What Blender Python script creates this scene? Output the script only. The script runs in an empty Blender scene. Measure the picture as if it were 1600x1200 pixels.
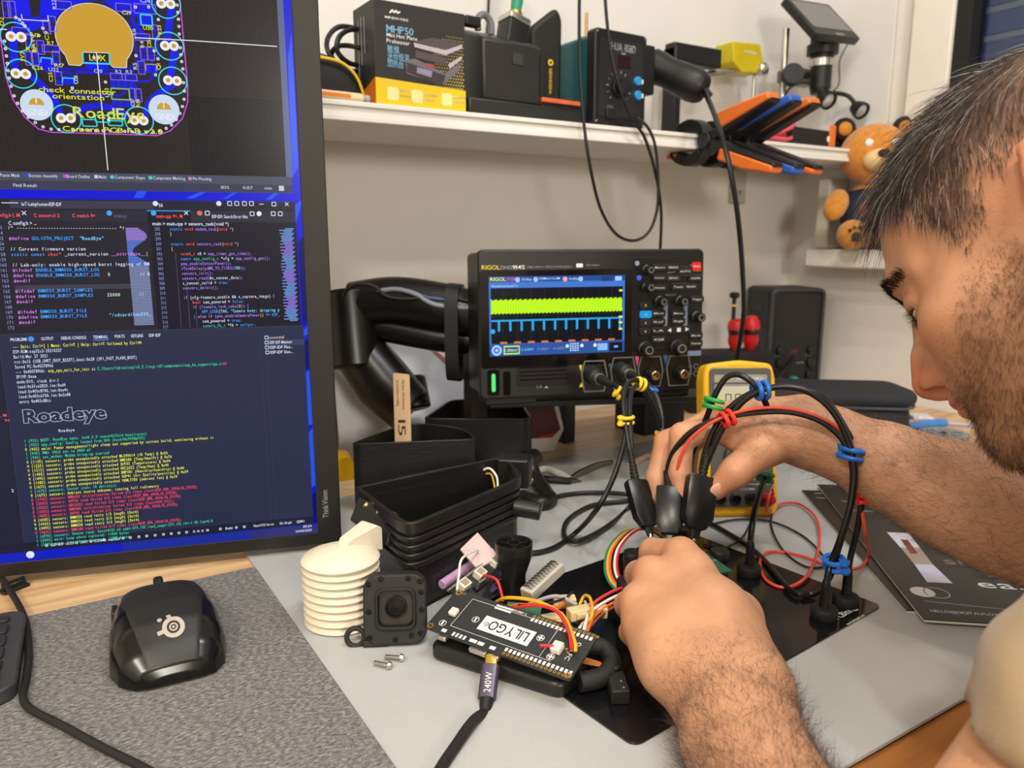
import bpy, bmesh, math, random
import numpy as np
from mathutils import Matrix, Vector
random.seed(7); rng = np.random.default_rng(7)
sc = bpy.context.scene
C = sc.collection
# world frame: desk top is z = 0, x runs along the back wall, y runs towards it, metres
# ------------------------------------------------------------------ camera
cam_d = bpy.data.cameras.new('camera'); cam = bpy.data.objects.new('camera', cam_d); C.objects.link(cam)
cam.location = (0, 0, 0.30)
cam.rotation_euler = (math.radians(90 - 10.85), 0, math.radians(-32))
cam_d.sensor_width = 36; cam_d.lens = 1200 / 1600 * 36; cam_d.clip_start = 0.01; cam_d.clip_end = 30
cam_d.dof.use_dof = True; cam_d.dof.focus_distance = 0.56; cam_d.dof.aperture_fstop = 9.5
sc.camera = cam
# ------------------------------------------------------------------ world, lights, exposure
w = bpy.data.worlds.new('world'); sc.world = w; w.use_nodes = True
w.node_tree.nodes['Background'].inputs[0].default_value = (0.10, 0.16, 0.35, 1)
w.node_tree.nodes['Background'].inputs[1].default_value = 2.5
sc.view_settings.view_transform = 'Standard'; sc.view_settings.look = 'None'
sc.view_settings.exposure = -0.08; sc.view_settings.gamma = 1.0; sc.view_settings.use_curve_mapping = False

def area(name, loc, size, power, col, aim=None, shape='DISK'):
    d = bpy.data.lights.new(name, 'AREA'); d.shape = shape; d.size = size; d.energy = power; d.color = col
    o = bpy.data.objects.new(name, d); C.objects.link(o); o.location = loc
    v = Vector(aim) - Vector(loc) if aim else Vector((0, 0, -1))
    o.rotation_euler = v.to_track_quat('-Z', 'Y').to_euler()
    return o
# spots of the ceiling rail above the desk (cool) and the room lamp behind the seat (warm)
RAIL = [(0.32, 0.16, 1.655), (0.56, 0.08, 1.655), (0.80, 0.00, 1.655)]
for p in RAIL:
    area('rail_spot_light', p, 0.05, 4.3, (0.93, 0.965, 1.0))
area('room_lamp_light', (-0.35, -0.65, 1.70), 0.16, 17, (1.0, 0.90, 0.77))
area('ceiling_fill_light', (-1.20, -0.50, 1.70), 0.40, 27, (1.0, 0.93, 0.82))  # soft warm fill, added to brighten the face and the wall under the shelf
area('low_fill_light', (-0.18, -1.62, 0.72), 0.36, 21, (1.0, 0.93, 0.82), (0.6, 0.6, 0.10))  # low warm fill, an added source that lifts the shelf wall and face

# ------------------------------------------------------------------ helpers
def lin(h):
    if isinstance(h, str):
        h = h.lstrip('#'); h = [int(h[i:i + 2], 16) / 255 for i in (0, 2, 4)]
    return tuple(((c / 12.92) if c <= .04045 else ((c + .055) / 1.055) ** 2.4) for c in h) + (1.0,)
MATS = {}
def mat(name, col, rough=.5, metal=0., var=.06, scale=60., bump=0., bscale=300., coat=0., spec=.5, emit=None, estr=1., trans=0., alpha=1., sss=0., sheen=0., stretch=None, ior=1.45):
    if name in MATS: return MATS[name]
    m = bpy.data.materials.new(name); m.use_nodes = True; nt = m.node_tree; N = nt.nodes; L = nt.links
    b = N['Principled BSDF']; c = lin(col)
    tc = N.new('ShaderNodeTexCoord'); mp = N.new('ShaderNodeMapping'); L.new(tc.outputs['Object'], mp.inputs[0])
    if stretch: mp.inputs['Scale'].default_value = stretch
    nz = N.new('ShaderNodeTexNoise'); nz.inputs['Scale'].default_value = scale; nz.inputs['Detail'].default_value = 4
    L.new(mp.outputs[0], nz.inputs['Vector'])
    rp = N.new('ShaderNodeValToRGB'); L.new(nz.outputs['Fac'], rp.inputs[0])
    rp.color_ramp.elements[0].position = .3; rp.color_ramp.elements[1].position = .7
    rp.color_ramp.elements[0].color = tuple(max(0, v * (1 - var)) for v in c[:3]) + (1,)
    rp.color_ramp.elements[1].color = tuple(min(1, v * (1 + var)) for v in c[:3]) + (1,)
    L.new(rp.outputs[0], b.inputs['Base Color'])
    b.inputs['Roughness'].default_value = rough; b.inputs['Metallic'].default_value = metal
    b.inputs['Specular IOR Level'].default_value = spec; b.inputs['Coat Weight'].default_value = coat
    b.inputs['Transmission Weight'].default_value = trans; b.inputs['Alpha'].default_value = alpha; b.inputs['IOR'].default_value = ior
    if sheen: b.inputs['Sheen Weight'].default_value = sheen
    if sss:
        b.inputs['Subsurface Weight'].default_value = sss; b.inputs['Subsurface Radius'].default_value = (.010, .004, .002); b.inputs['Subsurface Scale'].default_value = .6
    if emit is not None:
        b.inputs['Emission Color'].default_value = lin(emit); b.inputs['Emission Strength'].default_value = estr
    if bump:
        n2 = N.new('ShaderNodeTexNoise'); n2.inputs['Scale'].default_value = bscale; n2.inputs['Detail'].default_value = 3
        L.new(mp.outputs[0], n2.inputs['Vector'])
        bp = N.new('ShaderNodeBump'); bp.inputs['Strength'].default_value = bump; bp.inputs['Distance'].default_value = .001
        L.new(n2.outputs['Fac'], bp.inputs['Height']); L.new(bp.outputs[0], b.inputs['Normal'])
    MATS[name] = m
    return m
def glow(name, col, strength=1., base='#050505', rough=.3):
    return mat(name, base, rough, var=0, emit=col, estr=strength, spec=.18)

def cr(pts, k=8, closed=False):
    P = [Vector(p) for p in pts]; n = len(P); out = []
    for i in range(n if closed else n - 1):
        g = (lambda j: P[j % n]) if closed else (lambda j: P[min(max(j, 0), n - 1)])
        p0, p1, p2, p3 = g(i - 1), g(i), g(i + 1), g(i + 2)
        for j in range(k):
            t = j / k
            out.append(.5 * ((2 * p1) + (p2 - p0) * t + (2 * p0 - 5 * p1 + 4 * p2 - p3) * t * t + (3 * p1 - p0 - 3 * p2 + p3) * t ** 3))
    if not closed: out.append(P[-1])
    return out
I4 = Matrix.Identity(4)
def TR(x=0, y=0, z=0, rx=0, ry=0, rz=0):
    return Matrix.Translation((x, y, z)) @ Matrix.Rotation(math.radians(rz), 4, 'Z') @ Matrix.Rotation(math.radians(ry), 4, 'Y') @ Matrix.Rotation(math.radians(rx), 4, 'X')
UP = TR(rx=90)                    # puts an xy drawing upright, facing -y
class MB:
    def __init__(s, M=None): s.v = []; s.f = []; s.M = M or I4.copy()
    def add(s, V, F):
        o = len(s.v); M = s.M
        s.v += [tuple(M @ Vector(p)) for p in V]; s.f += [tuple(i + o for i in f) for f in F]; return s
    def box(s, x, y, z, sx, sy, sz, R=None):
        V = [Vector((i * sx / 2, j * sy / 2, k * sz / 2)) for i in (-1, 1) for j in (-1, 1) for k in (-1, 1)]
        if R is not None: V = [R @ v for v in V]
        V = [v + Vector((x, y, z)) for v in V]
        return s.add(V, [(0, 1, 3, 2), (4, 6, 7, 5), (0, 4, 5, 1), (2, 3, 7, 6), (0, 2, 6, 4), (1, 5, 7, 3)])
    def b2(s, x0, x1, y0, y1, z0, z1): return s.box((x0 + x1) / 2, (y0 + y1) / 2, (z0 + z1) / 2, x1 - x0, y1 - y0, z1 - z0)
    def cyl(s, p0, p1, r0, r1=None, n=16, cap=True):
        return s.tube([p0, p1], r0, n, radii=[r0, r0 if r1 is None else r1], cap=cap)
    def tube(s, pts, r, n=8, closed=False, radii=None, cap=True):
        P = [Vector(p) for p in pts]; m = len(P); V = []; F = []
        t0 = (P[1] - P[0]).normalized(); up = Vector((0, 0, 1)) if abs(t0.z) < .9 else Vector((1, 0, 0))
        nrm = (up - t0 * up.dot(t0)).normalized()
        for i in range(m):
            if closed: t = P[(i + 1) % m] - P[i - 1]
            else: t = P[min(i + 1, m - 1)] - P[max(i - 1, 0)]
            t = t.normalized() if t.length > 1e-9 else t0
            nrm = nrm - t * nrm.dot(t); nrm = nrm.normalized() if nrm.length > 1e-6 else t.orthogonal().normalized()
            b = t.cross(nrm); rr = radii[i] if radii else r
            for j in range(n):
                a = 2 * math.pi * j / n; V.append(P[i] + (nrm * math.cos(a) + b * math.sin(a)) * rr)
        for i in range(m if closed else m - 1):
            for j in range(n):
                a, b_ = i * n + j, i * n + (j + 1) % n; c_, d = ((i + 1) % m) * n + (j + 1) % n, ((i + 1) % m) * n + j
                F.append((a, b_, c_, d))
        if cap and not closed: F.append(tuple(range(n - 1, -1, -1))); F.append(tuple(range((m - 1) * n, m * n)))
        return s.add(V, F)
    def lathe(s, prof, n=24, a0=0):
        V = []; F = []; m = len(prof)
        for r, z in prof:
            for j in range(n):
                a = a0 + 2 * math.pi * j / n; V.append((r * math.cos(a), r * math.sin(a), z))
        for i in range(m - 1):
            for j in range(n): F.append((i * n + j, i * n + (j + 1) % n, (i + 1) * n + (j + 1) % n, (i + 1) * n + j))
        if prof[0][0] > 1e-6: F.append(tuple(range(n - 1, -1, -1)))
        if prof[-1][0] > 1e-6: F.append(tuple(range((m - 1) * n, m * n)))
        return s.add(V, F)
    def prism(s, poly, z0, z1):
        n = len(poly); V = [(p[0], p[1], z0) for p in poly] + [(p[0], p[1], z1) for p in poly]
        ar = sum(poly[i][0] * poly[(i + 1) % n][1] - poly[(i + 1) % n][0] * poly[i][1] for i in range(n))
        b, t = tuple(range(n)), tuple(range(n, 2 * n))
        F = [(b[::-1] if ar > 0 else b), (t if ar > 0 else t[::-1])]
        for i in range(n):
            q = (i, (i + 1) % n, n + (i + 1) % n, n + i); F.append(q if ar > 0 else q[::-1])
        return s.add(V, F)
    def ring(s, outer, inner, z0, z1):           # wall between two loops with the same number of points
        n = len(outer); V = [(*p[:2], z0) for p in outer] + [(*p[:2], z1) for p in outer] + [(*p[:2], z0) for p in inner] + [(*p[:2], z1) for p in inner]
        F = []
        for i in range(n):
            j = (i + 1) % n
            F += [(i, j, n + j, n + i), (2 * n + j, 2 * n + i, 3 * n + i, 3 * n + j), (n + i, n + j, 3 * n + j, 3 * n + i), (j, i, 2 * n + i, 2 * n + j)]
        return s.add(V, F)
    def sph(s, c, r, sc_=(1, 1, 1), n=16, m=10):
        V = [(c[0], c[1], c[2] - r * sc_[2])]; F = []
        for i in range(1, m):
            p = -math.pi / 2 + math.pi * i / m
            for j in range(n):
                a = 2 * math.pi * j / n; V.append((c[0] + r * sc_[0] * math.cos(p) * math.cos(a), c[1] + r * sc_[1] * math.cos(p) * math.sin(a), c[2] + r * sc_[2] * math.sin(p)))
        V.append((c[0], c[1], c[2] + r * sc_[2])); e = len(V) - 1
        for j in range(n): F.append((0, 1 + (j + 1) % n, 1 + j)); F.append((e, e - n + j, e - n + (j + 1) % n))
        for i in range(m - 2):
            for j in range(n): F.append((1 + i * n + j, 1 + i * n + (j + 1) % n, 1 + (i + 1) * n + (j + 1) % n, 1 + (i + 1) * n + j))
        return s.add(V, F)
    def rect(s, x0, x1, y0, y1, z=0): return s.add([(x0, y0, z), (x1, y0, z), (x1, y1, z), (x0, y1, z)], [(0, 1, 2, 3)])
    def disc(s, x, y, r, z=0, n=24, r2=0, a0=0., a1=2 * math.pi):
        full = abs(a1 - a0) > 6.28; k = n if full else n + 1
        A = [a0 + (a1 - a0) * i / n for i in range(k)]
        if r2 <= 0: return s.add([(x + r * math.cos(a), y + r * math.sin(a), z) for a in A], [tuple(range(k))])
        V = [(x + r * math.cos(a), y + r * math.sin(a), z) for a in A] + [(x + r2 * math.cos(a), y + r2 * math.sin(a), z) for a in A]
        return s.add(V, [(i, (i + 1) % k, k + (i + 1) % k, k + i) for i in range(n)])
    def line(s, pts, wd, z=0):                   # flat polyline of width wd
        for a, b in zip(pts, pts[1:]):
            dx, dy = b[0] - a[0], b[1] - a[1]; l = math.hypot(dx, dy) or 1; nx, ny = -dy / l * wd / 2, dx / l * wd / 2
            s.add([(a[0] + nx, a[1] + ny, z), (a[0] - nx, a[1] - ny, z), (b[0] - nx, b[1] - ny, z), (b[0] + nx, b[1] + ny, z)], [(0, 1, 2, 3)])
        return s
    def build(s, name, m, parent=None, bevel=0, seg=2, smooth=True, angle=38, origin=None):
        me = bpy.data.meshes.new(name); v = s.v
        if parent is None and origin is None and v:
            A = np.array(v); origin = ((A[:, 0].min() + A[:, 0].max()) / 2, (A[:, 1].min() + A[:, 1].max()) / 2, A[:, 2].min())
        if origin is not None: v = [(p[0] - origin[0], p[1] - origin[1], p[2] - origin[2]) for p in v]
        me.from_pydata(v, [], s.f); me.materials.append(m)
        if smooth:
            me.polygons.foreach_set('use_smooth', [True] * len(me.polygons)); me.set_sharp_from_angle(angle=math.radians(angle))
        o = bpy.data.objects.new(name, me); C.objects.link(o)
        if origin is not None: o.location = origin
        if parent is not None: o.parent = parent
        if bevel:
            md = o.modifiers.new('bevel', 'BEVEL'); md.width = bevel; md.segments = seg; md.limit_method = 'ANGLE'; md.angle_limit = math.radians(40); md.harden_normals = False
        return o
def tag(o, label, cat, group=None):
    o['label'] = label; o['category'] = cat
    if group: o['group'] = group
    return o
def thing(name, label, cat, loc=(0, 0, 0), rz=0, group=None, rx=0, ry=0):
    o = bpy.data.objects.new(name, None); C.objects.link(o); o.empty_display_size = .02
    o.location = loc; o.rotation_euler = (math.radians(rx), math.radians(ry), math.radians(rz))
    return tag(o, label, cat, group)
def struct(o, label=None):
    o['kind'] = 'structure'
    if label: o['label'] = label
    return o
def dup(o, name=None, parent=None):
    c = o.copy(); C.objects.link(c); c.parent = parent
    for ch in list(o.children): dup(ch, None, c)
    return c
def rrect(w_, h_, r, n=5, cx=0, cy=0):
    out = []
    for sx, sy, a in ((1, 1, 0), (-1, 1, 90), (-1, -1, 180), (1, -1, 270)):
        for i in range(n + 1):
            t = math.radians(a + 90 * i / n); out.append((cx + sx * (w_ / 2 - r) + r * math.cos(t), cy + sy * (h_ / 2 - r) + r * math.sin(t)))
    return out
def round_poly(poly, r, n=4):
    out = []; k = len(poly)
    for i in range(k):
        p0, p1, p2 = Vector(poly[i - 1][:2]), Vector(poly[i][:2]), Vector(poly[(i + 1) % k][:2])
        rr = r[i] if isinstance(r, (list, tuple)) else r
        a, b = (p0 - p1), (p2 - p1); d = min(rr, a.length * .48, b.length * .48); s_, e = p1 + a.normalized() * d, p1 + b.normalized() * d
        for j in range(n + 1):
            t = j / n; out.append(tuple((1 - t) ** 2 * s_ + 2 * t * (1 - t) * p1 + t * t * e))
    return out
def offset_poly(poly, d):
    c_ = len(poly); ar = sum(poly[i][0] * poly[(i + 1) % c_][1] - poly[(i + 1) % c_][0] * poly[i][1] for i in range(c_)); sg = 1 if ar > 0 else -1; out = []
    for i in range(c_):
        a, b = Vector(poly[i - 1][:2]), Vector(poly[(i + 1) % c_][:2]); t = (b - a).normalized(); out.append((poly[i][0] + sg * t.y * d, poly[i][1] - sg * t.x * d))
    return out
# ---- lettering: one glyph mesh per character, set by hand into flat print
GL = {}
def glyph(ch, bold):
    k = (ch, bold)
    if k not in GL:
        cu = bpy.data.curves.new('glyph', 'FONT'); cu.body = ch; cu.size = 1; cu.resolution_u = 2; cu.offset = .010 if bold else .002
        o = bpy.data.objects.new('glyph', cu); C.objects.link(o); bpy.context.view_layer.update()
        me = o.evaluated_get(bpy.context.evaluated_depsgraph_get()).to_mesh()
        V = [(p.co.x, p.co.y) for p in me.vertices]; Fs = [tuple(p.vertices) for p in me.polygons]
        bpy.data.objects.remove(o); bpy.data.curves.remove(cu)
        GL[k] = (V, Fs, min([p[0] for p in V] or [0]), max([p[0] for p in V] or [.3]))
    return GL[k]
SCREEN_BOLD = False
def txt(mb, s, x, y, h, w=None, mono=False, bold=False, z=0., align='l', sp=.07):
    bold = bold or SCREEN_BOLD
    # h = cap height, w = total width the line is fitted to
    adv = 0; items = []
    for ch in s:
        if ch == ' ': adv += .6 if mono else .3; continue
        V, Fs, a, b = glyph(ch, bold)
        if mono:
            cw = min(.56, b - a); k = cw / max(b - a, 1e-6); items.append((V, Fs, adv + (.6 - cw) / 2, a, k)); adv += .6
        else: items.append((V, Fs, adv, a, 1)); adv += b - a + sp
    tot = max(adv - (0 if mono else sp), 1e-6); ky = h / .70; kx = (w / tot) if w else ky; x0 = x - (tot * kx * {'l': 0, 'c': .5, 'r': 1}[align])
    for V, Fs, o, a, k in items:
        mb.add([(x0 + (o + (p[0] - a) * k) * kx, y + p[1] * ky, z) for p in V], Fs)
    return tot * kx
# ------------------------------------------------------------------ materials used all over
BLK = mat('black_plastic', '#161617', .45, var=.1)
BLKM = mat('matt_black_plastic', '#1b1b1c', .7, var=.1, bump=.15, bscale=900)
GLOSS = mat('gloss_black', '#0b0b0c', .15, var=.02)
RUB = mat('black_rubber', '#121213', .6, var=.08)
CABLE = mat('black_cable', '#171718', .42, var=.1)
METAL = mat('bright_steel', '#c9c6bf', .25, 1., var=.05)
WHT = mat('white_print', '#e8e8e8', .6, var=.01)
GREYP = mat('grey_print', '#8e9094', .6, var=.01)
YELP = mat('yellow_print', '#e9c218', .6, var=.01)
WALL = mat('wall_paint', '#e2dfd9', .75, var=.015, scale=9, bump=.12, bscale=420)
CEIL = mat('ceiling_paint', '#e9e6e0', .8, var=.01)
TRIMW = mat('white_lacquer', '#e6e1d5', .4, var=.012)
# floor, walls, ceiling
FX0, FX1, FY0, FY1, FZ, CZ = -1.7, 1.34, -2.1, 1.063, -.74, 1.76
fm = mat('floor_laminate', '#8a6a4a', .45, var=.25, scale=5, stretch=(1, 12, 1))
struct(MB().b2(FX0, FX1, FY0, FY1, FZ - .05, FZ).build('floor', fm), 'brown laminate floor under the desk')
struct(MB().b2(FX0, FX1, FY0, FY1, CZ, CZ + .05).build('ceiling', CEIL), 'white ceiling of the room')
struct(MB().b2(FX0 - .1, FX1 + .1, FY1, FY1 + .1, FZ, CZ).build('wall_back', WALL), 'off-white wall behind the shelf')
struct(MB().b2(FX0 - .1, FX0, FY0, FY1, FZ, CZ).build('wall_left', WALL), 'off-white wall at the left of the room')
struct(MB().b2(FX0 - .1, FX1 + .1, FY0 - .1, FY0, FZ, CZ).build('wall_front', WALL), 'off-white wall behind the seat')
# right wall with window opening y 0.00..0.835, z 0.24..1.55
WY0, WY1, WZ0, WZ1 = -.25, .872, .262, 1.5
mb = MB()
mb.b2(FX1, FX1 + .1, WY1, FY1, FZ, CZ); mb.b2(FX1, FX1 + .1, FY0, WY0, FZ, CZ)
mb.b2(FX1, FX1 + .1, WY0, WY1, FZ, WZ0); mb.b2(FX1, FX1 + .1, WY0, WY1, WZ1, CZ)
struct(mb.build('wall_right', WALL), 'off-white wall with the window beside the shelf')
# window: white sash, dark gasket, pane, roller shutter slats outside
win = bpy.data.objects.new('window_1', None); C.objects.link(win); win.location = (1.34, .3, .25); struct(win, 'white framed window with a lowered grey-blue roller shutter outside')
def wpart(name, m, *bx, bev=.003):
    mb = MB()
    for q in bx: mb.b2(q[0] - 1.34, q[1] - 1.34, q[2] - .3, q[3] - .3, q[4] - .25, q[5] - .25)
    return mb.build(name, m, win, bevel=bev)
wpart('window_frame', TRIMW, (1.345, 1.40, .832, .872, WZ0, WZ1), (1.345, 1.40, WY0, WY0 + .04, WZ0, WZ1), (1.346, 1.399, WY0 + .041, .831, WZ1 - .04, WZ1), (1.346, 1.399, WY0 + .041, .831, WZ0, WZ0 + .03))
wpart('sash', TRIMW, (1.330, 1.385, .762, .834, WZ0 + .03, WZ1 - .04), (1.330, 1.385, WY0 + .04, WY0 + .11, WZ0 + .03, WZ1 - .04), (1.331, 1.384, WY0 + .111, .761, WZ1 - .11, WZ1 - .041), (1.331, 1.384, WY0 + .111, .761, WZ0 + .031, WZ0 + .10))
wpart('gasket', RUB, (1.338, 1.380, .735, .762, WZ0 + .1, WZ1 - .11), (1.338, 1.380, WY0 + .112, .7345, WZ0 + .101, WZ0 + .115), bev=0)
wpart('pane', mat('window_glass', '#c8d4e8', .02, var=0, trans=1., ior=1.45), (1.362, 1.366, WY0 + .11, .74, WZ0 + .1, WZ1 - .11), bev=0)
SLAT = mat('shutter_slat', '#5a6a9a', .5, var=.05, scale=4); GAP = mat('shutter_seam', '#b9bcae', .6, var=.03)
for i in range(24):
    z = WZ0 + .1 + i * .047
    sl = wpart('slat', SLAT, (1.46, 1.472, WY0 + .0, .86, z, z + .037), bev=.003)
    wpart('slat_seam', GAP, (1.462, 1.470, WY0 + .0, .86, z + .0375, z + .0465), bev=0)
# deep white sill the plush toy sits on
struct(MB().b2(1.262, 1.339, WY0, .965, .243, .277).build('trim_1', TRIMW, bevel=.004), 'white window sill board')
# ------------------------------------------------------------------ desk
def wood(name, a, b, c_, stave=(.9, 11.)):
    m = bpy.data.materials.new(name); m.use_nodes = True; nt = m.node_tree; N = nt.nodes; L = nt.links; p = N['Principled BSDF']
    tc = N.new('ShaderNodeTexCoord'); mp = N.new('ShaderNodeMapping'); mp.inputs['Scale'].default_value = (2.2, 30, 30); L.new(tc.outputs['Object'], mp.inputs[0])
    bk = N.new('ShaderNodeTexBrick'); bk.inputs['Scale'].default_value = 1; bk.inputs['Brick Width'].default_value = stave[0]; bk.inputs['Row Height'].default_value = 1 / stave[1]
    bk.inputs['Mortar Size'].default_value = .0006; bk.inputs['Color1'].default_value = (0, 0, 0, 1); bk.inputs['Color2'].default_value = (1, 1, 1, 1); bk.inputs['Mortar'].default_value = (.2, .2, .2, 1)
    L.new(tc.outputs['Object'], bk.inputs['Vector'])
    nz = N.new('ShaderNodeTexNoise'); nz.inputs['Scale'].default_value = 2.; nz.inputs['Detail'].default_value = 6; nz.inputs['Distortion'].default_value = 1.2; L.new(mp.outputs[0], nz.inputs['Vector'])
    mx = N.new('ShaderNodeMath'); mx.operation = 'MULTIPLY_ADD'; L.new(bk.outputs['Color'], mx.inputs[0]); mx.inputs[1].default_value = .35; L.new(nz.outputs['Fac'], mx.inputs[2])
    rp = N.new('ShaderNodeValToRGB'); L.new(mx.outputs[0], rp.inputs[0]); e = rp.color_ramp.elements
    e[0].position = .35; e[0].color = lin(a); e[1].position = .85; e[1].color = lin(c_); k = e.new(.6); k.color = lin(b)
    L.new(rp.outputs[0], p.inputs['Base Color']); p.inputs['Roughness'].default_value = .38
    return m
OAK = wood('oak_worktop', '#b98a58', '#d9b383', '#e6cba2')
DKO = wood('desk_edge_oak', '#6b3c18', '#8d5526', '#a86b34')
desk = thing('desk', 'light oak desk standing against the wall under the shelf', 'desk', (.2, .65, -.74))
DX0, DX1, DY0, DY1 = -1.2, 1.338, .214, 1.062
mb = MB(); mb.b2(DX0 - .2, DX1 - .2, DY0 + .02 - .65, DY1 - .65, .74 - .036, .74); mb.build('worktop', OAK, desk, bevel=.002)
MB().b2(DX0 - .2, DX1 - .2, DY0 - .012 - .65, DY0 + .02 - .65, .74 - .042, .74 - .001).build('edge_strip', DKO, desk, bevel=.006, seg=3)
for x in (DX0 + .06, DX1 - .06):
    for y in (DY0 + .12, DY1 - .06): MB().b2(x - .03 - .2, x + .03 - .2, y - .03 - .65, y + .03 - .65, 0, .704).build('leg', mat('desk_leg', '#d8d4cc', .5), desk, bevel=.003)
# grey work mat, felt pad
def hmat(name, cols, scale, rough, bump, bs):
    m = bpy.data.materials.new(name); m.use_nodes = True; nt = m.node_tree; N = nt.nodes; L = nt.links; p = N['Principled BSDF']
    tc = N.new('ShaderNodeTexCoord'); mp = N.new('ShaderNodeMapping'); mp.inputs['Rotation'].default_value = (0, 0, .9); mp.inputs['Scale'].default_value = (1, 2.4, 1); L.new(tc.outputs['Object'], mp.inputs[0])
    nz = N.new('ShaderNodeTexNoise'); nz.inputs['Scale'].default_value = scale; nz.inputs['Detail'].default_value = 7; nz.inputs['Roughness'].default_value = .72; L.new(mp.outputs[0], nz.inputs['Vector'])
    rp = N.new('ShaderNodeValToRGB'); L.new(nz.outputs['Fac'], rp.inputs[0]); e = rp.color_ramp.elements
    e[0].position = .34; e[0].color = lin(cols[0]); e[1].position = .66; e[1].color = lin(cols[2]); k = e.new(.5); k.color = lin(cols[1])
    L.new(rp.outputs[0], p.inputs['Base Color']); p.inputs['Roughness'].default_value = rough
    n2 = N.new('ShaderNodeTexNoise'); n2.inputs['Scale'].default_value = bs; L.new(tc.outputs['Object'], n2.inputs['Vector'])
    bp = N.new('ShaderNodeBump'); bp.inputs['Strength'].default_value = bump; bp.inputs['Distance'].default_value = .001; L.new(n2.outputs['Fac'], bp.inputs['Height']); L.new(bp.outputs[0], p.inputs['Normal'])
    return m
FELT = hmat('grey_felt', ('#3f3f40', '#6e6c6b', '#a29f9b'), 260, .95, .6, 900)
VIN = mat('grey_vinyl', '#b4b5b4', .24, var=.015, scale=30, bump=.25, bscale=1300)
tag(MB().prism(round_poly([(.150, .2300), (1.10, .230), (1.10, .828), (.150, .828)], .008), .0005, .0028).build('work_mat', VIN), 'large pale grey vinyl work mat covering the desk', 'desk mat')
tag(MB().prism(round_poly([(-.62, .25), (.1492, .25), (.1492, .683), (-.62, .683)], .006), .0005, .0040).build('felt_pad', FELT), 'heather grey felt desk pad under the mouse', 'desk pad')
# ------------------------------------------------------------------ ceiling lamps and added fill lamps
rail = thing('ceiling_rail_lamp', 'black ceiling rail with three spotlights above the desk', 'lamp', (.56, .08, CZ))
MB().b2(-.36, .36, -.02, .02, -.03, 0).build('rail', BLK, rail, bevel=.003).rotation_euler = (0, 0, math.atan2(-.08, .24))
LED = mat('led_panel', '#ffffff', .5, var=0, emit='#fff4e6', estr=6)
for p in RAIL:
    MB(TR(p[0] - .56, p[1] - .08, p[2] - CZ)).lathe([(.02, .075), (.05, .06), (.055, .012), (.05, .010), (.048, .02)], 20).build('spot_head', BLK, rail)
    MB(TR(p[0] - .56, p[1] - .08, p[2] - CZ)).disc(0, 0, .047, .014).build('led_disc', LED, rail)
rl = thing('ceiling_lamp', 'round warm ceiling lamp behind the seat', 'lamp', (-.35, -.65, CZ))
MB().lathe([(.2, 0), (.2, -.035), (.185, -.045)], 32).build('lamp_body', TRIMW, rl)
MB().disc(0, 0, .183, -.0455, 32).build('diffuser', LED, rl)
rl2 = thing('ceiling_lamp', 'large round ceiling lamp added as warm fill at the left of the room', 'lamp', (-1.20, -.50, CZ))  # out of view, body for the added ceiling fill light
MB().lathe([(.26, 0), (.26, -.035), (.24, -.045)], 32).build('lamp_body', TRIMW, rl2)
MB().disc(0, 0, .238, -.0455, 32).build('diffuser', LED, rl2)
fl = thing('added_floor_lamp', 'added fill light shaped as a floor lamp with a round shade', 'lamp', (-.22, -1.68, FZ))  # out of view, added to carry the low fill light
MB().lathe([(.15, 0), (.15, .02), (.02, .03), (0, .03)], 28).build('base', BLK, fl); MB().cyl((0, 0, .03), (0, 0, 1.46), .012, n=14).build('pole', BLK, fl)
fq = (Vector((.6, .6, .10)) - Vector((-.18, -1.62, .72))).to_track_quat('Z', 'Y').to_matrix().to_4x4()
MB(TR(0, 0, 1.46) @ fq).lathe([(.03, -.05), (.19, .0), (.20, .045), (.19, .05)], 30).build('shade', TRIMW, fl); MB(TR(0, 0, 1.46) @ fq).disc(0, 0, .185, .046, 30).build('diffuser', LED, fl)
# ------------------------------------------------------------------ shelf
SHW = mat('shelf_white', '#e9e6df', .42, var=.02, scale=14)
shelf = thing('wall_shelf', 'long white wall shelf with a profiled front edge', 'shelf', (.2, .963, .428))
MB().b2(-1.1, 1.139, -.094, .1, 0, .022).build('board', SHW, shelf, bevel=.001)
mb = MB()
for z0, z1, d in ((0, .0065, .0055), (.0065, .016, .0025), (.016, .022, .006)): mb.b2(-1.1, 1.106, -.094 - d, -.094, z0, z1)
mb.build('edge_profile', SHW, shelf, bevel=.0012)
MB().b2(1.106, 1.139, -.1005, -.0935, -.0005, .0225).build('end_cap', mat('cap_grey', '#9c978a', .5), shelf, bevel=.0008)
for x in (.97, -.3):
    br = MB().b2(x - .018, x + .018, .088, .0995, -.065, -.0005).b2(x - .018, x + .018, .0, .0995, -.008, -.0005).build('bracket', mat('bracket_grey', '#b9b4ab', .5), shelf, bevel=.002)
    MB(TR(x, .0875, -.045, rx=90)).lathe([(0, .002), (.003, .002), (.0045, 0)], 12).build('screw', METAL, br)
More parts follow.
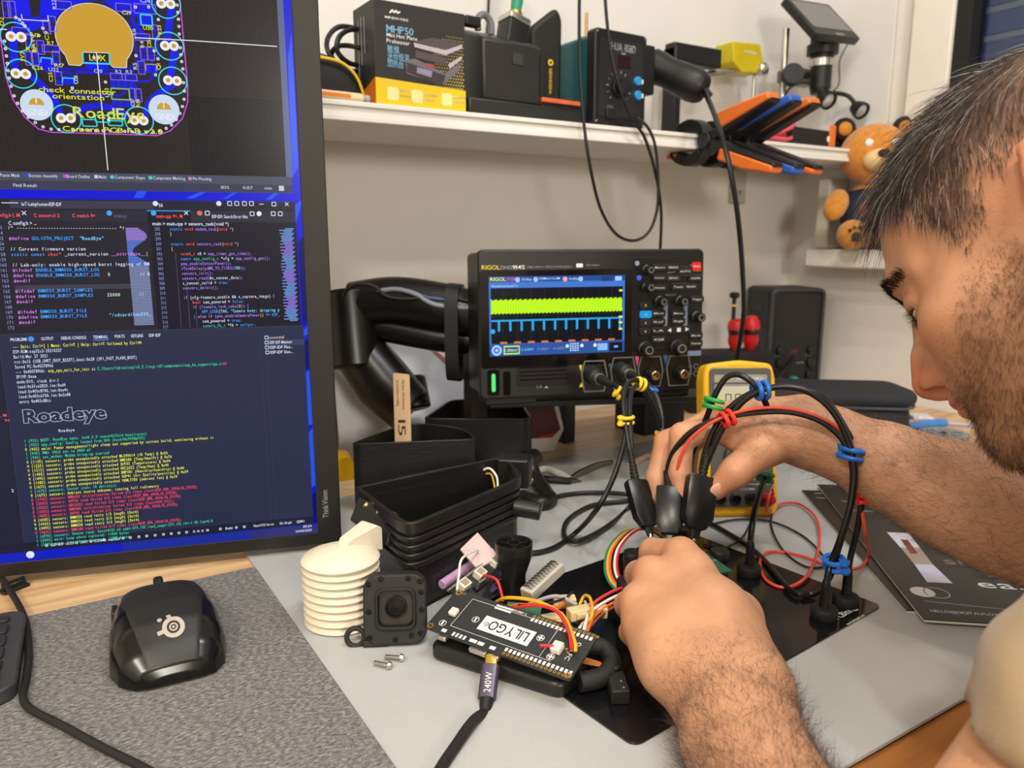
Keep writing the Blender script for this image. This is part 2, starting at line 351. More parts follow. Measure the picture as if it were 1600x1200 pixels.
# ------------------------------------------------------------------ portrait monitor
mon = thing('computer_monitor', 'tall black portrait monitor showing circuit layout, code and terminal', 'monitor', (-.12471, .78764, .010), -16.3217)
MW, MH = .372, .622
SX0, SX1, SZ0, SZ1 = .012, .350, .0118, .610
MBZ = mat('monitor_black', '#17140f', .5, var=.05, bump=.1, bscale=1500)
mb = MB(UP.copy())
out_, in_ = [(0, 0), (MW, 0), (MW, MH), (0, MH)], [(SX0, SZ0), (SX1, SZ0), (SX1, SZ1), (SX0, SZ1)]
mb.ring(out_, in_, -.006, .0012); mb.build('bezel', MBZ, mon, bevel=.0006)
MB().b2(.002, MW - .002, .006, .030, .002, MH - .002).build('back_shell', MBZ, mon, bevel=.006, seg=3)
MB().b2(.1, .27, .03, .052, .22, .40).build('mount_plate', BLK, mon, bevel=.004)
mb = MB(UP @ TR(.3605, .026, .0014, rz=90)); txt(mb, 'ThinkVision', 0, 0, .0052, w=.0275); mb.build('brand_print', GREYP, mon)
MB().b2(.368, .3722, .0, .01, .475, .490).build('side_slot', GLOSS, mon)
SCREEN_BOLD = True
E_ = {}
def EM(h, k=1.): 
    if (h, k) not in E_: E_[(h, k)] = glow('screen_' + h.strip('#') + str(k), h, k, rough=.25)
    return E_[(h, k)]
LAY = {}
def lay(h, k=1.):                      # one flat print layer per colour
    if (h, k) not in LAY: LAY[(h, k)] = MB(UP.copy())
    return LAY[(h, k)]
MB(UP.copy()).rect(SX0, SX1, SZ0, SZ1, 0).build('screen', EM('#0410d8'), mon)
# wallpaper shards
b = lay('#1f52f5')
for q in ([(.343, .34), (.349, .35), (.349, .46), (.345, .44)], [(.344, .30), (.350, .318), (.350, .322), (.343, .316)], [(.3435, .198), (.350, .203), (.350, .21), (.345, .206)], [(.345, .118), (.3505, .118), (.3495, .17), (.345, .165)], [(.345, .055), (.3505, .06), (.350, .115), (.346, .11)], [(.215, .322), (.222, .322), (.226, .3285), (.219, .329)], [(.255, .322), (.262, .322), (.275, .329), (.27, .329)], [(.285, .322), (.288, .322), (.300, .329), (.296, .329)], [(.32, .322), (.325, .322), (.334, .330), (.33, .330)]): b.add([(*p, .0001) for p in q], [(0, 1, 2, 3)])
b = lay('#020a70')
for q in ([(.346, .17), (.350, .17), (.350, .198), (.346, .196)], [(.346, .21), (.350, .215), (.350, .29), (.345, .285)], [(.346, .022), (.350, .022), (.350, .052), (.346, .05)]): b.add([(*p, .0001) for p in q], [(0, 1, 2, 3)])
# taskbar
lay('#1c2c9e').rect(.18, SX1, SZ0, .0205, .0001); lay('#2c3174').rect(.29, SX1, SZ0, .0195, .00012); lay('#0b1ec0').rect(SX0, .18, SZ0, .0205, .0001)
b = lay('#0a24ff')
for x0, x1 in ((.10, .125), (.145, .168), (.20, .255)): b.add([(x0, .0205, .00013), (x1, .0205, .00013), (x1 + .008, .0255, .00013), (x0 + .006, .0255, .00013)], [(0, 1, 2, 3)])
b = lay('#e6ecff'); txt(b, '09:24', .3445, .0178, .0024, align='r', z=.0003); txt(b, '24/03/2025', .3445, .0138, .0022, align='r', z=.0003); b.disc(.1065, .0175, .0032, .0003)
# ---- circuit layout window
lay('#241f20').rect(SX0, .3385, .3415, SZ1, .0002); lay('#5d6690').rect(.3385, .3435, .3415, SZ1, .0002)
lay('#14121a').rect(.262, .3385, .3415, .405, .00021)
lay('#4a4d62').rect(SX0, .3430, .3275, .3415, .00022)
b = lay('#3a3326')
for i in range(58):
    for j in range(46):
        x, y = SX0 + .1 + i * .0041, .345 + j * .0032
        if x < .337: b.rect(x, x + .0006, y, y + .0006, .00025)
BLU, CYN, YEL, WHI, PUR, GLD = '#0410f0', '#38d8e0', '#dfe33a', '#eef0f5', '#d64bea', '#cfa032'
b = lay(BLU); Z1 = .0003
for q in ([(0.1404, 0.47), (0.1528, 0.471), (0.1535, 0.4597), (0.1465, 0.4575), (0.1374, 0.4646)], [(0.1612, 0.4716), (0.2039, 0.4749), (0.1908, 0.4721), (0.1756, 0.4648), (0.1717, 0.4592), (0.1592, 0.4601)], [(0.2056, 0.475), (0.2428, 0.4778), (0.2437, 0.4679), (0.2266, 0.4649), (0.2137, 0.4676)], [(0.1407, 0.4579), (0.1667, 0.4598), (0.1644, 0.4534), (0.1512, 0.4473), (0.1415, 0.4492)]): b.add([(*p, Z1) for p in q], [tuple(range(len(q)))])
W_ = .0055
b.line([(0.139, 0.4491), (0.1379, 0.4181)], .0056, Z1); b.line([(0.1451, 0.4167), (0.154, 0.41), (0.1609, 0.4022), (0.1648, 0.3942), (0.167, 0.386)], .0048, Z1)
b.line([(0.2559, 0.4734), (0.2495, 0.4437)], .0056, Z1); b.line([(0.2562, 0.4422), (0.2502, 0.4177)], .0056, Z1)
b.line([(0.2556, 0.4161), (0.2463, 0.409), (0.2377, 0.4039), (0.2321, 0.3971), (0.2279, 0.3847)], .0048, Z1)
b.line([(0.1747, 0.3854), (0.1832, 0.3922), (0.1948, 0.3946), (0.207, 0.3927), (0.2198, 0.3853)], .0046, Z1)
for o in (0, 18, 36):
    b.line([(0.2037, 0.4731), (0.2193, 0.4617), (0.2307, 0.4507)], .0011, Z1)
for k in range(4):
    b.line([(0.2326, 0.4517), (0.2308, 0.4407), (0.2273, 0.4313), (0.2214, 0.4245), (0.2026, 0.4221), (0.1679, 0.4216), (0.1599, 0.4256)], .0012 + 0 * k, Z1)
b.line([(0.2274, 0.4532), (0.226, 0.4349)], .0012, Z1); b.line([(0.2258, 0.4658), (0.2249, 0.4603), (0.2333, 0.45)], .0012, Z1); b.line([(0.2275, 0.465), (0.2264, 0.4604), (0.2343, 0.4509)], .0012, Z1)
b.line([(0.1579, 0.4233), (0.1592, 0.4193), (0.1771, 0.4189), (0.1773, 0.4121)], .0016, Z1); b.line([(0.1808, 0.4123), (0.1815, 0.4196), (0.2041, 0.4194), (0.2201, 0.4198), (0.2259, 0.4257), (0.232, 0.4334)], .0016, Z1)
b.line([(0.2377, 0.4374), (0.2372, 0.4263), (0.2375, 0.4189), (0.2341, 0.415), (0.2188, 0.4147)], .0016, Z1); b.line([(0.2428, 0.4506), (0.2426, 0.434)], .0013, Z1)
b.line([(0.1761, 0.4084), (0.1781, 0.4026), (0.1849, 0.4015), (0.2115, 0.4027), (0.2163, 0.4067)], .0013, Z1); b.line([(0.2195, 0.4124), (0.2231, 0.4126), (0.2254, 0.408)], .0014, Z1)
for k in range(4):
    for y0, y1 in (((0.2072, 0.4145)[1], (0.2067, 0.4085)[1]), ((0.2058, 0.3987)[1], (0.2054, 0.3941)[1])): b.line([((0.207, 0.4118)[0] + k * .0045, y0), ((0.207, 0.4118)[0] + k * .0045, y1)], .0034, Z1)
for q, w_, h_ in (((0.1602, 0.4252), .012, .009), ((0.1752, 0.4129), .011, .006), ((0.2357, 0.4624), .012, .010), ((0.1967, 0.4251), .016, .006), ((0.2369, 0.4249), .010, .006)): b.rect(q[0] - w_ / 2, q[0] + w_ / 2, q[1] - h_ / 2, q[1] + h_ / 2, Z1)
# component outlines and pads
comps = [((0.1501, 0.441), .005, .010, 1), ((0.1576, 0.4366), .005, .010, 1), ((0.1647, 0.436), .012, .005, 0), ((0.1486, 0.4278), .005, .010, 1), ((0.1529, 0.4281), .005, .010, 1), ((0.1678, 0.4292), .005, .010, 1), ((0.1676, 0.4545), .005, .011, 1), ((0.1634, 0.452), .005, .010, 1), ((0.145, 0.4477), .012, .005, 0), ((0.168, 0.4139), .005, .010, 1), ((0.1769, 0.4688), .011, .006, 0), ((0.22, 0.4703), .011, .006, 0), ((0.2358, 0.4705), .016, .007, 0), ((0.2322, 0.449), .011, .005, 0), ((0.2424, 0.4531), .005, .011, 1), ((0.2322, 0.4366), .005, .010, 1), ((0.2375, 0.4367), .005, .010, 1), ((0.2295, 0.4254), .005, .010, 1), ((0.2114, 0.4175), .011, .005, 0), ((0.2199, 0.4175), .011, .005, 0), ((0.2212, 0.4039), .005, .010, 1), ((0.2252, 0.4038), .005, .010, 1), ((0.1405, 0.4631), .005, .012, 1), ((0.1368, 0.4628), .005, .012, 1)]
bo = lay('#8f6fd8'); bp_ = lay('#0a12c8')
def outline(mb, x0, x1, y0, y1, wd, z): mb.line([(x0, y0), (x1, y0), (x1, y1), (x0, y1), (x0, y0)], wd, z)
for q, w_, h_, vt in comps:
    x, y = q; outline(bo, x - w_ / 2, x + w_ / 2, y - h_ / 2, y + h_ / 2, .0006, .0004)
    for s_ in (-1, 1):
        if vt: bp_.rect(x - w_ * .38, x + w_ * .38, y + s_ * h_ * .26 - .0018, y + s_ * h_ * .26 + .0018, .00038)
        else: bp_.rect(x + s_ * w_ * .27 - .0022, x + s_ * w_ * .27 + .0022, y - h_ * .36, y + h_ * .36, .00038)
b = lay(CYN)
for q in ((0.1412, 0.4431), (0.1419, 0.4161), (0.252, 0.4753), (0.252, 0.4433), (0.2524, 0.4164), (0.1704, 0.3834), (0.2243, 0.3841)): b.disc(*q, .0112, .0004, 28, .0103)
b.line([(0.1872, 0.4344), (0.1869, 0.4267), (0.2061, 0.4269), (0.2066, 0.4351)], .0012, .0005)
outline(b, *((0.232, 0.4657)[0], (0.2405, 0.4664)[0], (0.2354, 0.4581)[1], (0.236, 0.466)[1]), .001, .0005)
for q in ((0.1872, 0.3808), (0.197, 0.3844), (0.2069, 0.3857), (0.2063, 0.382)): outline(b, q[0] - .0052, q[0] + .0052, q[1] - .0026, q[1] + .0026, .0009, .0005)
b.line([(0.1565, 0.4254), (0.1572, 0.429), (0.1646, 0.4286), (0.1641, 0.424)], .0008, .0005); b.line([(0.1703, 0.4108), (0.1711, 0.4145), (0.1791, 0.4145), (0.1788, 0.4113)], .0008, .0005)
b = lay('#7fb58a'); outline(b, (0.2053, 0.4034)[0], (0.2187, 0.404)[0], (0.2112, 0.3999)[1], (0.212, 0.4083)[1], .0011, .0005)
b = lay('#a8a03a'); b.line([(0.2325, 0.4233), (0.2329, 0.4284), (0.241, 0.4284), (0.2406, 0.4237)], .0008, .0005)
gc = (0.197, 0.4467); gr = ((0.2254, 0.4485)[0] - (0.1692, 0.4449)[0]) / 2; gv = (0.1967, 0.4717)[1] - gc[1]
pts = [(gc[0] + gr * math.cos(math.radians(a)), gc[1] + gv * math.sin(math.radians(a))) for a in range(-38, 222, 5)]
pts = [(0.2183, 0.4248)] + pts + [(0.1764, 0.4247), (0.1845, 0.4245), (0.1869, 0.427), (0.1868, 0.4348), (0.2068, 0.4353), (0.2064, 0.4269), (0.2085, 0.4245)]
lay(GLD).add([(*p, .00035) for p in pts], [tuple(range(len(pts)))]); lay('#d8d2c8').line(pts + [pts[0]], .0007, .0004)
lay(BLU).rect((0.1915, 0.4249)[0], (0.2018, 0.4254)[0], (0.1966, 0.4231)[1], (0.197, 0.4277)[1], .00045)
b = lay(PUR); b.line([(0.1302, 0.4441), (0.131, 0.4133), (0.1341, 0.3964), (0.1411, 0.3831), (0.1496, 0.3748), (0.1587, 0.3725), (0.1972, 0.3727), (0.237, 0.3726), (0.2475, 0.3768), (0.2575, 0.3868), (0.2627, 0.4003), (0.2636, 0.4127), (0.2627, 0.4793)], .0008, .0004)
b = lay(WHI)
vias = [(0.133, 0.4395), (0.133, 0.434), (0.1331, 0.4287), (0.1332, 0.4232), (0.1331, 0.4179), (0.1333, 0.4124), (0.1339, 0.4063), (0.1352, 0.3992), (0.137, 0.3937), (0.1399, 0.3881), (0.1435, 0.3834), (0.148, 0.3796), (0.1532, 0.3765), (0.1588, 0.3749), (0.1643, 0.3748), (0.175, 0.375), (0.1805, 0.375), (0.186, 0.3749), (0.1912, 0.3748), (0.1966, 0.375), (0.2019, 0.375), (0.2073, 0.375), (0.2128, 0.3751), (0.2181, 0.375), (0.2235, 0.375), (0.229, 0.375), (0.2343, 0.3752), (0.2399, 0.3761), (0.2445, 0.3786), (0.2488, 0.3815), (0.2528, 0.3859), (0.256, 0.391), (0.2583, 0.3965), (0.2601, 0.4023), (0.2608, 0.4088), (0.2606, 0.4154), (0.2609, 0.4262), (0.2604, 0.4318), (0.2602, 0.4371), (0.2603, 0.4425), (0.2602, 0.4531), (0.2604, 0.4589), (0.2604, 0.4644), (0.2603, 0.4696), (0.2603, 0.4751), (0.2262, 0.4344), (0.2401, 0.4389), (0.2425, 0.4329), (0.2397, 0.4204), (0.2018, 0.4129), (0.1772, 0.4071), (0.2014, 0.3838), (0.1572, 0.4453), (0.1469, 0.4535), (0.1451, 0.456), (0.1427, 0.4574), (0.1483, 0.4516), (0.2387, 0.4721), (0.2289, 0.4714), (0.2452, 0.4631), (0.1607, 0.4508), (0.1951, 0.4312), (0.1986, 0.4314)]
for q in vias: b.disc(*q, .0012, .0006, 10, .0005)
for q in ((0.1379, 0.4433), (0.1448, 0.4433), (0.1383, 0.4161), (0.145, 0.416), (0.2484, 0.4755), (0.2553, 0.4756), (0.2487, 0.4434), (0.2554, 0.4436), (0.2489, 0.4167), (0.2556, 0.4165), (0.1669, 0.3837), (0.1737, 0.3839), (0.2208, 0.3841), (0.2276, 0.3841)):
    b.disc(*q, .0038, .0006, 18); lay(GLD).disc(*q, .0017, .0007, 12)
for q in ((0.1504, 0.3931), (0.244, 0.3935)):
    lay('#cfe0f5').disc(*q, .0118, .0005, 28); lay(GLD).add([(q[0] + .0055 * math.cos(a), q[1] + .0055 * math.sin(a), .0006) for a in [i * math.pi / 12 for i in range(13)]], [tuple(range(13))])
    txt(b, '1', q[0], q[1] + .001, .005, align='c', z=.0008); txt(b, 'GND', q[0], q[1] - .008, .0048, w=.0145, align='c', z=.0008)
b.line([(0.2261, 0.4481), (0.2695, 0.4486), (0.3367, 0.4482)], .0007, .0007); b.line([(0.1972, 0.435), (0.1974, 0.3647), (0.1974, 0.3439)], .0007, .0007); b.line([(0.1307, 0.4481), (0.1356, 0.4482)], .0007, .0007)
b.line([(0.1467, 0.4601), (0.1471, 0.4562), (0.1651, 0.4563), (0.1651, 0.4605)], .0006, .0007)
b = lay(YEL)
def yt(s, q, h, w, rz=0):
    m0 = b.M; b.M = m0 @ TR(q[0], q[1], .0008, rz=rz); txt(b, s, 0, 0, h, w=w); b.M = m0
yt('check connector', (0.1529, 0.4032), .0040, .0560); yt('orientation', (0.1622, 0.3986), .0040, .0375); yt('RoadEye', (0.1759, 0.3845), .0086, .0530); yt('Camera PCB F.P v2.0', (0.1671, 0.3738), .0040, .0745)
yt('U2', (0.1525, 0.444), .0028, .005); yt('R21', (0.1474, 0.4333), .0028, .0072); yt('R7', (0.1627, 0.4387), .0028, .0048); yt('C26', (0.15, 0.4197), .0028, .0078); yt('R17', (0.1661, 0.4224), .0028, .007); yt('U30', (0.2333, 0.4547), .0030, .0075); yt('C19', (0.2185, 0.4651), .003, .007); yt('LUX', (0.1917, 0.4288), .0046, .012)
yt('BAT-P', (0.1542, 0.4324), .0028, .015, 90); yt('3V3', (0.1455, 0.4252), .0028, .0072, 90); yt('C9', (0.1642, 0.4419), .0028, .007, 90); yt('C25', (0.1639, 0.411), .0028, .0072, 90); yt('U31', (0.1819, 0.4105), .0028, .006, 90); yt('U33', (0.2035, 0.4012), .0028, .007, 90); yt('C17', (0.222, 0.3948), .0028, .0062, 90); yt('R18', (0.226, 0.3945), .0028, .0062, 90); yt('R23', (0.2468, 0.4517), .0028, .007, 90); yt('C15', (0.2382, 0.4411), .0028, .006, 90); yt('R4', (0.2328, 0.4408), .0028, .005, 90); yt('Q1', (0.2439, 0.4243), .0028, .005, 90); yt('R5', (0.2262, 0.4238), .0028, .005, 90); yt('D2', (0.1341, 0.4509), .003, .006, 90)
b = lay('#b9c4ff'); yt('U32', (0.1616, 0.419), .0028, .0072); yt('C10', (0.1941, 0.4198), .0026, .0062); yt('R2', (0.2099, 0.4202), .0026, .0046); yt('R3', (0.2175, 0.4204), .0026, .0046); yt('R22', (0.1719, 0.4654), .003, .007, 90); yt('C14', (0.2328, 0.4751), .003, .0075); yt('R16', (0.2276, 0.45), .0028, .005, 90)
# legend strip below the layout
b = lay('#c9cde0'); y0 = .3372
for s_, x0, x1 in (('Paste Mask', (0.1188, 0.3407), (0.1328, 0.3405)), ('Bottom Assembly', (0.1392, 0.3411), (0.1599, 0.3406)), ('Board Outline', (0.1665, 0.3412), (0.1833, 0.3406)), ('Multi', (0.19, 0.3412), (0.1957, 0.3408)), ('Component Shape', (0.202, 0.3409), (0.2248, 0.3409)), ('Component Marking', (0.2312, 0.341), (0.2561, 0.341)), ('Pin Floating', (0.2622, 0.3412), (0.2769, 0.3409))): txt(b, s_, x0[0], y0, .0026, w=x1[0] - x0[0], z=.0005)
txt(b, 'Find Result', (0.1272, 0.3304)[0], .3295, .0026, w=.017, z=.0005); txt(b, '302%', (0.2838, 0.3368)[0], .3305, .0024, w=.007, z=.0005); txt(b, '0.127', (0.302, 0.3372)[0], .3305, .0024, w=.008, z=.0005); txt(b, 'mm', (0.3199, 0.337)[0], .3305, .0024, w=.006, z=.0005)
lay('#3a3d50').rect(SX0, .3430, .3277, .3345, .00024)
for h_, q in (('#2c46ff', (0.1361, 0.3421)), (PUR, (0.1638, 0.3422)), ('#c9cde0', (0.1868, 0.3422)), (CYN, (0.1987, 0.3424)), (CYN, (0.2279, 0.3425)), ('#c88ab0', (0.2587, 0.3421))): lay(h_).rect(q[0], q[0] + .0026, y0, y0 + .0026, .0005)
lay('#c9cde0').rect((0.3317, 0.3393)[0], (0.336, 0.3394)[0], .3295, .3338, .0005)
# ---- code editor window
TOP = .3203
lay('#22222f').rect(SX0, .3445, .3115, TOP, .0002); lay('#2b2b3a').rect(SX0, .3445, .3025, .3115, .0002)
lay('#262430').rect(SX0, .2250, .2107, .3025, .0002); lay('#191828').rect(.2250, .3445, .2107, .3025, .0002)
lay('#3a3b4a').rect(.123, .230, .3128, .3192, .00024); lay('#2b2f4a').rect(.1035, .3465, .0285, .2107, .0002); lay('#242538').rect(SX0, .1035, .0285, .3025, .00022); lay('#1e2036').rect(SX0, .3465, .0205, .0285, .0002)
lay('#3b3c52').rect(.1045, .3465, .2104, .2110, .0003); lay('#3b3c52').rect(.308, .3084, .03, .205, .0003); lay('#3b3c52').rect(.3125, .3129, .03, .205, .0003); lay('#3b3c52').rect(.103, .1035, .0285, .205, .0003)
lay('#3a9be8').rect((0.224, 0.3138)[0], (0.2582, 0.3141)[0], .3112, .3120, .0004)
lay('#191828').rect((0.224, 0.3138)[0], (0.2582, 0.3141)[0], .3025, .3112, .0003)
lay('#41404e').rect(.1195, (0.2084, 0.2509)[0], .2468, .2508, .0003)
lay('#3d4060').rect(.311, .3465, .1935, .1985, .0003)
G1, BL_, RED, PK, LT, OR = '#c5cbe0', '#3f9af5', '#ff5b62', '#cf7fe8', '#7fd4ff', '#f0d060'
def tl(s, a, x1, y, h=.0028, col=G1): txt(lay(col), s, a[0], y, h, w=x1[0] - a[0], z=.0006)
tl('IoT-Leitpfosten-ESP-IDF', (0.1316, 0.3164), (0.1603, 0.3168), .3147); tl('50', (0.2338, 0.3176), (0.2368, 0.3176), .3147)
tl('config.h 1, M', (0.1117, 0.3087), (0.1294, 0.3088), .3058, col=RED); tl('C sensors.h 2', (0.1395, 0.3084), (0.1581, 0.3086), .3058, col=RED); tl('C main.h 9+', (0.1675, 0.3086), (0.1847, 0.3088), .3058, col=RED); tl('train.py', (0.1987, 0.3089), (0.2084, 0.3089), .3058, col='#6a6c80'); tl('main.cpp 9+, M', (0.2311, 0.3091), (0.2517, 0.3093), .3058, col=RED)
tl('C config.h > ...', (0.1205, 0.3022), (0.1407, 0.3023), .2996); tl('main > main.cpp > sensors_task(void *)', (0.2276, 0.3028), (0.2883, 0.3031), .2996); tl('ESP-IDF: Search Error Hint', (0.2752, 0.3095), (0.3045, 0.3097), .3058)
for q, h_ in (((0.2815, 0.3181), G1), ((0.2655, 0.3099), '#e8705a'), ((0.314, 0.3098), '#e8ecf5'), ((0.2292, 0.3096), BL_), ((0.1953, 0.3094), BL_), ((0.2313, 0.3175), G1)): lay(h_).disc(*q, .0021, .0006, 14)
for q in ((0.2903, 0.3182), (0.2961, 0.3183), (0.3024, 0.3183), (0.3082, 0.3184), (0.3268, 0.3181), (0.2717, 0.31), (0.3258, 0.3099), (0.3317, 0.3099), (0.3082, 0.3097)): outline(lay(G1), q[0] - .0016, q[0] + .0016, q[1] - .0016, q[1] + .0016, .0006, .0006)
b = lay(G1)
for q in ((0.3376, 0.3182), (0.2548, 0.3098), (0.1326, 0.3089)): b.line([(q[0] - .0015, q[1] - .0015), (q[0] + .0015, q[1] + .0015)], .0006, .0006); b.line([(q[0] - .0015, q[1] + .0015), (q[0] + .0015, q[1] - .0015)], .0006, .0006)
for q in ((0.1203, 0.3168), (0.1262, 0.3169)): b.line([(q[0] - .003, q[1]), (q[0] + .003, q[1])], .0006, .0006)
b.line([(0.3145, 0.3179), (0.3183, 0.318)], .0006, .0006)
PL = .00427; CWL = .00228
def code(rows, sx, y0, pitch, cw, h, num0=None, nx=0):
    for i, row in enumerate(rows):
        y = y0 - i * pitch
        if num0 is not None: txt(lay('#8f97c8'), str(num0[i]), nx, y, h, w=cw * 2.6, mono=True, z=.0006)
        x = sx
        for col, s in row:
            if s.strip(): txt(lay(col), s, x, y, h, w=cw * len(s), mono=True, z=.0006) if s == s.strip() else txt(lay(col), s.strip(), x + cw * (len(s) - len(s.lstrip())), y, h, w=cw * len(s.strip()), mono=True, z=.0006)
            x += cw * len(s)
Lr = [[(G1, '/* ------------------------------------ */')], [], [(PK, '#define '), (BL_, 'GOLIOTH_PROJECT'), (LT, '  "RoadEye"')], [], [(G1, '// Current firmware version')], [(BL_, 'static const '), (RED, 'char*'), (G1, ' _current_version '), (PK, '__attribute__'), (OR, '(')], [], [(G1, '// Lab-only: enable high-speed burst logging of BM')], [(PK, '#ifndef '), (BL_, 'ENABLE_BMM350_BURST_LOG')], [(PK, '#define '), (BL_, 'ENABLE_BMM350_BURST_LOG'), ('#c8f0d0', '   0'), (G1, '           // R')], [(PK, '#endif')], [], [(PK, '#ifndef '), (BL_, 'BMM350_BURST_SAMPLES')], [(PK, '#define '), (BL_, 'BMM350_BURST_SAMPLES'), ('#c8f0d0', '     25000'), (G1, '       //')], [(PK, '#endif')], [], [(PK, '#ifndef '), (BL_, 'BMM350_BURST_FILE')], [(PK, '#define '), (BL_, 'BMM350_BURST_FILE'), (LT, '        "/sdcard/bmm350_')], [(PK, '#endif')], []]
code(Lr, .1195, .2960, PL, .00206, .0027, list(range(153, 173)), .1105)
V = '#a07be8'; TQ = '#3fc8b0'
Rr = [[(BL_, 'static '), (RED, 'void '), (V, 'modem_task'), (OR, '('), (RED, 'void '), (BL_, '*'), (OR, ')')], [(OR, '}')], [], [(BL_, 'static '), (RED, 'void '), (V, 'sensors_task'), (OR, '('), (RED, 'void '), (BL_, '*'), (OR, ')')], [(OR, '{')], [(RED, '    int64_t '), (G1, 't0 = '), (V, 'esp_timer_get_time();')], [(BL_, '    const '), (TQ, 'app_config_t '), (G1, '*cfg = '), (V, 'app_config_get();')], [(V, '    pmu_enableSensorPower();')], [(V, '    vTaskDelay(pdMS_TO_TICKS('), (LT, '100'), (V, '));')], [(V, '    sensors_init();')], [(V, '    sensors_read('), (G1, '&s_sensor_data'), (V, ');')], [(G1, '    s_sensor_valid = '), (BL_, 'true;')], [(V, '    sensors_deinit();')], [], [(PK, '    if '), (G1, '(cfg->camera_enable && s_capture_image) '), (PK, '{')], [(RED, '        bool '), (G1, 'cam_powered = '), (BL_, 'false;')], [(PK, '        if '), (V, '(!camera_lock_take('), (OR, '0'), (V, ')) {')], [(BL_, '            APP_LOGE'), (OR, '('), (LT, 'TAG, "Camera busy; skipping p')], [(BL_, '        } '), (PK, 'else if '), (V, '(pmu_enableCameraPower'), (OR, '() '), (BL_, '== ESP_')], [(G1, '            cam_powered = '), (BL_, 'true;')], [(TQ, '            camera_fb_t '), (G1, '*fb = '), (BL_, 'nullptr;')]]
code(Rr, .2405, .2953, .00417, .00172, .0026, [282] + list(range(298, 318)), .2288)
for i, x in enumerate((.2435, .2505, .2565)): lay('#4a4c6a').rect(x, x + .0005, .2115, .277 - .024 * i, .0005)
for k in range(62):                        # minimaps
    y = .2965 - k * .00133
    if y < .214: break
    n = .0075 + .005 * abs(math.sin(k * 1.7)); lay('#8f7fe8' if (k // 9) % 2 else '#6f9ae0').rect(.3425 - n, .3425 - .001 * (k % 3), y, y + .0009, .0005)
    n = .004 + .012 * (.5 + .5 * math.sin(k * .33)) if k < 24 else .0155
    lay('#a88be8' if k < 8 else ('#5c86e8' if k < 24 else '#8b95c0')).rect(.2065, .2065 + n, y, y + .0009, .0005)
# ---- terminal
b = lay(G1); ty = .2050
for s_, a, x1 in (('PROBLEMS', (0.1118, 0.2045), (0.124, 0.2046)), ('OUTPUT', (0.1344, 0.2048), (0.1435, 0.2044)), ('DEBUG CONSOLE', (0.1493, 0.2048), (0.1682, 0.2046)), ('TERMINAL', (0.1736, 0.205), (0.185, 0.2051)), ('PORTS', (0.1904, 0.205), (0.198, 0.2052)), ('GITLENS', (0.203, 0.2051), (0.2126, 0.2053)), ('ESP-IDF', (0.2172, 0.2057), (0.2264, 0.2054))): txt(b, s_, a[0], ty, .0026, w=x1[0] - a[0], z=.0006)
lay('#3a9be8').rect((0.1736, 0.205)[0], (0.1855, 0.2051)[0], ty - .0016, ty - .001, .0006); lay('#3a9be8').disc((0.1269, 0.205)[0], ty + .0013, .0023, .0006)
Yl, Tg, Rd = '#e6ea45', '#35d9a0', '#ff4f68'
Wl = lambda n, s: [(Yl, 'W (%d) sensors: %s' % (n, s))]; El = lambda n, s: [(Rd, 'E (%d) sensors: %s' % (n, s))]
pa = 'probe unexpectedly attached '
Tr = [[(Yl, '--- Quit: Ctrl+] | Menu: Ctrl+T | Help: Ctrl+T followed by Ctrl+H')], [(G1, 'ESP-ROM:esp32s3-20210327')], [(G1, 'Build:Mar 27 2021')], [(G1, 'rst:0x15 (USB_UART_CHIP_RESET),boot:0x28 (SPI_FAST_FLASH_BOOT)')], [(G1, 'Saved PC:0x40378966')], [(G1, '--- 0x40378966: '), (Yl, 'esp_cpu_wait_for_intr'), (G1, ' at '), (Tg, 'C:/Users/fabian/esp/v5.5.1/esp-idf/components/esp_hw_support/cpu.c:'), (Rd, '64')], [(G1, 'SPIWP:0xee')], [(G1, 'mode:DIO, clock div:1')], [(G1, 'load:0x3fce2820,len:0xd4')], [(G1, 'load:0x403c8700,len:0xa4c')], [(G1, 'load:0x403cb700,len:0x2a88')], [(G1, 'entry 0x403c88cc')]]
code(Tr, .1125, .1990, .00424, .00151, .0027)
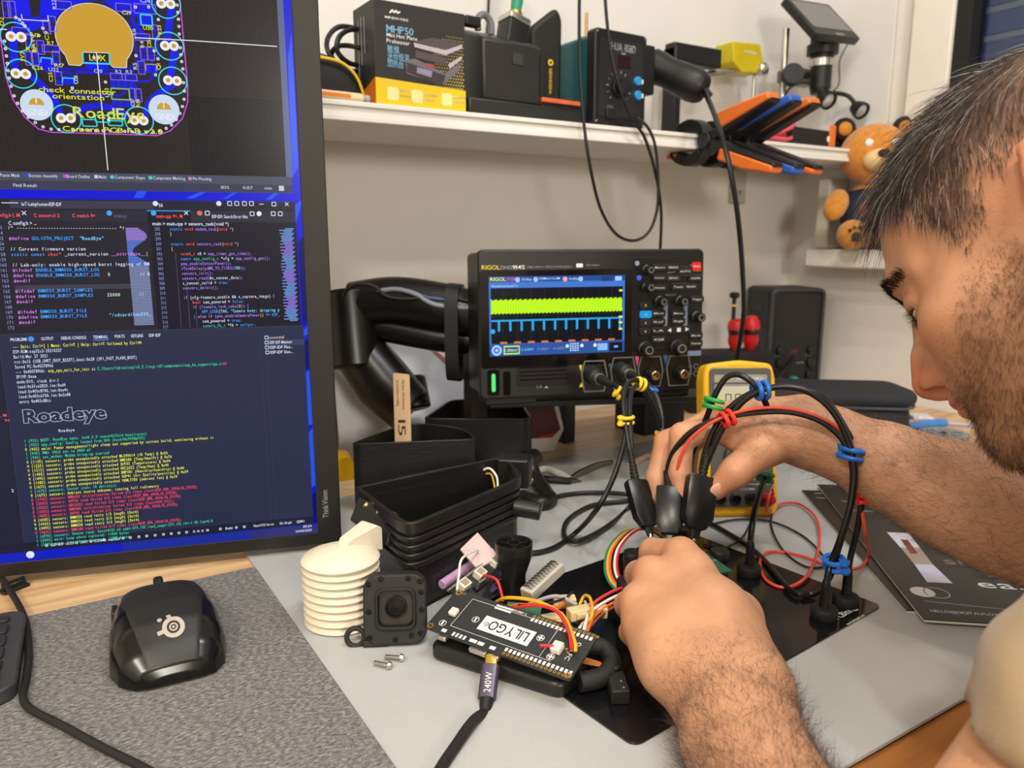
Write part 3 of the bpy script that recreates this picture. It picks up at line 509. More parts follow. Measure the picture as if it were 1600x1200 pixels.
Ur = [[(Tg, 'I (925) BOOT: RoadEye wake: fw=0.0.0 cause=0(Cold boot/reset)')], [(Tg, 'I (935) app_config: Config loaded from NVS (hash=0x7FFB67F3)')], [(Yl, 'W (935) main: Power management/light sleep not supported by current build; continuing without it')], [(Tg, 'I (945) PMU: UVLO set to 2800 mV')], [(Tg, 'I (945) net_modem: Modem bring-up started')], Wl(1135, pa + 'MLX90614 (IR Temp) @ 0x5A'), Wl(1225, pa + 'BME280 (Temp/Hum/Pr) @ 0x76'), Wl(1315, pa + 'SHT45 (Temperature) @ 0x44'), Wl(1405, pa + 'HDC2022 (Temp/Hum) @ 0x40'), Wl(1495, pa + 'BMP581 (Humidity/humidity) @ 0x46'), Wl(1585, pa + 'SGP41 (Air Quality/position) @ 0x59'), Wl(1675, pa + 'VEML7700 (ambient lux) @ 0x10'), [(Tg, 'I (1675) sensors: Sensor scan: 10 device(s)')], [(Yl, 'W (1675) sensors: Ambient source unknown, running full radiometry')], El(1705, 'BME690 initialization failed 3/3 times (last=ESP_ERR_INVALID_STATE)'), El(2035, 'AHT30 read failed 3/3 times (last=ESP_ERR_INVALID_STATE)'), El(3025, 'HDC2022 read failed 3/3 times (last=ESP_ERR_INVALID_STATE)'), El(3035, 'BMV080 initialization failed 3/3 times (last=ESP_FAIL)'), El(4085, 'SHT45 read failed 3/3 times (last=ESP_ERR_INVALID_STATE)'), Wl(4305, 'BMM350 read retry 1/3 (mag0) (0x14)'), Wl(4365, 'BMM350 read retry 2/3 (mag0) (0x14)'), Wl(4495, 'BMM350 read retry 3/3 (mag0) (0x14)'), El(4635, 'BME280 read failed 3/3 times (last=ESP_ERR_INVALID_STATE)'), [(Tg, 'I (4795) sensors: Sensor read: batt=4101 mV amb=-273.15C road_temp=-273.15C rh=-1.0% lux=0.0')], [(Tg, 'I (5095) main: Loop photo captured: 11000 bytes')], [(Tg, 'I (5395) main: Loop photo captured: 11000 bytes')]]
code(Ur, .1125, .1182, .003745, .00157, .0025)
b = lay('#b8bfe0')                        # outlined banner lettering
m0 = b.M
ob = MB(); txt(ob, 'Roadeye', .1205, .1385, .0195, w=.0655, bold=True)
b.M = m0
cu = bpy.data.curves.new('banner', 'FONT'); cu.body = 'Roadeye'; cu.size = 1; cu.fill_mode = 'NONE'; cu.bevel_depth = .014; cu.bevel_resolution = 0; cu.resolution_u = 2; cu.offset = .05
to = bpy.data.objects.new('banner', cu); C.objects.link(to); bpy.context.view_layer.update()
me_ = to.evaluated_get(bpy.context.evaluated_depsgraph_get()).to_mesh()
A_ = np.array([v.co[:] for v in me_.vertices]); F_ = [tuple(p.vertices) for p in me_.polygons]
bpy.data.objects.remove(to); bpy.data.curves.remove(cu)
mn, mx = A_.min(0), A_.max(0); q0, q1 = (0.1139, 0.1312), (0.1782, 0.1462)
b.add([(q0[0] + (p[0] - mn[0]) / (mx[0] - mn[0]) * (q1[0] - q0[0]), q0[1] + (p[1] - mn[1]) / (mx[1] - mn[1]) * (q1[1] - q0[1]) * 1.05, .0006 + p[2] * .01) for p in A_], F_)
txt(lay(G1), 'Roadeye', (0.1395, 0.1255)[0], (0.1395, 0.1255)[1], .0025, w=.0125, mono=True, z=.0006)
for i, s_ in enumerate(('powershell', 'ESP-IDF Monitor', 'ESP-IDF Flas...', 'ESP-IDF Size...')):
    y = .1997 - i * .0045; txt(lay(G1 if i else '#d8b8a0'), s_, .3165, y, .0026, w=.0125 if i == 0 else .0195, z=.0006); outline(lay(G1), .3125, .3152, y, y + .0026, .0005, .0006)
b = lay(G1)
for i, (s_, x, w_) in enumerate((('ESP-IDF v5.5.1', .1235, .0175), ('UART', .1465, .0065), ('COM11', .1575, .009), ('esp32s3', .169, .0095), ('Build', .2675, .006), ('OpenOCD Server', .292, .0185), ('0 A 0', .2395, .009), ('Git Graph', .3155, .011), ('QEMU', .331, .007))): txt(b, s_, x, .0235, .0022, w=w_, z=.0006)
for x in (.12, .1435, .155, .166, .181, .187, .194, .2005, .2075, .2145, .221, .2275, .234, .252, .263, .277, .284): b.disc(x, .0246, .0012, .0006, 10, .0006)
lay('#ff5b62'); txt(lay(RED), 'M', .0985, .1852, .0026, z=.0006); txt(lay(RED), '9+, M', .0935, .1415, .0026, z=.0006); txt(lay(RED), '9+', .1002, .1370, .0026, z=.0006); txt(lay(G1), '2', .0985, .0755, .0026, z=.0006)
BRIGHT = {G1: 1.35, Yl: 1.2, Tg: 1.15, Rd: 1.1, BL_: 1.2, PK: 1.2, V: 1.25, LT: 1.2}
for (h_, k_), m_ in LAY.items(): m_.build('screen_print', EM(h_, BRIGHT.get(h_, k_)), mon, smooth=False)['kind'] = 'stuff'
LAY.clear()
SCREEN_BOLD = False
# ------------------------------------------------------------------ mouse
ms = thing('computer_mouse', 'black computer mouse with a pale ring emblem on the felt pad', 'mouse', (.060, .580, .0041), -4)
def loft(secs, n=28):
    # secs: (y, halfwidth, z0, height, xshift, power)
    V = []; F = []
    for y, hw, z0, h, xs, pw in secs:
        for j in range(n):
            a = math.pi * j / (n - 1); cx_, sx_ = math.cos(a), math.sin(a)
            V.append((xs + hw * math.copysign(abs(cx_) ** pw, cx_), y, z0 + h * abs(sx_) ** pw))
    m = len(secs)
    for i in range(m - 1):
        for j in range(n - 1): F.append((i * n + j + 1, i * n + j, (i + 1) * n + j, (i + 1) * n + j + 1))
        F.append((i * n, i * n + n - 1, (i + 1) * n + n - 1, (i + 1) * n))
    F.append(tuple(range(n))); F.append(tuple(range(m * n - 1, (m - 1) * n - 1, -1)))
    return V, F
S = [(-.0630, .016, .002, .006, .002, .75), (-.0605, .025, .0015, .0125, .002, .70), (-.050, .0335, .001, .0225, .001, .66), (-.034, .0375, .001, .0325, 0, .64), (-.012, .0375, .001, .0385, 0, .64), (.012, .0352, .001, .038, 0, .64), (.034, .0338, .001, .0315, 0, .64), (.050, .0325, .001, .0235, 0, .62), (.060, .0295, .002, .0165, 0, .62), (.0635, .022, .004, .009, 0, .7)]
V, F = loft([tuple(np.array(S[min(int(t), 8)]) * (1 - (t - min(int(t), 8))) + np.array(S[min(int(t), 8) + 1]) * (t - min(int(t), 8))) for t in np.linspace(0, 9, 46)], 44)
MG = mat('mouse_side_gloss', '#0c0c0d', .22, var=.05)
o = MB().add(V, F).build('body', MG, ms, angle=70)
# matte top shell: upper part of the same form, slightly proud
def top_z(x, y):
    ys = [s_[0] for s_ in S]; g = lambda k: np.interp(y, ys, [s_[k] for s_ in S])
    u = min(abs(x - g(4)) / g(1), 1.); pw = g(5); return g(2) + g(3) * (max(0, 1 - u ** (2 / pw)) ** (pw / 2))
def shell(name, m, edge, ny=44, nx=20, d=.0009, y0=-.0605, y1=.0595):
    V = []; F = []
    for i in range(ny + 1):
        y = y0 + (y1 - y0) * i / ny; l, r = edge(y)
        for j in range(nx + 1):
            x = l + (r - l) * j / nx; e = min(j, nx - j, i, ny - i); V.append((x, y, top_z(x, y) + (d if e > 0 else -.0004)))
    for i in range(ny):
        for j in range(nx): a = i * (nx + 1) + j; F.append((a, a + 1, a + nx + 2, a + nx + 1))
    return MB().add(V, F).build(name, m, ms, angle=80)
MT = mat('mouse_top_matt', '#232222', .42, var=.06, bump=.12, bscale=2500)
shell('top_shell', MT, lambda y: (np.interp(y, [-.0605, -.03, .01, .06], [-.0150, -.0225, -.029, -.0255]), np.interp(y, [-.0605, -.03, .01, .06], [.0175, .0245, .030, .0255])))
MB(TR(0, .056, .0185, ry=90)).lathe([(0, -.0035), (.009, -.0035), (.0105, -.002), (.0105, .002), (.009, .0035), (0, .0035)], 24).build('scroll_wheel', RUB, ms)
for y in (.004, .022): MB(TR(-.0322,y,.0215,ry=12)).box(0,0,0, .004, .016, .007).build('side_button', MT, ms, bevel=.0015)
LG = mat('mouse_emblem', '#b0a698', .45, var=.05)
def emb(name, pts2, par):
    V = [(x, y, top_z(x, y) + .0012) for x, y in pts2]
    return V
mb = MB(); cx_, cy_ = .004, -.040
def eann(r1, r2, a0=0, a1=360, ox=0, oy=0):
    n = 30; A = [math.radians(a0 + (a1 - a0) * i / n) for i in range(n + 1)]
    V = [(cx_ + ox + r * math.cos(a), cy_ + oy + r * math.sin(a)) for r in (r1, r2) for a in A]
    mb.add([(x, y, top_z(x, y) + .0013) for x, y in V], [(i, i + 1, n + 2 + i, n + 1 + i) for i in range(n)])
eann(.0072, .0043); eann(.0028, .0018); eann(.0009, .0001)
for a, l in ((105, .0035), (195, .0042)):
    ca, sa = math.cos(math.radians(a)), math.sin(math.radians(a)); V = []
    for d, e in ((.0066, .0014), (.0066 + l, .0014), (.0066 + l, -.0014), (.0066, -.0014)): V.append((cx_ + ca * d - sa * e, cy_ + sa * d + ca * e))
    mb.add([(x, y, top_z(x, y) + .0013) for x, y in V], [(0, 3, 2, 1)])
eann(.0016, .0001, ox=-.0082, oy=.0066)
mb.build('emblem', LG, ms)
# ------------------------------------------------------------------ keyboard, only its right end is in view
kb = thing('keyboard', 'dark grey low keyboard at the left edge of the felt pad', 'keyboard', (-.0335, .585, .0041), -3)
KB = mat('keyboard_grey', '#3b3a3d', .5, var=.05); KEY = mat('keycap_grey', '#2b2b2f', .55, var=.05)
MB().prism(rrect(.36, .125, .014, 6, -.178, .028), .0, .0105).build('case', KB, kb, bevel=.0015)
for r, ws in enumerate(((.030, .017, .017, .017, .017, .017), (.038, .017, .017, .017, .017, .017), (.034, .017, .017, .017, .017, .017), (.026, .017, .017, .017, .017, .017), (.017, .017, .017, .017, .017, .017), (.014, .017, .017, .017, .017, .017))):
    x = -.0075; y = -.020 + r * .0192
    hk = .0165 if r < 5 else .009
    for w_ in ws:
        x -= w_ / 2; MB().prism(rrect(w_ - .001, hk, .003, 3, x, y - (0 if r < 5 else .003)), .0105, .0128).build('key', KEY, kb, bevel=.0006); x -= w_ / 2 + .0015
# braided cable crossing the felt pad
pts = [(-0.0641, 0.8516, 0.0068), (-0.0452, 0.7659, 0.0068), (-0.03, 0.6815, 0.0068), (-0.0264, 0.6171, 0.0068), (-0.0281, 0.5747, 0.0068), (-0.03, 0.5515, 0.0068), (-0.0258, 0.5327, 0.0068), (-0.0088, 0.5015, 0.0068), (0.0094, 0.4669, 0.0068), (0.025, 0.4395, 0.0068), (0.0394, 0.4122, 0.0068), (0.0556, 0.3769, 0.0068)]
BRA = mat('braided_sleeve', '#191817', .6, var=.5, scale=900, bump=.8, bscale=1600)
tag(MB().tube(cr(pts, 10), .0025, 10).build('braided_cable', BRA), 'thick black braided cable crossing the felt pad beside the keyboard', 'cable')
cl = thing('cable_clip', 'small black clip on the wood below the monitor', 'clip', (-0.0373, 0.7542, 0.0), 30)
MB().b2(-.011, .011, -.006, .006, 0, .003).build('clip_base', BLK, cl, bevel=.001)
MB().tube([(-.009, 0, .003), (-.009, 0, .0075), (.009, 0, .0075), (.009, 0, .003)], .0016, 8).build('clip_loop', BLK, cl)
# ------------------------------------------------------------------ oscilloscope
scp = thing('oscilloscope', 'black bench oscilloscope with a lit waveform screen and knobs', 'oscilloscope', (.414, .7258, .1241), -18, rx=-2.6)
SW, SH = .265, .1605
SBK = mat('scope_black', '#141312', .42, var=.06, bump=.1, bscale=1800)
SBK2 = mat('scope_panel', '#0e0e0f', .35, var=.04)
MB(UP.copy()).prism(rrect(SW, SH, .006, 4, SW / 2, SH / 2), -.075, -.012).build('body', SBK, scp, bevel=.004)
MB(UP.copy()).prism(rrect(SW + .004, SH + .004, .007, 5, SW / 2, SH / 2), -.012, 0).build('front_frame', SBK, scp, bevel=.002)
s0, s1 = (0.0052, 0.133), (0.1699, 0.046)
x0, x1, y0, y1 = (-0.0004, 0.0936)[0], (0.1772, 0.0893)[0], (0.0796, 0.0326)[1], (0.08, 0.1405)[1]
MB(UP.copy()).prism(rrect(x1 - x0, y1 - y0, .004, 4, (x0 + x1) / 2, (y0 + y1) / 2), 0, .0012).build('screen_glass', GLOSS, scp, bevel=.0004)
kx0 = (0.1797, 0.0819)[0]
MB(UP.copy()).prism(rrect(SW - .006 - kx0, .107, .003, 3, (kx0 + SW - .006) / 2, .0995), 0, .0009).build('control_panel', SBK2, scp, bevel=.0003)
MB(UP.copy()).prism(rrect(.062, .030, .003, 3, .071, .026), 0, .0009).build('probe_slot', SBK2, scp, bevel=.0003)
for i in range(5): MB(UP.copy()).rect(.043, .099, .0175 + i * .0045, .019 + i * .0045, .0011).build('slot_rib', GLOSS, scp)
SL = {}
def sl(h, k=1.):
    if (h, k) not in SL: SL[(h, k)] = MB(UP.copy())
    return SL[(h, k)]
q00, q10, q11, q01 = (0.0095, 0.0439), (0.1679, 0.0481), (0.1673, 0.1353), (0.0082, 0.1316)
gx0, gx1, gy0, gy1 = q00[0], q10[0], (q00[1] + q10[1]) / 2, (q01[1] + q11[1]) / 2
gw, gh = gx1 - gx0, gy1 - gy0
P_ = lambda u, v: (gx0 + u * gw, gy0 + v * gh)
sl('#3f6fc4').rect(gx0, gx1, gy0, gy1, .0014)
sl('#0c0f16').rect(*[P_(u, 0)[0] for u in (.012, .985)], *[P_(0, v)[1] for v in (.155, .855)], .0015)
sl('#2a4f96').rect(gx0, gx1, P_(0, 0)[1], P_(0, .15)[1], .00148); sl('#24488c').rect(gx0, gx1, P_(0, .93)[1], P_(0, 1)[1], .00148)
b = sl('#3a4450')
for i in range(1, 10): b.rect(P_(i / 10, 0)[0] - .0001, P_(i / 10, 0)[0] + .0001, P_(0, .155)[1], P_(0, .855)[1], .00155)
for i in range(40): b.rect(P_(i / 40, 0)[0], P_(i / 40, 0)[0] + .0008, P_(0, .502)[1], P_(0, .51)[1], .00155)
b = sl('#b6ec1c')
for i in range(110):
    u = .012 + i * .0088; b.rect(P_(u, 0)[0], P_(u + .0088, 0)[0], P_(0, .53 + .006 * (i % 3))[1], P_(0, .715 - .005 * ((i * 7) % 4))[1], .0016)
b = sl('#93c810')
for i in range(50): u = .016 + i * .0194; b.rect(P_(u, 0)[0], P_(u + .003, 0)[0], P_(0, .55)[1], P_(0, .70)[1], .00162)
b = sl('#22a0e0'); b.rect(P_(.012, 0)[0], P_(.985, 0)[0], P_(0, .437)[1], P_(0, .458)[1], .0016)
for i in range(12): u = .06 + i * .0815; b.rect(P_(u, 0)[0], P_(u + .016, 0)[0], P_(0, .325)[1], P_(0, .458)[1], .0016); b.disc(P_(u + .008, 0)[0], P_(0, .325)[1], P_(.008, 0)[0] - gx0, .0016, 12)
b = sl('#d8763a')
for i in range(9): u = .075 + i * .1; b.rect(P_(u, 0)[0], P_(u + .05, 0)[0], P_(0, .158)[1], P_(0, .180)[1], .0017)
txt(sl('#e6f01e'), 'RIGOL', P_(.01, 0)[0], P_(0, .945)[1], .0038, w=gw * .11, bold=True, z=.0016); txt(sl('#ff5a6a'), 'STOP', P_(.125, 0)[0], P_(0, .945)[1], .0034, w=gw * .065, z=.0016)
b = sl('#bfe0ff'); txt(b, '50.00us', P_(.235, 0)[0], P_(0, .945)[1], .0026, w=gw * .07, z=.0016); txt(b, '125MSa/s 12.5M', P_(.36, 0)[0], P_(0, .955)[1], .0024, w=gw * .15, z=.0016); txt(b, '0.00s', P_(.58, 0)[0], P_(0, .945)[1], .0026, w=gw * .07, z=.0016); txt(b, 'WaveformView(YT)', P_(.015, 0)[0], P_(0, .868)[1], .0022, w=gw * .19, z=.0016)
for u, h_ in ((.205, '#9ab8e8'), (.335, '#9ab8e8'), (.55, '#e89a9a'), (.665, '#9ab8e8')): sl(h_).disc(*P_(u, .957), .0028, .0016, 16)
sl('#203a70').rect(P_(.82, 0)[0], P_(.905, 0)[0], P_(0, .925)[1], P_(0, .99)[1], .0016); sl('#9cc4f4').rect(P_(.925, 0)[0], P_(.975, 0)[0], P_(0, .93)[1], P_(0, .985)[1], .0016)
sl('#c8f020').rect(P_(.1, 0)[0], P_(.215, 0)[0], P_(0, .02)[1], P_(0, .128)[1], .0016); sl('#24488c').rect(P_(.107, 0)[0], P_(.208, 0)[0], P_(0, .035)[1], P_(0, .113)[1], .0017)
txt(sl('#e8f4a0'), '1 200mV', P_(.112, 0)[0], P_(0, .055)[1], .003, w=gw * .088, z=.0018); b = sl('#6fd0ff'); txt(b, '2 2.00V', P_(.225, 0)[0], P_(0, .06)[1], .003, w=gw * .09, z=.0018)
txt(sl('#7f95c0'), '3 1.00V   4 1.00V', P_(.345, 0)[0], P_(0, .06)[1], .0028, w=gw * .2, z=.0018)
for i in range(4):
    for j in range(4): sl('#bfe0ff').rect(P_(.585 + j * .018, 0)[0], P_(.597 + j * .018, 0)[0], P_(0, .035 + i * .028)[1], P_(0, .05 + i * .028)[1], .0017)
sl('#7ab4f4').rect(P_(.795, 0)[0], P_(.87, 0)[0], P_(0, .03)[1], P_(0, .12)[1], .0016); sl('#101418').rect(P_(.885, 0)[0], P_(.985, 0)[0], P_(0, .01)[1], P_(0, .13)[1], .0016); sl('#6fb0ff').rect(P_(.92, 0)[0], P_(.95, 0)[0], P_(0, .06)[1], P_(0, .085)[1], .0018)
for u in (.565, .675, .775): sl('#dfe9ff').disc(*P_(u, .1), .002, .0017, 12)
sl('#9cc4f4').disc(*P_(.05, .075), .0058, .0016, 24, .0034); sl('#9cc4f4').disc(*P_(.05, .075), .002, .0016, 12); sl('#22a0e0').disc(*P_(.025, .315), .0026, .0016, 14)
for v in (.79, .545, .45, .375, .29): sl('#d8e838').rect(P_(.955, 0)[0], P_(.982, 0)[0], P_(0, v)[1], P_(0, v + .025)[1], .0018)
for (h_, k_), m_ in SL.items(): m_.build('screen_print', EM(h_, 1.25), scp, smooth=False)['kind'] = 'stuff'
# printed lettering
def sprint(items, m, name='panel_print'):
    mb = MB(UP.copy())
    for s_, p, h_, w_, z_ in items: txt(mb, s_, p[0], p[1], h_, w=w_, z=z_)
    mb.build(name, m, scp, smooth=False)['kind'] = 'stuff'
sprint([('RIGOL', (0.0022, 0.1411), .0046, .0205, .0003)], mat('scope_yellow_print', '#e3c51a', .5, var=0, emit='#6a5a08', estr=.0), 'brand_print')
sprint([('DHO', (0.0235, 0.1412), .0040, .0125, .0003), ('125MHz DIGITAL OSCILLOSCOPE 1.25GSa/s', (0.0528, 0.1423), .0021, .052, .0003), ('Ultra Acquire', (0.1216, 0.144), .0022, .016, .0003), ('LA', (0.0635, 0.0083), .0030, .006, .0012), ('HORIZONTAL', (0.218, 0.1091), .0016, .014, .0012)], GREYP)
b = MB(UP.copy()); txt(b, '914S', *(0.0365, 0.1413), .0042, w=.0140, z=.0003); b.prism(rrect(.0078, .0042, .001, 3, *(0.114, 0.1446)), .0001, .0004); b.build('panel_print', WHT, scp, smooth=False)['kind'] = 'stuff'
b = MB(UP.copy()); q = (0.0744, 0.0078); b.add([(q[0] - .0025, q[1], .0012), (q[0] + .0025, q[1], .0012), (q[0], q[1] + .003, .0012)], [(0, 1, 2)]); b.build('slot_mark', GREYP, scp)
# keys and knobs
KY = mat('scope_key', '#1d1d1f', .5, var=.05)
def key(p, w_, h_, label=None, m=KY, lm=WHT, lw=None):
    k = MB(UP.copy()).prism(rrect(w_, h_, min(w_, h_) * .25, 3, p[0], p[1]), .0009, .0028).build('key', m, scp, bevel=.0005)
    if label:
        mb = MB(UP.copy()); txt(mb, label, p[0], p[1] - .0011, .0022, w=lw or w_ * .68, align='c', z=.0030); mb.build('key_print', lm, k, smooth=False)
    return k
for lb, p in (('Measure', (0.2101, 0.1415)), ('Cursor', (0.21, 0.1299)), ('Analyse', (0.2102, 0.1184)), ('Math', (0.2096, 0.0891)), ('Ref', (0.2097, 0.0792)), ('LA', (0.2099, 0.069)), ('GI', (0.2101, 0.0587)), ('Menu', (0.2344, 0.0885)), ('Single', (0.2346, 0.0795)), ('Trigger', (0.258, 0.1044)), ('Mode', (0.2576, 0.062)), ('Force', (0.2578, 0.0527)), ('Quick', (0.2497, 0.1194)), ('DEFAULT', (0.2276, 0.1292)), ('SINGLE', (0.2269, 0.1414)), ('CLEAR', (0.2554, 0.1288))): key(p, .0175, .0078, lb)
key((0.2333, 0.1191), .0165, .0092, 'Touch'); key((0.2418, 0.1368), .019, .013, 'AUTO')
key((0.2563, 0.1423), .0115, .010, 'RUN', glow('scope_red_key', '#ff3030', .9)); 
for lb, p, m in (('1', (0.1933, 0.0985), KY), ('2', (0.1938, 0.0881), glow('scope_blue_key', '#1fa6f0', .9)), ('3', (0.1933, 0.0783), KY), ('4', (0.1932, 0.0685), KY)): key(p, .0145, .0085, lb, m, YELP if lb == '1' else WHT, .0022)
for p, kind in (((0.2232, 0.069), 0), ((0.2352, 0.0693), 1), ((0.2459, 0.0697), 2)):
    k = key(p, .0125, .0085); x, y = p
    mb = MB(UP.copy()); s_ = .0024
    if kind == 1: mb.rect(x - s_, x + s_, y - s_, y + s_, .0031)
    else: d = -1 if kind == 0 else 1; mb.add([(x - d * s_, y - s_, .0031), (x + d * s_, y, .0031), (x - d * s_, y + s_, .0031)], [(0, 1, 2) if d > 0 else (2, 1, 0)])
    mb.build('key_print', WHT, k)
KNB = mat('scope_knob', '#1a1a1b', .38, var=.05)
def knob(p, r, h_=.0125):
    k = MB(UP @ TR(p[0], p[1], .0009)).lathe([(r * 1.25, 0), (r * 1.25, .002), (r, .003), (r * .94, h_ - .001), (r * .86, h_), (r * .5, h_ - .0006), (0, h_ - .0006)], 22).build('knob', KNB, scp, angle=30)
    MB(UP @ TR(p[0], p[1], .0009)).disc(0, 0, r * .62, h_ + .0001, 20, r * .5).build('knob_ring', GREYP, k)
for p, r in (((0.1949, 0.1386), .0052), ((0.1952, 0.1189), .0052), ((0.2115, 0.1025), .0054), ((0.2374, 0.1024), .0054), ((0.2588, 0.0834), .0058), ((0.1941, 0.0476), .0076), ((0.2349, 0.0483), .0080)): knob(p, r)
for p, h_ in (((0.2187, 0.0885), .029), ((0.244, 0.0879), .029)): MB(UP.copy()).prism(rrect(.0052, h_, .0015, 3, p[0], p[1]), .0009, .0013).build('key_strip', mat('scope_bluegrey', '#7c8aa6', .5), scp)
MB(UP.copy()).prism(rrect(.0175, .006, .001, 3, *(0.2566, 0.0408)), .0009, .0013).build('name_plate', mat('scope_bluegrey', '#7c8aa6', .5), scp)
for p, h_, r in (((0.1828, 0.1464), '#b0b4bc', .0028), ((0.1853, 0.13), '#4a78ff', .0030)): MB(UP @ TR(p[0], p[1], .0009)).lathe([(r, 0), (r * .9, .0012), (0, .0016)], 14).build('indicator', glow('scope_led' + h_.strip('#'), h_, .8), scp)
GOLDL = mat('scope_gold_line', '#8d8440', .5, var=0)
mb = MB(UP.copy())
for pts in ([(0.2202, 0.1353), (0.23, 0.1362), (0.235, 0.1442)], [(0.2205, 0.1314), (0.2308, 0.1322), (0.2361, 0.1268)], [(0.249, 0.1448), (0.253, 0.1369), (0.2631, 0.1368)], [(0.2487, 0.1273), (0.2531, 0.1322), (0.2633, 0.1325)]): mb.line(pts, .0012, .0012)
mb.build('panel_print', GOLDL, scp, smooth=False)['kind'] = 'stuff'
# BNC sockets with hexagonal surrounds, channel colour flags
RIM = mat('bnc_rim', '#6e6c68', .4, var=.05); BNC = mat('bnc_brass', '#b9a888', .3, 1.)
bn = [(0.1317, 0.019), (0.167, 0.0216), (0.2011, 0.0212), (0.237, 0.0211)]
for (x, y), h_ in zip(bn, ('#e8d020', '#3a8f96', '#e0508a', '#3a5f9a')):
    pl = [(-.013, -.0185), (.0125, -.0185), (.0165, 0), (.0125, .0185), (-.0125, .0185), (-.0165, .004)]; pl = [(x + a * .98, y + b_ * .98) for a, b_ in pl]
    MB(UP.copy()).ring(pl, [(x + (a - x) * .92, y + (b_ - y) * .93) for a, b_ in pl], .0002, .002).build('socket_rim', RIM, scp)
    k = MB(UP @ TR(x + .001, y - .003, 0)).lathe([(.0082, 0), (.0082, .003), (.0066, .0035), (.0066, .008)], 20).build('bnc_socket', SBK2, scp)
    MB(UP @ TR(x + .001, y - .003, 0)).lathe([(.0052, .002), (.0052, .0145), (.0046, .0150), (.0036, .0148), (.0034, .009), (.0012, .009), (.001, .0135), (0, .0135)], 20).build('bnc_barrel', BNC, k)
    MB(UP.copy()).add([(x - .0195, y + .0185, .0004), (x - .0140, y + .0185, .0004), (x - .0160, y + .006, .0004)], [(2, 1, 0)]).build('channel_flag', mat('flag' + h_.strip('#'), h_, .5), scp)
MB(UP.copy()).prism(rrect(.0135, .029, .003, 4, *(0.0133, 0.0166)), 0, .0010).build('power_surround', GLOSS, scp)
MB(UP.copy()).prism(rrect(.0042, .0205, .002, 4, *(0.0133, 0.0166)), .0010, .0022).build('power_button', glow('power_green', '#58f07c', 1.1), scp)
MB(UP.copy()).prism(rrect(.008, .027, .002, 3, *(0.0286, 0.0153)), 0, .0012).build('usb_port', GLOSS, scp)
q = (0.1162, 0.0095); MB(UP.copy()).add([(q[0] - .003, q[1] - .0025, .0012), (q[0] + .003, q[1] - .0025, .0012), (q[0], q[1] + .003, .0012)], [(0, 1, 2)]).build('warning_mark', YELP, scp)
b = MB(UP.copy())
for y in ((0.2596, 0.025), (0.2598, 0.0166)): b.disc(y[0], y[1], .0035, .0004, 12, .0024); b.rect(y[0] - .010, y[0] - .005, y[1] - .001, y[1] + .001, .0004)
b.build('ground_lug', RIM, scp)
for x in (.035, .225): MB().b2(x - .03, x + .03, .006, .05, -.010, .001).build('foot', RUB, scp, bevel=.002)
# ------------------------------------------------------------------ riser the oscilloscope stands on
rs = thing('riser_stand', 'black metal riser under the oscilloscope', 'stand', (.73, .80, 0), 0)
MB().prism([(.414 - .73 + .02, .7258 - .80 + .02), (.668 - .73, .645 - .80), (.905 - .73, .925 - .80), (.66 - .73, .94 - .80)], .1055, .1135).build('plate', BLK, rs, bevel=.002)
for p in ((.655, .900), (.872, .905), (.835, .875)): MB().b2(p[0] - .73 - .011, p[0] - .73 + .011, p[1] - .80 - .012, p[1] - .80 + .012, 0.0, .1055).build('leg', BLK, rs, bevel=.002)
MB().b2(.775 - .73, .86 - .73, .86 - .80, .93 - .80, .0, .1055).build('cross_panel', BLKM, rs, bevel=.002)
# ------------------------------------------------------------------ monitor arm behind the monitor
ar = thing('monitor_arm', 'black jointed monitor arm with cables strapped along it', 'monitor arm', (.42, .88, 0))
AB = mat('arm_black', '#121111', .32, var=.06)
def rel(p, o=(.42, .88, 0)): return tuple(p[i] - o[i] for i in range(3))
A0, A1 = rel((0.3411, 0.9203, 0.2151)), rel((0.4768, 0.8198, 0.1989))
MB().tube(cr([A0, rel((0.3859, 0.8878, 0.2218)), rel((0.4366, 0.8481, 0.2129)), A1], 6), .03, 18, radii=None).build('upper_link', AB, ar)
mb = MB(); mb.tube(cr([rel((0.3462, 0.9182, 0.1934)), rel((0.424, 0.8596, 0.1759)), rel((0.4766, 0.8198, 0.1718))], 6), .017, 12); mb.build('lower_link', AB, ar)
MB().cyl(rel((0.3382, 0.9262, 0.2332)), rel((0.3361, 0.9062, 0.1389)), .034, n=24).build('elbow_joint', AB, ar, bevel=.004)
mb = MB(); mb.tube([rel((0.3434, 0.9187, 0.1611)), rel((0.3658, 0.889, 0.1183)), rel((0.3879, 0.8623, 0.0879))], .03, 16, radii=[.033, .037, .032]); mb.build('wrist_link', AB, ar)
MB().cyl(rel((0.4021, 0.8913, 0.1226)), rel((0.4029, 0.8759, 0.0834)), .020, n=16).build('tilt_head', AB, ar, bevel=.003)
MB().b2(.4635 - .42 - .012, .4635 - .42 + .012, .828 - .88 - .012, .828 - .88 + .012, .010, .20).build('post', mat('post_brown', '#241f1a', .4), ar, bevel=.003)
q = rel((0.4445, 0.8414, 0.2051)); q2 = rel((0.4413, 0.8399, 0.1632))
m = MB(); d = (Vector(A1) - Vector(A0)).normalized()
loop = [Vector(q) * (1 - t) + Vector(q2) * t for t in (0, 1)]
n1 = Vector((0, 0, 1)); n2 = d.cross(n1).normalized(); cc = (loop[0] + loop[1]) / 2
ring_ = [cc + n1 * (.056 * math.copysign(abs(math.cos(a)) ** .5, math.cos(a))) + n2 * (.034 * math.copysign(abs(math.sin(a)) ** .5, math.sin(a))) for a in [2 * math.pi * i / 28 for i in range(28)]]
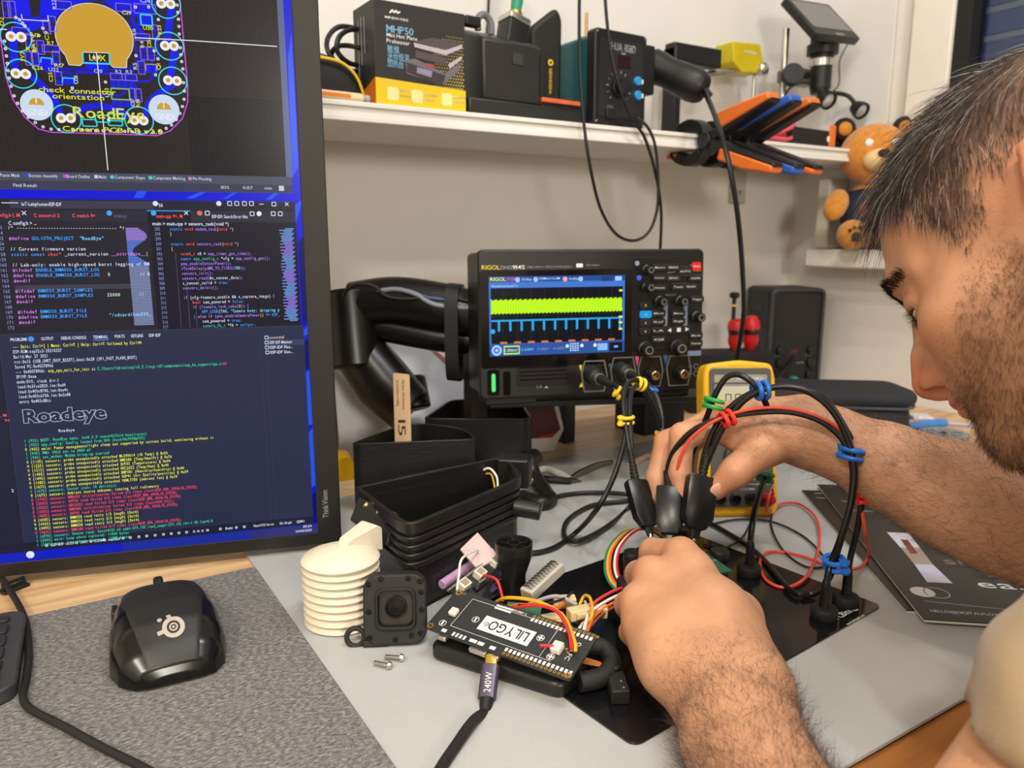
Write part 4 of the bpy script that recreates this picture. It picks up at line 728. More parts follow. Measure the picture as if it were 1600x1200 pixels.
V = [p - d * .008 for p in ring_] + [p + d * .008 for p in ring_]; V2 = [cc + (p - cc) * 1.06 - d * .008 for p in ring_] + [cc + (p - cc) * 1.06 + d * .008 for p in ring_]
F = [(i, (i + 1) % 28, 28 + (i + 1) % 28, 28 + i) for i in range(28)]; F2 = [(56 + a, 56 + b_, 56 + c_, 56 + e_) for a, b_, c_, e_ in F]
F3 = [(i, (i + 1) % 28, 56 + (i + 1) % 28, 56 + i) for i in range(28)] + [(28 + i, 28 + (i + 1) % 28, 84 + (i + 1) % 28, 84 + i) for i in range(28)]
MB().add(V + V2, F + F2 + F3).build('strap', RUB, ar)
for k, (pts, h_, r) in enumerate((([(0.3199, 0.8995, 0.2239), (0.3226, 0.8945, 0.2357), (0.3347, 0.8829, 0.2443), (0.3507, 0.8723, 0.242), (0.3625, 0.8622, 0.23), (0.385, 0.8475, 0.227), (0.4178, 0.8277, 0.23), (0.4496, 0.8063, 0.2232)], '#1a1a1c', .0022), ([(0.3572, 0.8788, 0.2353), (0.3751, 0.8622, 0.2379), (0.392, 0.8443, 0.2322), (0.4103, 0.8302, 0.2202), (0.4456, 0.8071, 0.2157)], '#8a8f9a', .0028), ([(0.364, 0.875, 0.2376), (0.388, 0.8536, 0.2357), (0.4014, 0.8377, 0.2292), (0.4335, 0.8167, 0.2247)], '#4a5a86', .0022))):
    MB().tube(cr([rel(p) for p in pts], 8), r, 8).build('strapped_cable', mat('arm_cable' + h_.strip('#'), h_, .45), ar)
# ------------------------------------------------------------------ things behind the arm and under the oscilloscope
sv = thing('plastic_sleeve', 'clear white plastic sleeve with a red edge leaning behind the monitor arm', 'document sleeve', (.505, .955, 0), -8)
SLV = mat('sleeve_white', '#dcdfe6', .35, var=.04, scale=20)
mb = MB(TR(rx=-12)); mb.b2(-.17, .10, -.001, .001, 0.0005, .205); mb.build('sheet', SLV, sv)
MB(TR(0, -.004, 0, rx=-12)).box(.02, 0, .10, .0022, .0012, .19, Matrix.Rotation(math.radians(-46), 3, 'Y')).build('red_edge', mat('red_edge', '#d4504e', .5), sv)
dv = thing('white_device', 'white framed device with a dark red panel standing behind the black cup', 'device', (0.5876, 0.8671, 0.0), -20)
DW = mat('device_white', '#e2ded9', .45); DR = mat('device_maroon', '#5a2c34', .4)
out2 = [(-.045, 0), (.02, 0), (.036, .032), (.024, .082), (-.045, .082)]
MB(UP.copy()).prism(out2, -.030, 0).build('case', DW, dv, bevel=.003)
MB(UP.copy()).prism([(-.040, .022), (.018, .022), (.030, .034), (.019, .072), (-.040, .072)], 0, .001).build('panel', DR, dv)
MB(UP.copy()).prism([(-.005, .022), (.017, .022), (.022, .028), (.0, .025)], .001, .0016).build('red_stripe', mat('device_red', '#c03040', .4), dv)
tg = thing('tool_caddy', 'black tool caddy holding red grips behind the oscilloscope', 'caddy', (1.02, .93, 0), -25)
q = (1.0185, 0.93, 0.1304)
MB().b2(-.07, .075, -.03, .03, 0.0005, .105).build('box', BLKM, tg, bevel=.003)
TRD = mat('grip_red', '#c81e22', .4)
for i, (x, h_) in enumerate(((.018, .160), (.046, .165))):
    g = MB(TR(x, 0, 0)).lathe([(.006, .105), (.010, .112), (.013, .120), (.0125, .132), (.015, .145), (.013, .156), (.008, h_)], 14).build('grip', TRD, tg)
    MB(TR(x, -.003, 0)).lathe([(.0135, .134), (.0145, .138), (.0135, .142)], 12).build('grip_band', BLK, g)
sd = MB(TR(.012, .0, 0)).lathe([(.0035, .105), (.0035, .195), (.008, .197), (.009, .203), (.006, .206), (0, .206)], 14).build('driver_shaft', BLK, tg)
MB(TR(.012, .0, 0)).lathe([(.0042, .182), (.0042, .185)], 12).build('driver_ring', YELP, sd)
tag(MB(TR(*(0.3118, 0.911, 0.0))).add(*loft([(-.02, .012, 0, .03, 0, .6), (0, .016, 0, .035, 0, .6), (.02, .012, 0, .03, 0, .6)], 20)).build('tape_measure', mat('tape_yellow', '#dcae10', .4)), 'yellow tape measure just behind the right edge of the monitor', 'tape measure')
# ------------------------------------------------------------------ things on the shelf (shelf top z = 0.450, front edge y = 0.863)
ZT = .4505
bx = thing('product_box', 'black and yellow cardboard box of a mini hot plate on the shelf', 'box', (.417, .868, ZT), 1)
BXB = mat('box_black', '#2a2828', .5, var=.04); BXY = mat('box_yellow', '#f0c81c', .5, var=.02); BXO = mat('box_orange', '#e8801e', .5, var=.02)
MB().b2(-.059, .059, 0, .06, 0, .112).build('carton', BXB, bx, bevel=.0008)
FB = UP @ TR(-.059, 0, .0004)
def bprint(name, m, fn):
    mb = MB(FB.copy()); fn(mb); o = mb.build(name, m, bx, smooth=False); o['kind'] = 'stuff'; return o
MB(FB.copy()).add([(0, 0, 0), (.118, 0, 0), (.118, .0245, 0), (0, .0285, 0)], [(0, 1, 2, 3)]).build('yellow_band', BXY, bx)
MB(TR(-.0594, 0, 0)).add([(0, 0, 0), (0, .06, 0), (0, .06, .004), (0, .03, .019), (0, 0, .0285)], [(0, 4, 3, 2, 1)]).build('orange_side', BXO, bx)
def f1(mb):
    txt(mb, 'MINIWARE', *(0.014, 0.093), .0026, w=.029); mb.line([(0.02, 0.0992), (0.0236, 0.103), (0.025, 0.1003), (0.0284, 0.1029), (0.0294, 0.1002), (0.033, 0.1022)], .0018)
    txt(mb, 'Mini Hot Plate', *(0.0154, 0.0736), .0042, w=.0385); txt(mb, 'Preheater', *(0.0152, 0.0674), .0042, w=.029)
bprint('white_print', WHT, f1)
CY = mat('box_cyan_print', '#7fb6d8', .5, var=0)
def f2(mb): txt(mb, 'MHP50', *(0.0152, 0.0786), .0078, w=.034); txt(mb, '敏维', *(0.0157, 0.0574), .0064, w=.0150); txt(mb, '迷你恒温', *(0.0155, 0.0494), .0064, w=.0275); txt(mb, '加热台', *(0.0152, 0.0418), .0064, w=.0205)
bprint('cyan_print', CY, f2)
def f3(mb):
    for r in range(17):
        for c_ in range(26):
            x, y = .052 + c_ * .0034 + (r % 2) * .0017, .026 + r * .0036
            if x < .1165 and (x - .075) * 1.3 + abs(y - .058) * .1 > .0 and (y - .026) < (x - .035) * 1.05: mb.disc(x, y, .0005 + .0009 * max(0, (x - .05) / .066) * (1.1 - (y - .02) / .075), 0, 4)
bprint('halftone_print', mat('box_halftone', '#c9b24a', .6, var=0), f3)
# the picture of the hot plate, as printed shapes
PH = {'#6d6470': [[(0.0378, 0.0506), (0.0508, 0.0539), (0.0905, 0.0415), (0.0857, 0.0276), (0.0395, 0.036)], [(0.0905, 0.0415), (0.1115, 0.0572), (0.1102, 0.0474), (0.0857, 0.0276)]], '#3c3438': [[(0.0399, 0.0486), (0.0905, 0.0395), (0.0857, 0.0257), (0.0396, 0.0378)]], '#b9adb9': [[(0.0491, 0.0712), (0.091, 0.068), (0.0909, 0.0624), (0.0501, 0.0664)], [(0.091, 0.068), (0.1141, 0.0775), (0.1136, 0.0727), (0.0909, 0.0624)], [(0.0941, 0.0523), (0.1127, 0.064), (0.1127, 0.0602), (0.0963, 0.0478)]], '#51484d': [[(0.0496, 0.0722), (0.0733, 0.0798), (0.1136, 0.078), (0.091, 0.0684)], [(0.0511, 0.0632), (0.0909, 0.0595), (0.093, 0.0512), (0.0508, 0.0548)]], '#8d86a0': [[(0.0528, 0.0449), (0.0725, 0.0424), (0.0712, 0.0352), (0.0521, 0.0383)]], '#c23a48': [[(0.0649, 0.05), (0.0749, 0.0496), (0.0737, 0.0472), (0.0642, 0.0476)]]}
for i, (h_, ps) in enumerate(PH.items()):
    mb = MB(FB @ TR(0, 0, .0001 * (i + 1)))
    for p in ps: mb.add([(*q, 0) for q in p], [tuple(range(len(p)))[::-1]])
    mb.build('picture_print', mat('box_pic' + h_.strip('#'), h_, .5, var=.05), bx, smooth=False)['kind'] = 'stuff'
def f4(mb):
    for q in ((0.0214, 0.0123), (0.0523, 0.0121), (0.0918, 0.0119)): mb.prism(rrect(.0145, .0145, .003, 3, *q), 0, .0001)
    for q in ((0.0303, 0.0135), (0.0611, 0.0119), (0.1004, 0.0132)): mb.rect(q[0], q[0] + .017, q[1] + .0015, q[1] + .004); mb.rect(q[0], q[0] + .015, q[1] - .004, q[1] - .0018)
bprint('icon_print', mat('box_cream', '#f6e9a0', .5, var=0), f4)
mb = MB(TR(-.0595, .052, .1, rx=0) @ Matrix(((0, 0, -1, 0), (0, -1, 0, 0), (-1, 0, 0, 0), (0, 0, 0, 1))).inverted_safe())
for i, (y, z1) in enumerate(((.045, .098), (.036, .100), (.027, .099))): 
    MB().b2(-.0594, -.0592, y - .0012, y + .0012, .035 + .012 * i, z1).build('side_print', GREYP, bx)
# coil of black cable and bits at the left end
tag(MB().tube(cr([(0.3791, 0.93, 0.4988), (0.3467, 0.92, 0.4923), (0.3241, 0.92, 0.5089), (0.3261, 0.93, 0.5287), (0.3444, 0.94, 0.5459), (0.3724, 0.95, 0.5488), (0.3928, 0.95, 0.5396), (0.3795, 0.93, 0.5092), (0.3472, 0.91, 0.4991), (0.327, 0.9, 0.5076), (0.3292, 0.9, 0.5244), (0.3488, 0.91, 0.5373), (0.3749, 0.92, 0.5385), (0.3839, 0.92, 0.5166), (0.3559, 0.91, 0.5185), (0.3361, 0.92, 0.5195), (0.3298, 0.93, 0.5093), (0.3466, 0.93, 0.4968), (0.3708, 0.92, 0.4919), (0.3828, 0.92, 0.4844), (0.3621, 0.93, 0.4824), (0.3455, 0.94, 0.4794)], 8), .0030, 8).build('cable_coil', CABLE), 'coiled black cable on the shelf left of the product box', 'cable')
pc = thing('zip_pouch', 'black pouch with yellow piping at the left end of the shelf', 'pouch', (.30, .93, ZT), 10)
MB().add(*loft([(-.04, .05, 0, .02, 0, .6), (-.03, .055, 0, .05, 0, .6), (0, .058, 0, .062, 0, .6), (.03, .055, 0, .058, 0, .6), (.045, .045, 0, .03, 0, .6)], 24)).build('body', mat('pouch_black', '#201f20', .8, bump=.4, bscale=500), pc, angle=70)
MB().tube(cr([(-.02, -.036, .048), (.02, -.037, .047), (.040, -.040, .034), (.049, -.042, .012), (.05, -.042, .002)], 6), .0018, 8).build('piping', YELP, pc)
bd = thing('tissue_pack', 'flat cream packet with a clear end at the left end of the shelf', 'packet', (.318, .878, ZT), 3)
MB().b2(-.05, .028, -.010, .02, 0, .010).build('packet', mat('packet_cream', '#e2cda6', .5, var=.1), bd, bevel=.004); MB().b2(.028, .036, -.009, .019, 0.001, .009).build('clear_end', mat('clear_end', '#dfe3ea', .15, trans=.5), bd, bevel=.003)
MB().b2(-.04, .01, -.0104, -.0100, .003, .007).build('print', BXO, bd)
# ---- soldering station with sleeve holder
st = thing('soldering_station', 'black soldering station with an angled holder and an orange tray strip', 'soldering station', (.58, .875, ZT), 4)
STB = mat('station_black', '#262524', .38, var=.06)
side = [(0, 0), (.115, 0), (.115, .107), (.05, .107), (0, .088)]
mb = MB(TR(-.075, 0, .0) @ Matrix(((0, 0, 1, 0), (1, 0, 0, 0), (0, 1, 0, 0), (0, 0, 0, 1)))); mb.prism([(0.006, .018), (.115, .018), (.115, .105), (.06, .112), (.006, .092)], 0.0, .092); mb.build('body', STB, st, bevel=.004)
MB().b2(-.10, .085, 0, .115, 0, .019).build('base', STB, st, bevel=.003)
MB().b2(.0185, .085, .008, .06, .019, .0245).build('tray', mat('tray_black', '#1c1b1b', .5), st, bevel=.001); MB().b2(.019, .085, .005, .011, .0245, .0305).build('orange_strip', mat('strip_orange', '#e06a3c', .45), st, bevel=.0012)
MB(UP @ TR(-.022, .072, -.0055)).prism(rrect(.0165, .0135, .001, 3), 0, .0008).build('badge', mat('badge_grey', '#393837', .3), st)
hd = TR(-.010, .040, .082, ry=14, rx=-6)
MB(hd).prism(rrect(.034, .030, .004, 4), -.01, .044).build('holder_tube', BLK, st, bevel=.001)
MB(hd).prism(rrect(.036, .032, .005, 4), .044, .052).build('holder_collar', METAL, st, bevel=.001)
MB(hd).lathe([(.0105, .050), (.0105, .054), (.0095, .055), (.0095, .060), (.007, .061)], 20).build('spring_ring', mat('brass_ring', '#c8a860', .3, 1.), st)
tag(MB(TR(.58, .875, ZT, rz=4) @ hd).lathe([(.004, .058), (.007, .061), (.008, .075), (.0078, .10), (.0095, .16), (.008, .2), (0, .203)], 18).build('soldering_iron', mat('iron_teal', '#2e8a6c', .4)), 'teal soldering iron handle standing in the station holder', 'soldering iron')
MB(TR(-.062, .03, .105)).tube(cr([(-.004, 0, 0), (-.004, 0, .014), (.006, 0, .020), (.015, 0, .012), (.016, 0, -.002)], 6), .0045, 8).build('cable_strap', mat('strap_grey', '#6c7076', .5), st)
MB(TR(-.085, .02, .100)).b2(-.010, .012, -.008, .004, 0.004, .016).build('clip', BLK, st, bevel=.002)
pk = thing('tool_pouch', 'tall black tool pouch with vertical yellow lettering on the shelf', 'pouch', (.634, .918, ZT + .0245), -4)
mb = MB(UP.copy()); mb.prism(round_poly([(-.024, 0), (.020, 0), (.021, .118), (.012, .132), (-.030, .100)], .010, 4), -.018, 0); mb.build('body', mat('pouch_leather', '#1a1918', .6, var=.08), pk, bevel=.006, seg=3)
MB(UP @ TR(.0, .04, .0006)).prism(rrect(.012, .064, .002, 3), -.0002, .0003).build('label_patch', BLK, pk)
mb = MB(UP @ TR(.0035, .018, .0012, rz=90)); txt(mb, 'WEIDINGER', 0, 0, .0045, w=.034); mb.disc(.041, .0022, .0042, 0, 16, .002); mb.build('yellow_print', YELP, pk, smooth=False)
# ---- hot air station
ha = thing('hot_air_station', 'teal hot air rework station with a black control face', 'rework station', (.719, .868, ZT), 2)
TEAL = mat('teal_paint', '#0e5359', .4, var=.05)
mb = MB(TR(0, .012, 0)); mb.b2(-.0455, .0455, 0, .165, .003, .118); mb.build('cabinet', TEAL, ha, bevel=.006)
MB(UP.copy()).prism(rrect(.094, .124, .006, 4, 0, .062), -.018, 0).build('face_frame', BLK, ha, bevel=.002)
FH = UP @ TR(-.047, 0, .0006)
MB(FH @ TR(.047, .062, -.0006)).prism(rrect(.078, .100, .002, 3), 0, .0006).build('face_plate', mat('plate_black', '#222224', .45), ha)
MB(FH.copy()).prism(rrect(.024, .017, .001, 3, *(0.0517, 0.0852)), 0, .0004).build('display', mat('display_red', '#2a1215', .2), ha)
mb = MB(FH.copy()); txt(mb, 'YIHUA 858D', *(0.0201, 0.0987), .0095, w=.0525, bold=True); txt(mb, 'TEMP', *(0.0455, 0.0944), .003, w=.009); txt(mb, 'POWER', *(0.0228, 0.023), .0034, w=.0115)
kc = (0.0431, 0.0513)
for a in range(-40, 225, 24): r = math.radians(a); mb.line([(kc[0] + .0185 * math.cos(r), kc[1] + .0185 * math.sin(r)), (kc[0] + .0225 * math.cos(r), kc[1] + .0225 * math.sin(r))], .0014)
for q in ((0.0855, 0.063), (0.0863, 0.0443)): mb.prism(rrect(.006, .006, .001, 2, *q), 0, .0002)
mb.build('white_print', WHT, ha, smooth=False)['kind'] = 'stuff'
MB(FH @ TR(kc[0], kc[1], 0)).lathe([(.0135, 0), (.0135, .004), (.0115, .005), (.0105, .015), (0, .0155)], 22).build('dial', BLK, ha)
for q in ((0.076, 0.0624), (0.0768, 0.0437)): MB(FH @ TR(q[0], q[1], 0)).lathe([(.0062, 0), (.0062, .004), (.0052, .005), (0, .005)], 18).build('blue_button', mat('button_blue', '#2a93cf', .4), ha)
MB(FH @ TR(*(0.0284, 0.0151), 0)).prism(rrect(.0155, .0125, .001, 2), 0, .003).build('power_switch', BLK, ha, bevel=.0006)
for q in ((.004, .119), (.09, .119), (.004, .005), (.09, .005)): MB(FH @ TR(q[0], q[1], 0)).lathe([(.002, 0), (.0016, .001), (0, .001)], 10).build('screw', METAL, ha)
MB(TR(-.03, .04, .118)).lathe([(.012, 0), (.010, .002), (.0025, .003), (.0025, .004)], 16).build('handle_foot', mat('brass_ring', '#c8a860', .3, 1.), ha)
MB(TR(-.03, .04, .118)).cyl((0, 0, .003), (0, 0, .034), .0022, n=10).build('brass_pin', mat('brass_ring', '#c8a860', .3, 1.), ha)
gn = thing('hot_air_gun', 'black hot air gun handle hung on the side of the teal station', 'hot air gun', (.80, .90, ZT + .085), 0)
g = lambda p: tuple(p[i] - (.80, .90, ZT + .085)[i] for i in range(3))
P0, P1 = Vector(g((0.807, 0.905, 0.5472))), Vector(g((0.845, 0.835, 0.5064))); dd = P1 - P0
prof = [(0, .024), (.12, .024), (.32, .0215), (.55, .0235), (.8, .0245), (.93, .0225), (1., .0185)]
MB().tube([P0 + dd * t for t, r in prof], .02, 22, radii=[r for t, r in prof]).build('handle', mat('gun_black', '#1b1a1a', .45, var=.05), gn)
MB().cyl(P1 - dd * .01, P1 + dd * .02, .0145, n=20).build('end_cap', RUB, gn, bevel=.002)
MB().cyl(P1, P1 + dd * .13 + Vector((0, 0, -.004)), .0055, .0035, n=12).build('strain_relief', RUB, gn)
MB().b2(-.034, -.008, -.02, .03, -.035, .032).build('cradle', BLK, gn, bevel=.003)
MB().cyl(P0 - dd * .01, P0 + dd * .10 + Vector((0, 0, .0)), .0235, n=20).build('front_collar', BLK, gn, bevel=.002)
# ---- yellow topped holder behind the clamps
hh = thing('board_holder', 'yellow and black clamp-arm board holder at the back of the shelf', 'holder', (.98, 1.0, ZT), 0)
h = lambda p: tuple(p[i] - (.98, 1.0, ZT)[i] for i in range(3))
MB().b2(-.05, -.035, -.015, .015, 0, .155).build('upright', BLK, hh, bevel=.002); 
q = h((1.0086, 1.0, 0.5983)); MB().b2(-.05, q[0] + .03, -.012, .012, q[2] - .016, q[2] + .014).build('black_arm', BLK, hh, bevel=.002)
q = h((1.102, 1.0, 0.6069)); mb = MB(UP @ TR(q[0], q[2], 0)); mb.prism([(-.038, .022), (.030, .026), (.042, -.004), (.040, -.022), (-.012, -.026), (-.035, -.01)], -.03, .012); mb.build('yellow_block', mat('holder_yellow', '#c8b414', .4), hh, bevel=.002)
mb = MB(UP @ TR(q[0], q[2], .0135)); txt(mb, 'omnifixo', -.012, .006, .006, w=.032); mb.build('block_print', WHT, hh, smooth=False)
MB(UP @ TR(q[0] + .036, q[2] - .016, .008)).lathe([(.011, 0), (.011, .012), (.008, .015), (0, .015)], 8).build('clamp_knob', METAL, hh)
MB().cyl(h((0.9808, 1.0, 0.5647)), h((1.1114, 1.0, 0.5909)), .0055, n=12).build('rail', METAL, hh)
MB().cyl((q[0] + .03, 0, .001), (q[0] + .034, 0, q[2] - .01), .003, n=10).build('post', METAL, hh)
MB().prism(rrect(.13, .05, .004, 3, .0, 0), 0, .006).build('foot_plate', BLK, hh)
# ---- three spring clamps gripping the shelf edge
COR = mat('clamp_orange', '#e8742c', .5, var=.04); CBL = mat('clamp_blue', '#2f5fc0', .5, var=.04); CBK = mat('clamp_black', '#1c1b1b', .42, var=.06)
def clamp(x, y0, upper, lower, lo_tip, label, rx):
    t = thing('spring_clamp', label, 'clamp', (x, y0, .439), 0, 'spring clamps on the shelf edge')
    M_ = Matrix(((0, 0, 1, 0), (-1, 0, 0, 0), (0, 1, 0, 0), (0, 0, 0, 1)))     # drawing x -> -y (towards the room), y -> z
    R_ = lambda w_: M_ @ TR(0, 0, -w_ / 2)
    # jaws reach back over and under the shelf
    for s_, nm in ((1, 'upper_jaw'), (-1, 'lower_jaw')):
        pl = cr([(0.004, s_ * .004, 0), (-.012, s_ * .026, 0), (-.034, s_ * .034, 0), (-.058, s_ * .028, 0), (-.074, s_ * .0165, 0)], 5)
        outer = [(p.x, p.y) for p in pl]; inner = [(p.x * .93 - .002, p.y - s_ * (.017 if -.06 < p.x < -.01 else .006)) for p in pl][::-1]
        MB(R_(.022)).prism(outer + inner, 0, .022).build(nm, CBK, t, bevel=.002)
        pd = MB(M_.copy()).prism(rrect(.026, .008, .003, 3, -.068, s_ * .0170), -.010, .010).build('pad', COR if lower is COR else lower, t, bevel=.002)
        d = Vector((.116, s_ * .043)) if s_ > 0 else Vector((.128, -.046)); n_ = Vector((-d.y, d.x)).normalized() * s_
        a0 = Vector((-.002, s_ * .002)); pts = [a0 - n_ * .010, a0 + d * .2 - n_ * .009, a0 + d - n_ * .007, a0 + d * 1.02 - n_ * .001, a0 + d * .6 + n_ * .000, a0 + d * .25 + n_ * .004, a0 + n_ * .010]
        hd_ = MB(R_(.022)).prism([tuple(p) for p in pts], 0, .022).build('handle', CBK, t, bevel=.004, seg=3)
        col = upper if s_ > 0 else lower
        g0, g1 = (.26, 1.0)
        if s_ < 0 and lo_tip is not None: g0, g1 = .26, .78
        gp = [a0 + d * g0 - n_ * .001, a0 + d * g1 - n_ * .003, a0 + d * g1 + n_ * .0075, a0 + d * (.62 if g1 > .9 else .55) + n_ * .0165, a0 + d * g0 + n_ * .0165]
        if s_ > 0: gp[-1] = a0 + d * g0 + n_ * .024
        MB(R_(.0245)).prism([tuple(p) for p in gp], 0, .0245).build('grip', col, t, bevel=.003)
        if s_ < 0 and lo_tip is not None:
            gp = [a0 + d * .78 + n_ * .0, a0 + d * 1.01 + n_ * -.002, a0 + d * 1.0 + n_ * .006, a0 + d * .78 + n_ * .011]; MB(R_(.0235)).prism([tuple(p) for p in gp], 0, .0235).build('grip_tip', lo_tip, t, bevel=.003)
    MB(M_ @ TR(0, 0, -.014)).lathe([(0, 0), (.012, 0), (.0125, .003), (.0125, .025), (.012, .028), (0, .028)], 20).build('pivot', CBK, t, bevel=.001)
    return t
clamp(.872, .846, COR, COR, None, 'orange gripped spring clamp nearest the hot air station', 0)
clamp(.912, .842, CBL, CBL, None, 'blue gripped spring clamp between two orange ones on the shelf edge', 0)
clamp(.952, .842, COR, CBL, COR, 'spring clamp farthest from the hot air station, orange upper grip', 0)
# ---- red pouch, black case, microscope
rp_ = thing('red_cable_pouch', 'red pouch with pink cable loops behind the spring clamps', 'pouch', (1.05, .915, ZT), 10)
MB().add(*loft([(-.03, .06, 0, .02, 0, .6), (-.02, .065, 0, .034, 0, .6), (.02, .065, 0, .042, 0, .6), (.035, .055, 0, .02, 0, .6)], 22)).build('pouch', mat('pouch_red', '#cf3440', .55, var=.06), rp_, angle=70)
MB().tube(cr([(-.06, -.035, .012), (0, -.040, .016), (.05, -.038, .030), (.075, -.025, .040), (.07, -.03, .022), (.03, -.042, .008), (-.03, -.042, .006), (-.06, -.036, .010)], 8), .0032, 8).build('cable_loop', mat('cable_pink', '#e0566c', .5), rp_)
bc = thing('black_case', 'small black case with an orange tab on the shelf', 'case', (1.155, .905, ZT), 4)
MB().b2(-.055, .055, -.02, .03, 0, .030).build('body', BLKM, bc, bevel=.002); MB().b2(.048, .066, -.022, -.0195, .004, .040).build('orange_tab', COR, bc, bevel=.002); MB(UP @ TR(.045, .016, .0215)).disc(0, 0, .005, 0, 14).build('sticker', WHT, bc)
mi = thing('digital_microscope', 'black digital microscope with a tilted screen and two lamp arms', 'microscope', (1.2, .965, ZT), 0)
m_ = lambda p: tuple(p[i] - (1.2, .965, ZT)[i] for i in range(3))
MB().prism(rrect(.15, .085, .008, 4, -.01, .032), 0, .012).build('base_plate', mat('scope_base', '#b8b4aa', .35, .6), mi, bevel=.002)
MB().cyl((-.006, .02, .012), (-.006, .02, .215), .006, n=14).build('column', METAL, mi)
q = m_((1.1747, 0.95, 0.5795)); MB(TR(*q, rx=78, rz=-35)).lathe([(0, -.008), (.018, -.008), (.019, -.005), (.019, .005), (.018, .008), (0, .008)], 24).build('focus_knob', BLK, mi)
MB().cyl(q, m_((1.2224, 0.955, 0.5842)), .006, n=10).build('knob_shaft', BLK, mi)
ax0, ax1 = m_((1.2457, 0.945, 0.561)), m_((1.2389, 0.945, 0.6339))
MB().b2(-.012, ax0[0] + .02, -.012, .03, ax0[2] + .012, ax0[2] + .034).build('bracket', mat('bracket_al', '#8d8a86', .35, .8), mi, bevel=.002)
AX = TR(ax0[0], ax0[1], ax0[2])
L_ = ax1[2] - ax0[2]
MB(AX.copy()).lathe([(0, -.008), (.0155, -.008), (.0165, -.004), (.0165, .0), (.0185, .001), (.0185, L_ * .52), (.0165, L_ * .53)], 24).build('tube', BLK, mi)
MB(AX.copy()).lathe([(.0205, L_ * .53), (.0205, L_ * .70), (.0195, L_ * .71)], 24).build('silver_ring', METAL, mi)
MB(AX.copy()).lathe([(.020, L_ * .71), (.020, L_ * .80), (.027, L_ * .81), (.0275, L_ * 1.03), (.022, L_ * 1.06), (.022, L_ * 1.2)], 24).build('head', BLK, mi)
MB(AX.copy()).b2(.0165, .0190, -.010, .004, .002, L_ * .5).build('silver_plate', METAL, mi)
# screen: flat slab tilted up towards the room
SCM = TR(ax1[0] - .006, ax1[1] - .010, ax1[2] + .032) @ Matrix.Rotation(math.radians(6), 4, 'Z') @ Matrix.Rotation(math.radians(-5), 4, 'Y') @ Matrix.Rotation(math.radians(48), 4, 'X')
MB(SCM.copy()).prism(rrect(.140, .096, .004, 3, 0, .010), -.008, .006).build('screen_case', BLK, mi, bevel=.002)
MB(SCM.copy()).prism(rrect(.122, .070, .001, 2, 0, .016), .006, .0065).build('screen', mat('lcd_off', '#6b6b6c', .25, var=.03), mi)
mb = MB(SCM.copy()); txt(mb, 'Andonstar', -.006, -.033, .0045, w=.027, z=.0064); mb.build('brand_print', WHT, mi, smooth=False)
for k, (p0, p1, p2) in enumerate((((1.2493, 0.945, 0.5613), (1.2171, 0.92, 0.547), (1.2019, 0.9, 0.5353)), ((1.2808, 0.945, 0.5587), (1.3071, 0.93, 0.5534), (1.3115, 0.91, 0.5287)))):
    MB().tube(cr([m_(p0), m_(p1), m_(p2)], 8), .004, 10).build('lamp_arm', BLK, mi)
    c_ = Vector(m_(p2)); nd = Vector((-.1, -.75, -.45)).normalized(); lh = MB(Matrix.Translation(c_) @ nd.to_track_quat('Z', 'Y').to_matrix().to_4x4())
    lh.lathe([(.006, -.014), (.011, -.010), (.0155, .004), (.0155, .012), (.0135, .012), (.0125, .008), (0, .008)], 20); lp = lh.build('lamp_head', BLK, mi)
    MB(Matrix.Translation(c_) @ nd.to_track_quat('Z', 'Y').to_matrix().to_4x4()).lathe([(.012, .0085), (.006, .012), (0, .0128)], 16).build('lamp_lens', mat('lens_clear', '#bfc4ca', .1, .3), lp)
for pts, r in (([(1.3231, 0.95, 0.6495), (1.2959, 0.945, 0.6156), (1.299, 0.945, 0.5772), (1.2807, 0.945, 0.5598)], .0012), ([(1.1402, 0.94, 0.5291), (1.1547, 0.94, 0.5516), (1.1903, 0.945, 0.5664), (1.2341, 0.945, 0.5686)], .0022)): MB().tube(cr([m_(p) for p in pts], 8), r, 6).build('lead', CABLE, mi)
pd_ = thing('black_pad', 'small dark octagonal stand propped up at the right end of the shelf', 'stand', (1.262, .905, ZT), -8)
MB(UP @ TR(0, 0, 0)).prism([(-.020, .001), (.022, .001), (.026, .014), (.014, .038), (-.008, .042), (-.024, .034), (-.027, .012)], -.010, 0).build('octagon', mat('pad_dark', '#2b2d33', .6), pd_, bevel=.003)
MB().b2(-.05, .045, -.02, .01, 0, .0015).build('foot', BLK, pd_)
# ---- hanging cables
def cable(name, label, pts, r, m=CABLE, k=10, n=8, cat='cable', group=None): return tag(MB().tube(cr(pts, k), r, n).build(name, m), label, cat, group)
cable('power_cable', 'black cable looping down in front of the shelf from the rework station', [(0.6325, 0.85, 0.6423), (0.6314, 0.848, 0.5736), (0.6322, 0.846, 0.5115), (0.6398, 0.846, 0.4487), (0.6532, 0.848, 0.3926), (0.6816, 0.86, 0.3392), (0.7184, 0.87, 0.3045), (0.7522, 0.87, 0.2945), (0.774, 0.862, 0.3073), (0.7822, 0.855, 0.3409), (0.7765, 0.85, 0.3896), (0.7677, 0.849, 0.4285), (0.7545, 0.85, 0.4501), (0.7438, 0.857, 0.4612), (0.7404, 0.864, 0.4635)], .0022)
cable('signal_cable', 'thin black cable crossing the rework station face and hanging behind the oscilloscope', [(0.6767, 0.858, 0.6521), (0.6833, 0.857, 0.5828), (0.6943, 0.852, 0.5191), (0.7226, 0.85, 0.4638), (0.7493, 0.85, 0.436), (0.7762, 0.855, 0.39), (0.8037, 0.87, 0.3372), (0.8228, 0.89, 0.2712), (0.83, 0.9, 0.2316)], .0022)
